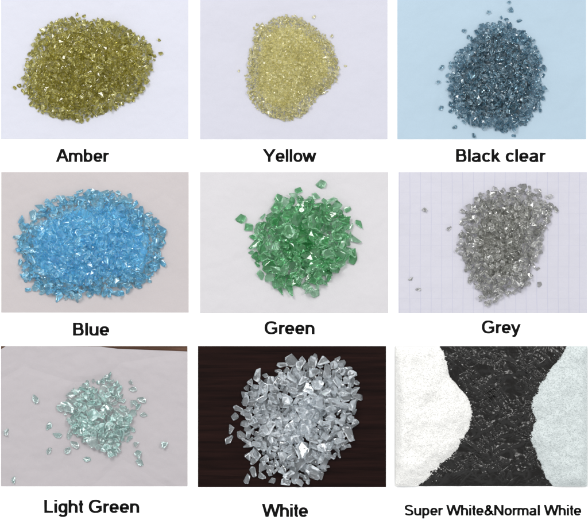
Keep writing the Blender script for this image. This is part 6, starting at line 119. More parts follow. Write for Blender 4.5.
[220,332,16,0,-6,77,19,12,460,512,9,-2,-4,-66,20,3,80,1022,9,-12,12,22,20,2,150,1122,12,8,-4,-89,19,10,1360,1082,10,-20,3,-89,24,5,1530,322,13,5,16,61,22,10,590,342,18,-5,0,-18,21,12,1126,1083,67,21,73,24,35,12,943,1005,82,-30,17,-31,35,4,671,729,71,-76,36,1,31,10,1293,284,84,0,11,28,32,9,1341,318,61,-4,10,5,30,6,858,811,110,12,-15,-39,30,12,1365,676,31,30,56,24,35,0,1308,675,62,20,-80,-3,30,3,825,895,72,-42,38,-11,34,6,666,309,23,-1,-6,66,29,12,1438,439,39,-3,9,-3,27,11,954,676,101,-3,-1,-22,28,3,1120,294,80,-58,-36,24,28,10,1206,107,12,-20,3,-89,29,5,1264,525,59,14,-33,67,31,4,775,968,54,-27,44,-59,32,7,880,177,50,-9,-12,-3,26,12,1026,539,113,20,13,60,28,8,1166,546,96,39,43,27,29,12,865,520,128,-17,-2,-26,26,12,921,574,78,-44,-67,-47,30,6,921,1235,22,-18,10,-80,30,0,1455,200,17,7,-35,85,28,1,739,228,33,28,-31,-23,27,4,1420,287,48,-16,-86,14,26,10,1055,646,108,55,-62,22,26,11,920,802,98,51,2,6,29,12,1035,359,70,19,-6,-73,27,8,731,430,71,-15,-23,29,27,1,747,889,71,29,-18,74,30,0,928,733,94,-70,18,-13,25,4,858,370,60,-7,24,86,29,11,1242,1064,17,12,0,80,27,0,757,349,62,27,-74,47,28,12,783,1207,28,-72,1,20,29,1,1115,899,90,-58,-28,26,25,4,648,419,42,16,-34,-81,26,10,1078,621,81,-13,-2,43,32,8,574,654,36,-6,-17,20,24,12,982,1049,81,-5,5,-54,24,11,936,472,117,-19,-10,68,29,9,725,782,88,17,-20,17,30,3,836,1268,18,3,13,73,27,1,1303,632,21,10,9,34,30,3,807,474,72,-58,60,-18,24,10,979,1150,29,-24,13,-88,27,3,1024,926,97,-84,-1,-6,27,5,814,711,73,49,-56,28,28,8,1023,256,81,-9,30,-64,28,0,984,866,99,-71,-39,-42,25,6,1398,345,36,50,-65,6,25,3,984,943,61,-3,5,9,35,9,1295,354,77,0,6,21,27,7,766,668,65,14,83,-9,26,6,1356,756,20,-69,-6,14,26,8,1179,392,116,5,73,9,24,1,836,761,95,-14,29,85,25,9,982,591,89,-43,37,5,31,0,1257,919,20,-1,-6,-9,31,5,1160,688,69,-2,-31,78,27,12,1098,977,63,-43,18,-3,30,0,905,1122,60,-38,34,-34,28,0,657,359,23,24,1,-9,27,1,700,841,55,-17,31,-44,28,1,787,1106,39,-80,-41,-23,25,10,966,398,85,-28,3,71,26,3,1351,189,19,-16,-12,32,23,11,1033,469,113,-2,-4,22,22,11,691,973,17,1,2,40,26,1,1131,572,101,8,-34,42,26,1,1101,120,16,-5,2,10,25,10,927,409,109,6,-12,-26,25,3,885,271,55,35,-17,-82,26,4,850,218,41,23,27,-83,26,10,771,297,76,-15,72,-33,26,11,839,620,78,12,21,1,35,2,875,489,100,-75,-6,-32,29,1,1099,788,83,3,-3,-1,24,3,879,897,88,-52,-5,-75,24,12,969,1193,26,-36,-17,12,24,4,587,465,10,-7,-2,46,21,11,1229,687,45,3,9,52,26,1,772,1067,34,-14,0,-64,24,8,689,680,70,-9,0,0,22,6,1325,780,45,37,-18,-65,27,7,1353,239,30,20,34,80,29,7,820,1172,38,50,3,-34,27,0,1117,1145,14,11,-18,-67,22,8,847,263,65,9,66,-7,26,11,594,765,16,11,0,-8,24,1,704,548,59,-8,49,79,25,10,1132,927,70,-75,-41,5,25,0,767,817,69,34,26,-74,26,12,1256,801,25,-4,11,-23,31,9,1447,377,39,11,4,24,21,10,1170,602,76,35,-18,-72,27,8,1173,1081,54,-81,-15,-40,24,6,892,305,76,-20,-15,6,22,1,1110,500,84,14,5,26,28,9,1482,296,16,-34,28,-20,32,2,1183,646,73,-69,27,1,24,9,840,993,77,-3,47,31,25,12,613,674,21,0,0,41,22,6,541,728,24,41,43,5,22,4,1219,968,46,69,40,-10,21,1,1166,1002,55,-2,-48,60,24,7,638,505,15,-4,2,21,23,10,847,1058,54,46,27,13,24,12,1220,371,100,15,-5,-32,21,9,1190,215,36,-19,4,-30,24,5,1200,707,64,86,20,26,20,11,849,947,83,10,89,-21,23,5,998,642,80,-4,-58,67,26,8,922,121,14,76,-16,-7,21,1,1256,162,26,6,-75,0,22,6,980,158,9,-7,1,19,20,11,1224,324,66,-30,-26,61,27,7,650,631,46,-18,3,-82,24,11,1346,366,49,-18,-16,-3,22,12,800,319,64,-23,-49,-32,29,0,972,799,100,-41,1,78,30,5,1261,992,41,-33,20,-20,23,3,928,310,55,0,-26,69,23,1,1374,634,12,19,9,15,25,9,695,927,32,4,-12,60,23,5,899,340,56,0,-17,-34,25,0,1156,844,53,38,-27,-66,25,0,724,644,76,-35,17,4,21,6,860,1243,29,-10,14,-7,23,4,1343,401,73,38,-9,65,21,12,1303,409,57,33,8,35,27,10,664,1051,10,77,-38,-11,22,5,1048,741,91,-15,-25,-23,23,4,1324,820,21,0,4,-47,24,12,984,324,78,-71,-36,-33,23,12,1301,480,76,61,-7,-2,22,6,1026,596,101,40,10,41,23,3,1464,342,15,22,-81,2,23,8,987,499,96,-27,-40,38,24,12,821,340,49,-26,-3,6,24,10,1096,1047,39,5,-7,-59,27,1,1039,1171,16,1,10,44,20,4,943,284,74,-9,8,18,19,11,1161,454,81,-20,-13,5,21,1,794,788,92,9,25,-20,26,9,765,556,76,-54,53,-52,23,6,727,997,54,-26,-17,72,20,6,1059,315,56,-1,-5,-79,28,8,580,574,10,4,-2,23,22,3,1016,762,75,-20,-80,36,22,11,860,1133,34,-8,-34,33,22,0,729,528,70,44,44,-40,26,5,582,710,14,8,4,69,21,0,828,842,80,-34,-65,-59,25,8,974,1070,60,-29,3,-77,26,12,1147,198,52,-30,84,-17,20,1,700,414,39,16,-15,-34,21,10,782,638,64,3,-71,56,22,12,1123,614,82,-56,51,17,20,5,1005,825,89,54,-24,-10,24,0,833,669,65,-16,-85,28,22,5,792,865,44,-4,-19,-2,27,5,1081,835,59,25,2,-7,26,10,664,619,71,71,45,24,18,6,1031,204,21,16,8,86,25,5,713,499,41,8,-11,-48,25,4,1059,243,59,-30,67,-16,23,8,1332,272,59,12,5,8,26,8,726,705,56,3,-87,-3,21,5,1039,978,69,-18,43,-19,22,6,1111,389,103,58,64,-3,19,4,1296,454,95,-2,24,-44,22,5,1271,774,50,21,25,-35,23,10,932,890,102,25,-79,-18,18,11,1229,852,31,-13,-17,54,21,6,938,1176,15,31,12,14,23,10,1100,147,37,18,17,-45,22,11,1312,562,38,38,-62,2,23,5,1331,705,46,66,-41,6,19,6,876,730,95,30,-72,-12,23,0,892,634,75,64,10,6,21,0,655,892,39,45,-31,-1,20,6,1330,479,35,0,-5,90,24,11,968,459,96,10,-31,-38,23,3,1112,553,82,-11,8,33,22,3,1298,736,35,7,-86,-1,20,12,778,251,23,-16,-22,24,24,0,1278,620,48,-33,-3,-57,19,4,979,735,93,30,-5,52,22,6,1054,389,87,-10,28,-63,19,6,1193,482,99,-3,-3,65,19,5,1054,681,99,34,63,-28,23,5,1259,672,58,-26,-68,14,22,10,824,292,40,-13,0,-31,22,10,1265,573,51,34,7,-75,23,6,1228,745,38,-18,10,-30,25,1,1006,996,57,70,-18,-8,19,1,1224,241,46,16,-26,-54,18,4,818,380,78,79,38,-6,18,6,957,544,101,-10,-23,-13,35,2,1084,726,78,65,-41,-29,22,5,888,754,99,-29,-67,-17,19,11,1240,476,85,-41,37,-8,23,7,647,747,48,-16,2,-23,25,3,675,841,29,-14,14,-53,24,8,795,186,8,10,-65,-25,19,2,1206,1001,41,3,-59,62,20,4,737,1097,45,10,85,-33,18,4,1367,142,7,2,18,62,18,9,1266,114,10,-63,56,-21,18,10,1078,195,48,-55,24,-51,18,4,1234,377,85,-17,-6,-53,24,12,900,429,70,33,29,43,30,2,1206,443,79,-27,-8,-6,24,3,578,597,28,-58,27,59,21,12,732,615,76,0,31,67,17,4,1366,545,16,20,14,32,21,8,1402,547,8,4,-1,40,18,3,669,1012,23,-6,71,10,19,1,880,1196,13,0,43,-74,19,6,1170,147,34,-8,52,47,26,5,1219,539,78,23,-3,74,18,12,1246,262,68,-3,8,-73,17,3,1331,133,7,-93,8,-3,19,9,1266,227,29,9,7,0,20,1,1178,482,72,4,9,-56,22,6,1078,933,56,-1,21,-22,34,2,1152,1049,27,21,-1,76,25,8,897,1158,21,4,-8,66,23,8,935,233,50,8,-40,-46,23,11,1279,189,44,20,-40,46,20,4,801,565,74,3,14,0,19,7,894,1030,64,-17,15,-49,23,2,1051,1096,25,11,-12,6,19,9,875,596,83,-23,24,21,21,11,821,809,89,41,-18,-12,21,2,1122,857,85,30,15,0,19,8,737,275,23,7,0,-3,29,2,1175,303,57,-46,-19,22,23,8,1202,579,58,8,13,34,19,12,1290,861,23,25,-14,-10,25,2,1347,920,7,24,-89,3,18,9,1147,318,80,-38,-47,7,19,8,1009,1043,52,13,-25,40,22,4,1078,343,77,-3,-28,8,17,12,1029,416,81,43,31,51,20,8,621,478,14,84,31,-6,18,10,1074,765,99,-26,-19,-10,21,11,1012,130,8,5,1,78,17,3,1387,592,20,47,-21,42,21,12,1305,897,15,5,11,44,19,4,1231,577,57,39,63,39,19,1,614,795,33,-17,-14,59,18,3,610,827,20,25,-4,-3,19,6,1028,904,87,20,45,-32,28,2,1100,168,41,26,21,1,27,2,1237,398,53,2,8,37,27,3,605,428,15,2,-1,84,18,6,1078,465,69,3,3,-34,23,6,891,835,70,-19,2,-10,27,8,1046,171,25,-11,18,14,22,1,1178,427,97,18,-9,-16,17,8,1367,473,23,64,37,12,17,3,998,550,91,0,41,70,23,9,1254,555,82,-59,3,8,21,7,632,930,32,16,1,1,17,9,923,1051,52,1,21,10,21,12,940,1127,43,12,-28,-82,17,4,1197,138,25,-3,-20,79,18,3,621,582,33,-23,-20,61,18,1,901,663,86,-15,-28,-16,20,7,1296,768,57,-12,34,-34,19,3,1060,863,77,-75,36,-3,17,8,1075,1003,60,14,28,-35,17,6,865,413,57,-4,12,75,20,4,844,1105,32,44,41,-7,20,5,971,1093,26,-1,-17,-84,25,8,753,378,30,77,9,-3,20,5,1288,437,77,3,-51,68,25,6,851,523,64,82,31,-22,29,5,1347,615,32,26,8,23,18,3,1143,141,16,-2,-1,-51,19,6,1432,314,19,0,-89,21,19,10,844,449,56,20,13,38,17,10,1235,639,47,1,21,4,25,7,717,1029,21,15,11,-12,19,0,1465,282,30,69,-42,23,20,9,991,403,83,-4,-4,-4,16,11,1094,674,88,0,16,1,19,1,889,1006,87,46,6,37,19,10,1067,1153,11,10,39,63,17,10,1036,313,77,72,5,10,18,2,848,158,13,-2,-8,-68,19,0],
[1178,177,22,707,287,10,756,489,48,589,535,8,772,729,54,1001,225,49,701,327,41,1146,375,88,1106,748,76,1023,869,84,822,1042,62,1166,92,9,970,348,52,1114,345,60,1183,365,68,747,435,41,929,173,30,1204,505,90,1188,775,59,891,399,90,1122,447,99,1059,718,117,772,211,16,1301,175,17,1157,407,69,1337,438,33,954,750,68,1263,853,19,1169,920,48,800,1022,42,935,658,75,785,375,58,845,535,92,1075,943,85,954,205,34,790,587,60,785,765,66,1145,966,43,954,882,72,1273,981,15,993,197,19,1404,474,18,742,1108,20,679,575,45,731,744,51,932,869,88,870,864,71,1144,238,58,1172,780,72,1190,822,61,746,593,55,1039,1045,28,1369,272,61,918,365,81,658,535,52,809,529,70,699,596,60,1174,888,52,1101,507,96,1010,700,95,1069,239,37,796,442,49,634,870,12,1137,804,55,978,268,65,1127,431,78,1074,497,101,879,995,62,1426,260,12,1070,519,74,1421,510,15,923,528,74,1378,187,9,1121,825,67,820,1018,51,1156,715,84,767,173,13,638,774,23,1204,913,41,1053,429,71,741,851,52,1224,799,51,635,904,21,882,452,91,657,449,31,1235,616,61,1289,811,42,942,268,42,904,778,68,996,789,58,775,1239,7,986,306,57,1348,419,40,1194,869,37,992,1124,23,760,514,63,1054,587,96,910,920,65,975,843,68,729,929,20,772,1006,35,1200,306,68,769,403,49,1386,501,21,863,701,77,990,909,72,1145,195,25,1202,270,46,1398,398,18,810,402,39,1097,299,63,1028,501,98,858,650,74,753,1042,38,1217,742,65,905,238,25,1076,409,73,818,406,57,861,558,70,1156,750,67,912,884,64,1242,891,22,1173,1042,47,891,1064,36,964,228,50,1058,483,91,1256,613,63,1122,687,86,1243,1004,22,1192,1071,31,814,1082,26,811,205,24,624,734,15,875,958,52,1054,1020,44,1184,341,86,673,393,19,1367,401,31,669,504,30,1050,796,76,1299,832,26,1213,1032,36,1267,316,72,930,505,107,1248,204,24,1381,282,35,1003,326,55,684,515,22,1208,627,49,557,675,8,1014,718,67,1160,745,50,644,815,19,710,878,28,1191,939,26,975,1010,42,864,1060,38,1167,1137,3,1321,519,33,1058,552,84,680,640,55,1131,716,75,1061,928,75,1231,915,36,985,463,59,1065,543,66,949,908,65,722,1076,11,1015,1114,9,848,193,29,1073,169,26,622,549,13,1123,663,84,707,1059,10,806,253,35,719,906,45,890,189,18,653,555,27,662,670,36,888,685,67,689,817,36,1122,1006,39,1118,223,41,1098,250,53,955,505,91,1293,577,31,1338,728,21,1050,827,80,742,1024,40,700,724,43,1218,794,70,1215,874,46,823,945,77,921,1080,35,824,559,58,1123,642,68,1124,890,58,929,957,50,925,513,98,902,611,65,795,1120,20,1000,433,93,730,809,52,1196,245,38,1241,275,44,911,956,43,737,974,21,1148,1003,36,1139,1110,19,688,346,37,687,438,22,782,483,59,1284,491,60,961,654,72,1182,968,30,1293,246,25,638,411,20,1037,704,95,1113,257,68,925,938,69,957,189,11,894,374,66,709,449,26,796,522,54,676,781,29,682,895,12,1262,247,47,1431,346,17,1030,789,77,1227,956,22,1114,195,42,1107,458,70,1256,464,74,1045,286,41,1084,357,55,653,848,19,1079,874,61,666,922,14,1013,1133,3,1352,600,19,722,665,57,634,808,36,1086,845,80,829,1150,17,1340,545,33,641,534,35,947,818,89,922,158,9,1154,281,43,1381,524,25,743,550,45,1017,615,68,948,691,72,1207,777,41,1224,1029,14,1196,367,87,1076,800,70,1050,844,73,1101,197,27,1415,359,14,719,400,25,1025,823,67,1027,1002,39,1207,1087,9,1318,696,21,835,735,63,1036,770,97,1232,165,10,892,469,63,709,708,41,1187,1031,22,1249,313,58,1346,532,23,1083,571,80,1115,416,59,1338,574,16,1074,1090,17,804,1143,11,1031,279,62,1312,453,50,1362,575,19,991,675,75,1188,808,42,800,928,37,922,1102,32,745,296,36,980,516,67,1173,1088,16,825,1201,13,852,284,47,892,541,78,1129,805,71,1186,845,41,1028,1068,22,954,166,9,977,245,50,929,392,84,1306,493,54,1298,353,46,1430,395,9,689,606,38,1161,721,55,629,929,15,776,1021,26,890,158,22,786,275,47,938,351,60,652,597,33,687,650,41,614,705,9,1127,768,61,964,779,70,865,944,65,645,398,7,1028,683,77,741,791,35,768,943,29,873,240,22,1150,340,51,1013,442,61,1227,452,63,1050,897,74,721,563,41,986,249,30,1029,576,64,1271,688,29,1067,786,60,865,324,52,1442,411,19,1064,572,68,707,775,46,1022,969,54,1286,187,14,794,294,31,962,435,66,1263,422,42,1415,435,14,1262,456,54,1195,524,61,646,576,17,1171,667,48,1269,756,19,898,262,33,1464,378,13,1038,656,86,1251,772,43,736,840,35,837,803,69,859,777,84,741,943,30,887,917,57,824,430,52,924,823,72,729,874,50,992,935,85,1143,259,48,1104,277,38,727,341,24,1213,484,56,1448,448,8,1120,596,63,1103,632,59,1123,724,48,816,785,53,799,829,48,992,883,60,944,1136,16,795,740,76,743,1000,30,996,256,52,1164,250,28,626,594,17,761,315,27,861,318,40,1159,572,60,1107,711,51,840,1008,38,760,1040,14,1001,1060,26,804,251,20,1111,382,66,1231,513,80,1042,591,75,643,617,28,1267,886,5,842,249,29,1142,306,55,1264,304,43,934,384,51,1062,368,51,1139,455,61,1070,689,66,844,705,56,1298,787,7,951,986,58,940,447,94,670,706,46,896,1096,26,845,950,55,1095,175,10,1000,407,61,1016,484,75,1099,533,59,1174,545,64,717,653,42,612,801,12,904,1130,20,845,1150,10,793,367,40,1050,398,60,1277,395,36,787,462,50,1017,935,79,719,994,27,877,1170,14,1037,458,83,994,668,61,973,986,46,771,344,23,1121,497,65,1140,547,54,1001,563,80,1320,585,7,684,635,29,1104,672,61,1280,722,19,1095,757,55,1155,799,50,1017,948,49,1224,980,12,801,1046,19,949,1060,35,710,324,6,869,893,57,934,339,51,731,238,8,1326,304,36,1196,448,55,932,474,76,851,477,56,1377,496,8,1036,520,75,1251,606,32,1002,687,68,894,717,60,910,741,65,653,884,4,1278,273,54,819,744,55,1291,758,21,1104,792,58,842,828,53,881,531,91,1198,150,6,674,413,9,928,502,62,686,557,28,662,599,24,913,671,60,1061,722,66,859,750,66,1046,977,42,916,992,49,822,1173,9,1137,613,58,703,793,47,1192,1105,2,809,1096,12,697,388,5,920,429,59,1161,524,66,1032,746,61,668,706,28,1298,734,8,948,799,65,796,962,39,1010,274,38,821,965,41,750,896,33]),
 'pale': (17,
[1330,129,16,25,5,-32,21,9,1360,199,17,8,-6,11,19,8,630,389,21,-4,14,-9,22,5,510,559,10,0,3,-66,22,6,605,654,10,-2,-3,84,23,6,510,819,10,-1,-8,-49,20,12,700,809,18,-13,8,37,19,5,890,899,10,-6,-8,-82,21,12,1380,749,17,15,12,-69,19,4,1400,839,21,-23,-10,-64,22,11,1410,924,17,3,6,-29,23,0,1660,759,20,-78,-39,-3,23,3,80,629,18,-51,-28,16,22,3,155,1109,14,14,11,48,21,13,380,309,20,4,-9,-24,22,8,1450,309,20,7,-7,0,22,8,1450,459,9,-2,1,-6,19,6,964,445,133,-12,-11,18,35,5,944,727,62,13,8,12,35,10,718,378,47,-69,34,-1,34,8,966,337,81,-26,10,12,34,2,1248,545,66,5,-1,-9,33,7,1311,477,49,12,2,-71,24,10,781,760,21,6,-7,-7,24,8,1225,427,32,-30,-40,74,34,2,1011,568,102,18,-66,-54,29,8,1180,235,39,5,15,78,23,8,934,394,61,3,-20,-88,35,10,1066,189,14,-2,-2,-6,26,12,1047,617,78,-26,-16,45,27,2,1130,296,31,6,5,-77,27,4,1039,451,73,-79,25,10,32,4,1354,442,19,-4,6,54,22,10,887,253,44,-26,16,-50,29,3,892,648,77,24,-17,77,32,7,1172,810,24,-44,36,-40,29,3,983,271,47,38,61,0,32,12,1172,470,70,45,-53,17,25,0,1177,752,50,-30,26,36,26,3,940,592,85,9,-2,14,21,10,722,248,28,-13,-50,-59,25,8,1129,555,90,13,8,63,32,9,1089,767,75,77,44,9,20,11,1117,381,70,-43,-79,22,20,10,1243,653,18,-2,13,-34,30,2,872,169,30,-3,85,-4,26,1,1100,422,48,-1,19,-23,21,5,1143,200,62,50,21,42,26,3,1012,765,60,15,20,-73,23,1,759,312,19,-2,75,-5,23,12,1112,719,41,44,10,10,25,11,789,608,20,78,8,-8,24,11,1036,679,41,10,21,61,29,12,1317,693,9,15,-69,-25,21,2,1288,406,27,-16,-60,-35,23,3,1216,204,22,-27,80,-6,18,8,831,533,77,10,-15,39,21,6,1109,80,19,-3,-6,25,24,7,1188,149,31,79,3,-21,25,3,875,692,23,-30,61,-46,28,3,966,634,68,9,6,-74,21,6,1037,235,45,-67,60,25,28,4,789,227,39,3,31,-30,24,9,1132,845,61,12,26,-21,21,3,1052,117,25,-15,80,5,27,9,1210,628,38,20,2,-38,22,3,708,668,8,54,-77,-3,19,12,1105,251,54,-75,-8,14,22,4,1397,375,15,15,7,33,23,13,761,482,38,-10,72,-17,22,6,1070,304,66,10,8,-1,20,12,911,572,54,29,-63,-23,25,5,1130,128,12,-16,91,-15,20,7,848,608,45,-26,7,51,31,2,1370,338,22,70,46,-30,17,10,1241,315,14,-14,89,21,22,7,848,343,42,13,22,87,28,13,717,502,35,81,-15,42,23,7,1163,338,17,6,39,-75,19,2,927,510,85,4,47,63,20,5,1004,363,62,69,-11,14,22,2,859,200,38,-39,-33,-62,24,2,881,375,91,-13,-31,-34,25,13,1085,660,43,-9,22,-66,21,5,1226,474,60,-75,18,29,20,5,873,478,80,60,-52,0,22,9,1060,271,57,26,21,65,24,7,1116,490,48,21,78,17,15,11,815,268,19,73,-56,11,17,11,1349,602,14,-19,-2,74,14,5,838,397,61,-8,38,30,23,1,1087,631,77,37,-48,-46,20,7,780,372,24,21,9,-84,27,4,1001,538,61,38,37,47,25,4,1299,650,14,4,-14,-71,21,13,912,220,56,78,-7,-24,15,10,868,550,94,58,41,-57,20,4,1257,573,39,-40,-3,9,22,2,1339,340,8,-15,37,-31,18,2,1189,436,45,16,-19,-2,20,12,884,613,85,-76,-6,9,16,3,1130,662,51,2,15,42,20,9,1111,545,39,0,4,-66,24,0,1265,599,42,-8,-73,-45,19,6,957,262,53,80,-34,32,16,6,1221,280,15,-2,-11,-58,16,8,1210,807,19,15,2,-69,14,11,1185,706,28,19,-19,-16,17,6,822,295,50,52,7,-2,21,6,790,454,54,42,47,-25,21,12,792,341,56,27,14,60,15,11,1054,802,51,-29,-29,72,16,4,908,312,33,52,28,27,22,6,726,596,26,-24,55,-27,20,12,1200,580,33,-7,28,61,18,6,749,527,31,-62,12,23,20,5,704,315,15,15,12,-68,17,4,1083,360,38,0,-1,-72,23,0,1149,673,24,1,17,-69,21,12,1003,135,17,-1,-17,40,13,10,828,347,69,83,-5,31,12,5,869,511,111,-12,-6,-2,20,13,1154,570,46,58,30,8,18,10,1109,158,7,7,-3,29,14,12,853,279,23,48,48,34,23,13,1055,401,64,6,89,31,18,9,1069,520,50,74,45,33,18,12,760,571,46,-25,46,-76,20,1,956,213,42,-87,29,-11,13,6,861,586,64,68,-46,37,14,0,1184,504,44,21,25,-8,23,3,1176,622,32,-73,-41,-28,19,7,884,675,72,91,17,9,15,7,735,432,13,17,11,-83,13,5,1086,68,25,44,-65,41,14,10,1203,669,41,41,-18,-14,14,8,680,440,12,-59,-17,32,16,13,809,617,69,-15,0,68,14,12,974,212,23,-24,6,12,17,3,923,241,22,-53,39,-25,22,8,1280,616,7,-2,1,-8,16,6,1239,397,49,-25,16,-21,12,5,814,660,18,-68,-12,6,17,12,955,117,13,3,26,41,17,9,1053,733,22,-31,19,-14,24,9,812,497,52,2,-55,37,16,3,902,129,11,-21,-5,55,16,1,1132,618,39,43,-20,46,18,0,833,438,37,7,27,49,14,8,765,553,66,-8,-7,-87,18,2,1125,774,42,53,21,15,17,5,741,642,8,-67,60,-5,13,7,853,454,65,-33,-55,-48,19,1,1231,369,23,80,-25,16,17,13,767,424,17,-18,44,-56,13,2,967,527,64,20,-40,-26,14,4,1262,381,10,2,-1,17,15,12,1316,585,13,-9,-1,48,12,12,1002,611,52,-22,-19,-31,17,12,918,193,27,-86,8,-18,13,3,1136,839,25,24,34,55,21,7,1159,640,44,65,-26,0,12,1,950,193,16,-13,17,41,13,3,1188,282,13,35,37,56,17,2,1059,316,39,-36,19,-20,20,2,1009,319,44,38,79,23,19,5,1084,697,45,3,48,8,18,2,1139,732,17,-6,57,-51,17,9,1241,499,68,-71,16,-23,14,9,800,431,19,-3,-22,75,18,13,1142,403,39,-27,-69,-10,12,11,1054,589,44,-5,-1,52,26,0,1202,692,24,-47,32,70,15,3,1143,522,54,23,20,-7,21,13,818,567,47,0,85,-23,12,13,753,208,22,-20,6,26,13,0,1147,239,19,14,-6,61,17,7,1259,702,6,-35,-23,62,12,2,1065,713,58,-6,-18,-83,13,9,794,542,59,-3,22,4,17,13,1164,602,45,6,46,-6,12,9,807,475,26,17,23,-77,21,9,1268,496,16,35,7,15,18,13,786,537,29,-49,-45,-2,19,12,1038,396,38,7,15,-49,12,4,934,618,31,-55,-40,13,17,12,1215,745,13,-13,10,38,15,4,1107,598,50,39,4,53,13,5,1324,503,16,-10,0,59,21,1,1057,585,71,9,0,14,17,12,828,192,23,-55,-20,56,18,12,831,409,34,-9,12,-71,17,2,880,431,37,2,4,-82,18,7,1291,558,30,-22,17,-43,19,1,993,463,43,11,-2,-63,19,6,853,520,56,6,17,-61,20,5,773,592,45,20,14,-67,12,13,1159,708,11,-20,24,83,12,9,832,569,24,-65,-59,18,20,12,864,410,70,26,44,-30,15,13,898,523,36,-4,87,0,19,0,1114,820,10,-16,9,11,15,1,877,511,73,-1,19,-84,16,2,1135,186,17,3,0,32,22,13,1221,536,27,-14,31,-55,19,2,807,205,15,61,45,-5,15,9,966,520,41,-35,-14,37,14,2,1109,796,11,44,13,26,13,2,1134,489,37,79,48,15,15,12,1226,564,11,12,0,44,18,12,972,662,37,18,-74,-18,20,1,1067,777,25,28,17,-3,23,0,968,578,47,-29,73,29,23,9,1286,580,17,-10,17,34,12,11,1025,635,49,80,22,3,15,9,974,477,69,-16,19,30,16,3,860,382,63,54,48,-54,15,7,823,323,16,-66,-56,-27,15,5,934,476,42,89,-19,-1,13,11,1202,472,29,-3,9,10,17,2,1244,490,22,9,-39,-61,12,6,951,324,45,30,-61,10,17,11,978,610,31,-3,33,-60,13,9,874,558,46,7,-68,-26,14,1,679,342,17,-33,-66,-11,16,4,955,630,37,-49,-56,-28,16,6,1003,627,29,33,14,-30,12,9,1082,302,27,30,51,58,15,2,868,198,7,-26,82,-29,12,7,887,621,25,23,29,-86,19,1],
[]),
 'clear': (8,
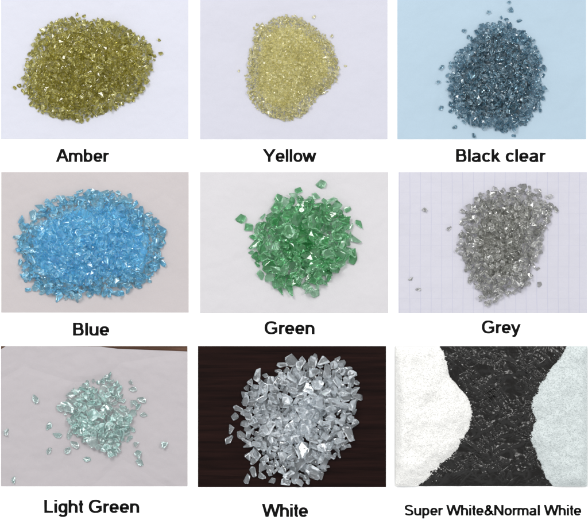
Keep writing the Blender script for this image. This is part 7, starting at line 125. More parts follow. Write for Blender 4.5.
[170,618,16,6,-16,87,21,13,150,698,21,2,9,-35,20,1,100,818,20,-11,-6,38,21,12,80,923,20,-1,24,-72,24,0,260,1328,15,17,-18,-50,21,9,325,1248,17,-1,-13,61,23,13,410,1298,20,-37,-84,22,23,10,520,1338,19,-20,53,-73,20,7,801,1020,122,-6,4,61,35,2,478,799,165,-35,81,-32,35,9,1272,867,67,-45,-74,19,35,13,706,159,34,10,5,-84,34,1,914,1227,69,-2,13,83,32,9,792,1158,58,7,-2,33,34,9,967,372,154,1,85,-8,35,0,434,412,94,53,54,2,29,2,530,508,79,-56,-72,20,29,2,909,152,46,-34,54,-33,35,11,1064,244,58,-21,-34,31,35,3,885,1082,75,-8,22,44,35,2,954,555,131,-1,-27,-35,35,5,1129,545,133,-53,5,-14,33,9,1304,601,94,-40,-46,15,32,5,933,253,72,-11,0,-77,35,10,367,293,63,70,44,43,34,11,346,1086,49,-60,-64,31,32,8,720,1046,83,-3,28,25,35,12,746,1300,55,-27,9,54,33,13,712,428,98,80,-20,-4,26,13,611,1076,125,-2,38,-43,35,7,675,1276,61,9,-75,-17,33,10,881,884,147,-3,15,-11,24,2,1020,999,115,-56,-70,1,26,1,244,540,34,29,-17,-49,27,9,1024,143,35,77,3,10,28,5,704,303,97,18,24,68,28,13,1314,270,49,22,75,7,26,1,532,426,68,-16,-76,-16,27,0,1231,508,71,-9,-6,-88,26,2,314,560,26,16,9,-63,25,2,581,316,74,-12,0,-64,30,13,656,1348,28,28,75,-40,26,1,782,188,86,-71,-58,4,26,0,802,623,165,13,-6,-31,30,3,838,802,186,70,-23,-21,24,4,405,516,72,1,-5,-80,24,13,1035,1157,42,-19,5,47,29,13,1166,349,123,18,-12,-40,30,4,925,1283,27,-5,-14,86,27,13,1180,936,86,-42,-5,3,29,3,483,326,61,9,-66,-4,26,1,625,1225,47,17,12,-56,32,7,417,1192,33,-14,-9,-75,26,5,1150,828,81,40,-8,84,35,10,817,481,146,24,-79,-14,26,0,524,575,64,-9,14,26,30,2,645,523,147,49,-12,-25,27,7,662,1020,135,-7,-73,46,25,5,1041,443,142,-18,-23,-70,25,13,426,988,84,-29,-24,46,25,4,862,424,117,42,73,-4,30,5,202,886,15,-5,-22,65,24,4,927,985,93,19,25,75,27,13,1130,194,49,-88,-22,-7,23,1,830,327,109,72,35,5,26,12,1093,616,139,-1,-1,10,22,13,1369,497,35,25,-41,45,27,3,1041,872,106,-15,31,18,24,1,722,373,77,-7,-9,-12,26,13,820,580,142,12,6,-79,23,1,584,675,129,25,-15,-39,27,7,668,904,118,-18,28,-22,29,11,1198,749,84,-29,73,-8,27,12,280,700,40,-29,-80,-24,23,8,483,1226,53,-16,-3,69,22,1,430,823,96,-15,4,-20,29,1,1125,420,112,-83,17,-39,24,5,243,774,25,-27,-11,-19,23,4,1202,878,95,-41,-1,28,28,7,353,973,65,24,67,-48,24,9,1339,771,27,9,13,-64,25,11,1227,583,75,-44,25,17,24,1,958,937,115,-19,-36,83,28,11,674,643,96,-23,-3,-73,29,11,757,283,57,20,15,49,35,9,703,785,184,-6,16,68,20,9,733,908,154,-58,-29,-7,26,0,582,759,162,-24,-72,-9,22,8,610,183,23,20,1,-22,24,3,1258,342,74,-39,18,79,25,7,260,947,52,29,-23,-6,25,13,1081,982,94,-20,-15,-70,25,12,621,492,88,-27,10,-9,32,11,1266,244,22,13,0,37,24,2,634,349,105,-58,4,0,25,10,554,1179,42,-35,33,-38,25,12,1279,440,53,2,0,-32,22,4,772,855,139,35,29,48,29,3,949,1143,44,9,-41,77,29,7,351,646,76,0,-4,43,20,1,749,713,156,-21,9,75,22,6,1108,375,91,-29,-57,-17,30,11,1184,444,76,-17,-22,-57,24,5,1064,774,125,-7,14,56,25,7,782,1346,45,15,-25,8,23,1,533,1012,93,1,-6,-8,21,0,273,882,42,-41,32,-36,22,3,408,741,76,12,12,-82,20,13,1084,702,139,-70,0,-9,23,10,454,700,97,63,1,26,24,12,436,1130,26,-10,5,10,25,0,909,644,147,-10,71,20,23,5,610,293,107,7,60,41,21,3,1299,712,55,-13,16,-2,21,6,1210,244,53,29,-28,-44,23,10,392,912,67,-49,74,-27,19,5,1001,1131,70,28,17,31,20,5,327,1139,19,-88,-26,4,26,10,1234,464,93,-3,21,4,21,11,1005,755,146,-46,-69,30,19,1,846,203,19,-13,-3,28,20,8,1004,265,27,-9,3,36,25,12,1333,435,45,-40,-22,-2,25,8,264,1100,14,-68,-60,2,18,5,887,435,173,-20,6,-5,18,2,1056,826,94,11,-14,48,24,12,909,488,161,-23,-1,-14,23,0,322,486,70,37,-24,-69,20,9,998,1286,20,-2,-5,68,22,5,801,752,144,-27,-5,67,27,5,622,946,119,-15,-5,-7,20,4,933,721,119,-43,-39,-74,24,1,1194,196,35,-10,9,-17,21,4,1219,964,27,16,-80,24,22,12,705,1169,58,24,9,6,19,1,827,695,158,69,-32,9,20,2,568,864,164,-3,11,69,22,7,368,695,51,9,5,5,20,0,527,640,102,-5,30,-51,24,0,766,287,106,35,-16,-27,18,9,943,883,126,6,-28,-21,20,9,617,566,70,-10,2,-24,29,5,1303,356,16,16,-16,-49,23,9,1101,897,70,14,-42,-49,28,6,466,944,49,3,15,-74,29,8,507,1088,44,2,3,-20,24,12,805,434,59,7,7,43,25,2,1243,683,54,-4,45,-71,27,2,657,717,161,1,80,-49,19,2,333,727,78,-48,-48,57,19,9,241,662,27,90,-3,-10,26,0,267,826,23,-18,-5,56,22,8,1092,675,103,13,64,55,26,12,303,362,29,-43,14,-30,22,1,514,918,118,64,-4,-11,24,3,868,529,158,-31,-56,59,23,7,603,901,139,9,78,6,21,12,930,1062,81,-36,-32,44,21,12,1208,810,27,-73,-42,-2,23,5,424,599,84,-10,-17,12,19,6,1104,764,105,-3,19,-41,19,13,280,620,50,-35,33,58,22,2,751,538,127,20,-14,-78,19,4,333,776,68,-11,-69,21,18,11,957,686,138,5,39,-7,21,3,645,443,48,25,-22,-42,23,9,809,162,26,-11,2,33,25,0,532,1070,87,-10,62,21,20,5,331,441,21,11,5,-87,20,1,888,770,165,30,45,27,20,5,656,582,109,-7,-1,-93,18,0,521,873,120,48,-7,-14,22,9,284,989,26,67,8,19,22,12,1173,983,46,70,-38,-28,20,0,661,244,24,88,18,17,18,6,1131,622,90,62,-35,-28,26,6,552,1233,48,-13,47,-48,19,13,504,933,147,-32,39,-41,19,12,1130,273,34,-10,30,-39,23,11,1154,1022,13,2,-15,74,17,13,850,501,175,74,12,11,17,5,719,1220,28,-22,-13,-14,17,4,1083,524,59,-12,5,-50,32,13,805,265,87,-21,10,-61,18,5,487,1025,90,21,-21,-36,19,0,1203,168,13,4,-27,90,21,4,1257,988,24,0,-76,50,20,6,1161,134,20,-3,-2,-71,16,12,1167,239,56,42,5,77,19,7,363,993,24,-13,7,-17,28,0,829,1231,19,1,-92,-3,20,4,349,407,44,37,70,-18,17,8,515,684,131,23,1,44,16,1,580,247,16,-18,-82,41,17,11,500,1171,18,-16,-29,62,20,6,1349,360,22,-15,27,23,18,6,1226,689,96,28,7,-53,18,9,943,646,91,17,13,-26,25,1,983,440,111,-45,2,-51,20,3,769,925,121,13,-10,-25,18,0,236,486,16,0,16,-81,19,6,1086,1005,45,1,41,45,29,5,878,274,27,44,-80,-11,20,8,1038,1053,30,2,0,-16,25,0,919,769,133,14,-12,-19,18,7,1020,570,89,-29,3,-40,27,11,633,740,126,1,3,11,24,5,714,674,170,-43,-59,11,16,6,919,567,73,0,12,4,24,2,604,887,94,0,-16,-35,28,1,1085,1101,21,-18,18,-43,15,2,586,1166,22,17,9,43,17,9,297,463,29,32,-72,-38,17,8,1041,637,100,-35,-8,39,22,2,615,808,109,2,78,26,33,3,867,1348,36,10,-55,16,21,10,967,1105,74,54,-39,-23,17,12,997,196,19,-30,-59,60,17,11,838,1028,80,-16,86,-20,26,2,1053,398,52,47,-42,-50,20,4,319,847,27,-49,-47,9,18,0,659,845,151,53,-39,-9,17,13,824,664,189,-26,64,35,17,5,450,295,12,9,91,10,14,8,907,816,121,3,-76,40,20,3,366,872,25,-27,80,16,17,8,717,1116,67,13,13,-6,18,3,798,927,80,-29,-75,-36,20,8,725,251,24,-41,76,-1,21,2,550,965,107,-52,23,59,20,7,857,341,40,9,-40,-75,20,9,442,601,51,22,-4,-26,27,10,971,513,168,15,38,-29,18,12,608,415,55,43,39,22,15,3,1021,814,68,35,6,36,19,9,1216,1016,26,-75,-27,18,19,7,940,110,12,-12,-16,44,18,4,719,765,153,31,23,-76,16,1,1294,382,49,-18,6,-26,13,1,863,749,128,8,3,-47,22,13,496,552,119,-34,34,-18,17,10,995,787,106,21,5,49,20,8,604,997,94,-75,-40,5,19,10,722,641,129,-25,-17,-60,18,13,667,800,136,-44,-60,4,24,10,586,842,138,2,-30,81,20,6,1233,641,74,-13,24,22,16,13,686,527,128,-4,-14,23,17,2,1032,503,87,-49,-32,49,24,11,1157,519,103,-81,-4,-26,21,12,1173,652,65,-53,56,-48,17,4,538,832,118,-23,-80,-22,25,11,703,582,111,21,-30,-20,19,2,815,851,153,-3,-9,45,16,7,663,818,182,-12,71,44,16,9,1206,418,38,11,-73,-55,22,4,426,461,53,-8,-17,52,27,0,837,1318,19,-3,-28,30,13,4,811,1285,15,24,-4,-7,16,0,1097,323,59,63,22,11,18,0,1197,359,54,39,74,-11,17,12,1288,736,21,11,86,-32,23,10,852,607,103,32,-6,-12,22,9,1057,1201,19,58,31,-25,14,3,671,1200,34,-59,47,40,14,5,1174,299,50,-45,46,24,18,6,296,751,56,19,-41,-50,18,10,1210,621,32,12,-3,-34,22,9,357,600,55,-32,65,7,19,0,1332,656,15,-59,-46,-16,16,0,960,829,111,-32,-65,26,15,10,1027,940,47,-35,76,7,18,12,994,1204,33,9,-62,61,24,0,1024,1241,16,-82,-38,13,15,3,749,600,127,80,3,-39,18,13,386,346,22,-6,-11,-46,15,8,312,652,30,16,-46,69,20,6,1130,471,90,-45,-52,-23,20,7,1043,536,142,-61,28,5,15,8,995,860,105,-52,-50,1,12,2,423,1161,62,-21,-36,65,13,1,980,898,82,9,-29,68,19,9,1143,1081,17,39,17,49,15,10,428,1056,23,-1,2,-16,12,1,980,1035,36,-18,58,-39,18,1,826,295,48,19,-24,-34,24,12,620,633,49,-72,-29,17,14,10,368,795,39,10,-77,-16,16,11,1021,1055,65,-62,-47,30,14,11,673,1080,62,-16,-3,47,23,13,714,456,71,-16,-1,-46,21,4,577,641,83,47,-34,-45,23,6,990,725,109,40,-8,51,24,4,699,868,91,-45,11,54,12,1,1055,1082,54,-9,77,4,12,1,600,804,159,-34,13,-1,13,4,1047,462,106,58,-18,-2,21,8,573,1097,39,-44,-10,9,18,10,1084,301,86,31,2,38,12,2,745,768,128,-76,-5,-6,14,2],
[916,458,89,748,1125,53,688,985,107,1158,737,99,381,582,32,535,726,51,727,945,70,681,1115,40,844,1200,42,347,494,23,1300,502,19,423,876,47,568,1037,64,914,541,153,643,1167,41,1269,633,24,444,668,46,475,1010,56,859,1289,10,764,534,82,488,641,90,957,322,59,1075,830,50,476,1263,25,454,653,75,1118,704,62,997,351,46,1179,1077,22,938,309,28,575,469,36,262,416,13,882,822,151,484,755,116,457,355,13,925,788,80,486,488,40,743,831,71,998,613,107,509,703,73,913,498,124,992,648,91,893,689,150,623,1155,33,1120,938,28,574,307,30,1166,494,48,838,883,62,551,394,17,979,847,77,972,341,80,364,476,59,1246,323,36,450,1106,51,730,661,106,290,938,16,671,384,72,1141,883,25,990,393,71,361,753,30,816,1195,28,1114,1101,27,1089,585,102,495,894,80,426,532,34,631,699,72,1078,948,41,500,968,76,791,775,79,989,686,87,689,682,137,1170,280,22,1019,662,62,1270,793,18,1001,1081,59,1331,535,22,1031,348,32,736,599,72,1063,719,89,967,478,55,835,652,107,866,894,96,799,357,62,751,473,87,946,753,66,1137,787,49,597,395,24,1218,894,25,481,424,35,677,318,25,1102,257,16,405,638,50,395,559,23,1055,687,58,1212,756,34,503,675,50,1108,655,49,939,1031,46,465,550,40,1299,920,15,354,927,20,1072,761,64,1150,731,44,503,807,57,561,958,61,1060,336,47,795,653,123,734,705,77,767,818,116,1164,929,15,741,874,107,665,982,74,478,1043,57,738,481,56,995,1089,34,432,749,55,889,398,46,1154,983,21,715,395,41,890,727,88,615,376,42,397,947,34,469,880,57,1155,938,53,1175,324,19,390,460,21,371,676,26,313,1070,17,432,667,27,599,988,54,823,819,121,735,736,129,1050,293,32,411,817,44,479,736,60,896,232,12,1110,357,42,694,506,54,420,378,26,1087,625,68,995,623,63,1170,615,37,846,971,50,886,859,107,1160,231,11,1208,381,24,997,429,54,627,751,73,431,1021,35,1161,586,44,519,955,62,843,729,84,937,843,65,924,907,63,804,545,71,289,722,12,802,688,69,639,938,70,1023,859,49,864,1201,20,1256,480,29,844,435,63,1264,589,25,561,757,81,397,413,15,935,431,44,836,591,72,759,766,65,842,528,102,366,630,26,866,837,96,650,1018,62,992,518,54,1316,575,21,572,679,57,977,697,62,443,715,37,691,771,104,660,882,68,930,992,45,947,394,49,731,779,91,668,553,54]),
}

# ---------------------------------------------------------------- helpers
sc = bpy.context.scene
C = sc.collection

def tag(o, label=None, cat=None, group=None, kind=None):
    if label: o['label'] = label
    if cat: o['category'] = cat
    if group: o['group'] = group
    if kind: o['kind'] = kind
    return o

def link(name, me, mat=None, parent=None, loc=None):
    o = bpy.data.objects.new(name, me); C.objects.link(o)
    if mat is not None:
        for m in (mat if isinstance(mat, (list, tuple)) else [mat]): me.materials.append(m)
    if parent: o.parent = parent
    if loc is not None: o.location = loc
    return o

def new_mat(name):
    m = bpy.data.materials.new(name); m.use_nodes = True
    nt = m.node_tree; b = nt.nodes['Principled BSDF']
    return m, nt, b

def node(nt, kind, **kw):
    n = nt.nodes.new(kind)
    for k, v in kw.items():
        if k.startswith('_'): setattr(n, k[1:], v)
        else: n.inputs[k.replace('__', ' ')].default_value = v
    return n

def srgb(r, g, b):
    f = lambda c: (c / 12.92 if c <= .04045 else ((c + .055) / 1.055) ** 2.4)
    return (f(r / 255), f(g / 255), f(b / 255), 1)

def mul(c, k): return (c[0] * k, c[1] * k, c[2] * k, 1)

# ---------------------------------------------------------------- materials
def mat_paper(name, col, fibre=.06, bump=.25, crease=0.0, seed=0.0):
    m, nt, b = new_mat(name); L = nt.links
    tc = node(nt, 'ShaderNodeTexCoord')
    n1 = node(nt, 'ShaderNodeTexNoise', Scale=900.0, Detail=4.0)
    n2 = node(nt, 'ShaderNodeTexNoise', Scale=22.0, Detail=3.0)
    mp = node(nt, 'ShaderNodeMapping'); mp.inputs['Location'].default_value = (seed, seed * 1.7, seed * .3)
    L.new(tc.outputs['Object'], mp.inputs['Vector'])
    for n in (n1, n2): L.new(mp.outputs[0], n.inputs['Vector'])
    mx = node(nt, 'ShaderNodeMix', _data_type='RGBA')
    mx.inputs['A'].default_value = mul(col, 1 - fibre); mx.inputs['B'].default_value = mul(col, 1 + fibre)
    n3 = node(nt, 'ShaderNodeTexNoise', Scale=9.0, Detail=5.0, Roughness=.6); L.new(mp.outputs[0], n3.inputs['Vector'])
    av = node(nt, 'ShaderNodeMath', _operation='ADD'); L.new(n1.outputs['Fac'], av.inputs[0]); L.new(n3.outputs['Fac'], av.inputs[1])
    hv = node(nt, 'ShaderNodeMath', _operation='MULTIPLY'); hv.inputs[1].default_value = .5; L.new(av.outputs[0], hv.inputs[0])
    L.new(hv.outputs[0], mx.inputs['Factor'])
    L.new(mx.outputs['Result'], b.inputs['Base Color'])
    b.inputs['Roughness'].default_value = .72; b.inputs['Specular IOR Level'].default_value = .25
    bp = node(nt, 'ShaderNodeBump', Strength=bump, Distance=.0004)
    L.new(n1.outputs['Fac'], bp.inputs['Height'])
    bp2 = node(nt, 'ShaderNodeBump', Strength=.8 + crease, Distance=.004)
    L.new(n2.outputs['Fac'], bp2.inputs['Height']); L.new(bp.outputs[0], bp2.inputs['Normal'])
    vo = node(nt, 'ShaderNodeTexVoronoi', _feature='DISTANCE_TO_EDGE', Scale=9.0); L.new(mp.outputs[0], vo.inputs['Vector'])
    vr = node(nt, 'ShaderNodeMapRange'); vr.inputs['From Max'].default_value = .05; L.new(vo.outputs['Distance'], vr.inputs['Value'])
    bp3 = node(nt, 'ShaderNodeBump', Strength=.12 + crease * .5, Distance=.0012); L.new(vr.outputs[0], bp3.inputs['Height']); L.new(bp2.outputs[0], bp3.inputs['Normal'])
    L.new(bp3.outputs[0], b.inputs['Normal'])
    return m, nt, b, mx, mp

def mat_squared(name, col, line, pitch):
    m, nt, b, mx, mp = mat_paper(name, col); L = nt.links
    tc = node(nt, 'ShaderNodeTexCoord'); sp = node(nt, 'ShaderNodeSeparateXYZ')
    wn = node(nt, 'ShaderNodeTexNoise', Scale=14.0, Detail=2.0); L.new(tc.outputs['Object'], wn.inputs['Vector'])
    ws = node(nt, 'ShaderNodeVectorMath', _operation='SCALE'); ws.inputs['Scale'].default_value = .0022; L.new(wn.outputs['Color'], ws.inputs[0])
    wa = node(nt, 'ShaderNodeVectorMath', _operation='ADD'); L.new(tc.outputs['Object'], wa.inputs[0]); L.new(ws.outputs[0], wa.inputs[1])
    L.new(wa.outputs[0], sp.inputs[0])
    fac = None
    for ax, wdt, amt in (('X', .06, .35), ('Y', .05, .12)):
        d = node(nt, 'ShaderNodeMath', _operation='DIVIDE'); d.inputs[1].default_value = pitch
        L.new(sp.outputs[ax], d.inputs[0])
        fr = node(nt, 'ShaderNodeMath', _operation='FRACT'); L.new(d.outputs[0], fr.inputs[0])
        lt = node(nt, 'ShaderNodeMath', _operation='LESS_THAN'); lt.inputs[1].default_value = wdt
        L.new(fr.outputs[0], lt.inputs[0])
        k = node(nt, 'ShaderNodeMath', _operation='MULTIPLY'); k.inputs[1].default_value = amt
        L.new(lt.outputs[0], k.inputs[0])
        if fac is None: fac = k
        else:
            a = node(nt, 'ShaderNodeMath', _operation='MAXIMUM'); L.new(fac.outputs[0], a.inputs[0]); L.new(k.outputs[0], a.inputs[1]); fac = a
    m2 = node(nt, 'ShaderNodeMix', _data_type='RGBA'); m2.inputs['B'].default_value = line
    L.new(mx.outputs['Result'], m2.inputs['A']); L.new(fac.outputs[0], m2.inputs['Factor'])
    L.new(m2.outputs['Result'], b.inputs['Base Color'])
    return m

def mat_glass(name, dark, light, rough=.015, milk=0.0, milkcol=(.9, .95, .97, 1)):
    """tinted glass, each chip its own depth of tint; milk = share of scattering from flaws inside"""
    m, nt, b = new_mat(name); L = nt.links
    oi = node(nt, 'ShaderNodeObjectInfo'); ge = node(nt, 'ShaderNodeNewGeometry')
    ad = node(nt, 'ShaderNodeMath', _operation='ADD'); L.new(oi.outputs['Random'], ad.inputs[0]); L.new(ge.outputs['Random Per Island'], ad.inputs[1])
    fr = node(nt, 'ShaderNodeMath', _operation='FRACT'); L.new(ad.outputs[0], fr.inputs[0])
    mx = node(nt, 'ShaderNodeMix', _data_type='RGBA'); mx.inputs['A'].default_value = dark; mx.inputs['B'].default_value = light
    L.new(fr.outputs[0], mx.inputs['Factor'])
    L.new(mx.outputs['Result'], b.inputs['Base Color'])
    b.inputs['Transmission Weight'].default_value = 1; b.inputs['Roughness'].default_value = rough; b.inputs['IOR'].default_value = 1.5
    tc = node(nt, 'ShaderNodeTexCoord'); nz = node(nt, 'ShaderNodeTexNoise', Scale=2.2, Detail=2.0)
    L.new(tc.outputs['Object'], nz.inputs['Vector'])
    bp = node(nt, 'ShaderNodeBump', Strength=.025, Distance=.4); L.new(nz.outputs['Fac'], bp.inputs['Height']); L.new(bp.outputs[0], b.inputs['Normal'])
    if milk > 0:
        out = nt.nodes['Material Output']
        df = node(nt, 'ShaderNodeBsdfDiffuse'); tr = node(nt, 'ShaderNodeBsdfTranslucent')
        df.inputs['Color'].default_value = milkcol; tr.inputs['Color'].default_value = milkcol
        a = node(nt, 'ShaderNodeMixShader', Fac=.5); L.new(df.outputs[0], a.inputs[1]); L.new(tr.outputs[0], a.inputs[2])
        s = node(nt, 'ShaderNodeMixShader', Fac=milk); L.new(b.outputs[0], s.inputs[1]); L.new(a.outputs[0], s.inputs[2])
        L.new(s.outputs[0], out.inputs['Surface'])
    return m

def mat_plain(name, col, rough=.6, spec=.4, var=.15, scale=400.0):
    m, nt, b = new_mat(name); L = nt.links
    tc = node(nt, 'ShaderNodeTexCoord'); nz = node(nt, 'ShaderNodeTexNoise', Scale=scale, Detail=3.0); L.new(tc.outputs['Object'], nz.inputs['Vector'])
    mx = node(nt, 'ShaderNodeMix', _data_type='RGBA'); mx.inputs['A'].default_value = mul(col, 1 - var); mx.inputs['B'].default_value = mul(col, 1 + var)
    L.new(nz.outputs['Fac'], mx.inputs['Factor']); L.new(mx.outputs['Result'], b.inputs['Base Color'])
    b.inputs['Roughness'].default_value = rough; b.inputs['Specular IOR Level'].default_value = spec
    return m

def mat_wood(name, c0, c1, rough=.42):
    m, nt, b = new_mat(name); L = nt.links
    tc = node(nt, 'ShaderNodeTexCoord'); mp = node(nt, 'ShaderNodeMapping'); mp.inputs['Scale'].default_value = (9, 190, 40); mp.inputs['Rotation'].default_value = (0, 0, .03)
    L.new(tc.outputs['Object'], mp.inputs['Vector'])
    nz = node(nt, 'ShaderNodeTexNoise', Scale=1.0, Detail=7.0, Roughness=.62, Distortion=.5); L.new(mp.outputs[0], nz.inputs['Vector'])
    rp = node(nt, 'ShaderNodeValToRGB'); rp.color_ramp.elements[0].color = c0; rp.color_ramp.elements[1].color = c1
    rp.color_ramp.elements[0].position = .35; rp.color_ramp.elements[1].position = .72
    L.new(nz.outputs['Fac'], rp.inputs[0]); L.new(rp.outputs[0], b.inputs['Base Color'])
    b.inputs['Roughness'].default_value = rough; b.inputs['Specular IOR Level'].default_value = .07
    bp = node(nt, 'ShaderNodeBump', Strength=.15, Distance=.0003); L.new(nz.outputs['Fac'], bp.inputs['Height']); L.new(bp.outputs[0], b.inputs['Normal'])
    return m

def mat_film(name):
    m, nt, b = new_mat(name); L = nt.links
    b.inputs['Base Color'].default_value = (.009, .0085, .008, 1); b.inputs['Roughness'].default_value = .23; b.inputs['Specular IOR Level'].default_value = .27
    tc = node(nt, 'ShaderNodeTexCoord'); mp = node(nt, 'ShaderNodeMapping'); mp.inputs['Scale'].default_value = (260, 110, 150); mp.inputs['Rotation'].default_value = (0, 0, .5)
    L.new(tc.outputs['Object'], mp.inputs['Vector'])
    nz = node(nt, 'ShaderNodeTexNoise', Scale=1.0, Detail=3.0, Distortion=1.2); L.new(mp.outputs[0], nz.inputs['Vector'])
    bp = node(nt, 'ShaderNodeBump', Strength=.08, Distance=.002); L.new(nz.outputs['Fac'], bp.inputs['Height']); L.new(bp.outputs[0], b.inputs['Normal'])
    return m

# ---------------------------------------------------------------- the board and what is printed on it
WHITE = mat_plain('white_card', (.9, .9, .9, 1), .6, .2, .008, 60.0)
INK = mat_plain('black_ink', (.004, .004, .004, 1), .8, .03, .2, 800.0)

def slab(x0, y0, x1, y1, z0, z1, bev=.0, cut=None):
    """a box given in photo pixels and millimetres of height"""
    bm = bmesh.new()
    a = px(x0, y1); b = px(x1, y0)
    vs = [bm.verts.new((x, y, z * MM)) for z in (z0, z1) for x, y in ((a.x, a.y), (b.x, a.y), (b.x, b.y), (a.x, b.y))]
    for f in ((3, 2, 1, 0), (4, 5, 6, 7), (0, 1, 5, 4), (1, 2, 6, 5), (2, 3, 7, 6), (3, 0, 4, 7)): bm.faces.new([vs[i] for i in f])
    if bev: bmesh.ops.bevel(bm, geom=bm.edges[:], offset=bev * MM, segments=2, affect='EDGES')
    me = bpy.data.meshes.new('slab'); bm.to_mesh(me); bm.free()
    return me

board = link('display_board', slab(-110, -100, 698, 632, -5, 0, .8), WHITE)
tag(board, 'white board carrying nine sample sheets with black printed colour names between them', 'board')

def E(cx, cy, rx, ry, a0, a1):
    n = max(4, int(abs(a1 - a0) / 9)); out = []
    for i in range(n + 1):
        t = math.radians(a0 + (a1 - a0) * i / n); c, s = math.cos(t), math.sin(t)
        m = (abs(c) ** 2.35 + abs(s) ** 2.35) ** (1 / 2.35)   # bowls a little squarer than a circle
        out.append((cx + rx * c / m, cy + ry * s / m))
    return out
XH = .725
O = E(.39, .3625, .25, .285, 0, 360)
ARCH = E(.39, .40, .24, .245, 180, 0) + [(.63, 0)]
# letter: advance, lowest, highest, centre lines of its strokes (capital height = 1)
LETTERS = {
 'A': (.93, 0, 1, [[(.045, -.05), (.47, 1.06)], [(.885, -.05), (.46, 1.06)], [(.2, .35), (.73, .35)]]),
 'B': (.93, 0, 1, [[(.185, 0), (.185, 1)], [(.185, .915), (.48, .915)] + E(.5, .725, .2, .19, 85, -85) + [(.185, .535)], [(.185, .535), (.53, .535)] + E(.55, .31, .22, .225, 85, -85) + [(.185, .085)]]),
 'G': (1.087, -.02, 1.02, [E(.54, .5, .415, .425, 38, 298) + [(.905, .22), (.905, .45), (.56, .45)]]),
 'L': (.777, 0, 1, [[(.17, 1), (.17, .085), (.73, .085)]]),
 'N': (1.008, 0, 1, [[(.165, 0), (.165, 1)], [(.845, 0), (.845, 1)], [(.13, 1.05), (.88, -.05)]]),
 'S': (.93, -.02, 1.02, [E(.465, .74, .29, .185, 12, 250) + E(.475, .275, .325, .2, 70, -165)]),
 'W': (1.318, 0, 1, [[(.03, 1.05), (.35, -.05)], [(.32, -.05), (.675, 1.05)], [(.643, 1.05), (1.0, -.05)], [(.968, -.05), (1.288, 1.05)]]),
 'Y': (.93, 0, 1, [[(.02, 1.06), (.465, .40)], [(.91, 1.06), (.465, .40)], [(.465, .47), (.465, 0)]]),
 'a': (.777, -.02, .75, [E(.365, .505, .215, .145, 165, 0) + [(.585, .16), (.63, -.01)], [(.585, .43)] + E(.34, .215, .215, .145, 85, 285) + [(.5, .12), (.585, .22)]]),
 'b': (.777, -.02, 1, [[(.15, 0), (.15, 1)], E(.395, .3625, .24, .285, 0, 360)]),
 'c': (.698, -.02, .75, [E(.38, .3625, .25, .285, 38, 322)]),
 'd': (.777, -.02, 1, [[(.63, 0), (.63, 1)], E(.385, .3625, .24, .285, 0, 360)]),
 'e': (.777, -.02, .75, [[(.14, .345), (.64, .345)] + E(.39, .3625, .25, .285, 3, 320)]),
 'g': (.777, -.32, .75, [[(.63, XH), (.63, .0)] + E(.385, -.04, .245, .185, 0, -160), E(.385, .3725, .24, .275, 0, 360)]),
 'h': (.777, 0, 1, [[(.15, 0), (.15, 1)], ARCH]),
 'i': (.31, 0, 1, [[(.155, 0), (.155, XH)], [(.155, .86), (.155, 1)]]),
 'k': (.698, 0, 1, [[(.15, 0), (.15, 1)], [(.15, .24), (.56, .7)], [(.30, .44), (.67, -.06)]]),
 'l': (.31, 0, 1, [[(.155, 0), (.155, 1)]]),
 'm': (1.163, 0, .75, [[(.145, 0), (.145, XH)], E(.3625, .42, .2175, .225, 180, 0) + [(.58, 0)], E(.7975, .42, .2175, .225, 180, 0) + [(1.015, 0)]]),
 'n': (.777, 0, .75, [[(.15, 0), (.15, XH)], ARCH]),
 'o': (.777, -.02, .75, [O]),
 'p': (.777, -.28, .75, [[(.15, -.28), (.15, XH)], E(.395, .3625, .24, .285, 0, 360)]),
 'r': (.465, 0, .75, [[(.145, 0), (.145, XH)], E(.40, .38, .255, .255, 178, 72)]),
 't': (.388, -.01, .98, [[(.2, .95), (.2, .2)] + E(.325, .2, .125, .13, 180, 285), [(.03, .65), (.38, .65)]]),
 'u': (.777, -.02, XH, [[(.63, 0), (.63, XH)], [(.15, XH)] + E(.39, .31, .24, .235, 180, 360)]),
 'w': (1.008, 0, XH, [[(.03, .78), (.29, -.05)], [(.265, -.05), (.518, .78)], [(.49, .78), (.745, -.05)], [(.718, -.05), (.978, .78)]]),
 'y': (.698, -.3, XH, [[(.04, .78), (.36, .02)], [(.655, .78), (.36, -.02), (.31, -.14), (.24, -.2), (.09, -.2)]]),
 '&': (.93, -.02, 1.02, [[(.92, -.01), (.36, .6), (.28, .72), (.29, .83), (.35, .9), (.43, .92), (.52, .9), (.58, .82), (.57, .72), (.48, .61), (.3, .5), (.17, .38), (.14, .26), (.18, .15), (.26, .085), (.36, .07), (.5, .1), (.66, .24), (.77, .46)]]),
 ' ': (.388, 0, 1, []),
}

def stroke(path, wd):
    """left and right edge points of a stroke with mitred corners"""
    pts = [Vector(p) for p in path]
    pts = [p for i, p in enumerate(pts) if i == 0 or (p - pts[i - 1]).length > 1e-4]
    closed = (pts[0] - pts[-1]).length < 1e-3
    if closed: pts = pts[:-1]
    n = len(pts); out = []
    for i in range(n):
        a = pts[i - 1] if (i > 0 or closed) else None
        b = pts[(i + 1) % n] if (i < n - 1 or closed) else None
        d0 = (pts[i] - a).normalized() if a is not None else None
        d1 = (b - pts[i]).normalized() if b is not None else None
        if d0 is None: d0 = d1
        if d1 is None: d1 = d0
        t = (d0 + d1).normalized(); nn = Vector((-t.y, t.x))
        wl = wd * (.74 + .26 * abs(t.y))                      # level strokes are thinner than upright ones
        k = wl / 2 / max(.45, nn.dot(Vector((-d0.y, d0.x))))
        out.append((pts[i] + nn * k, pts[i] - nn * k))
    return out, closed

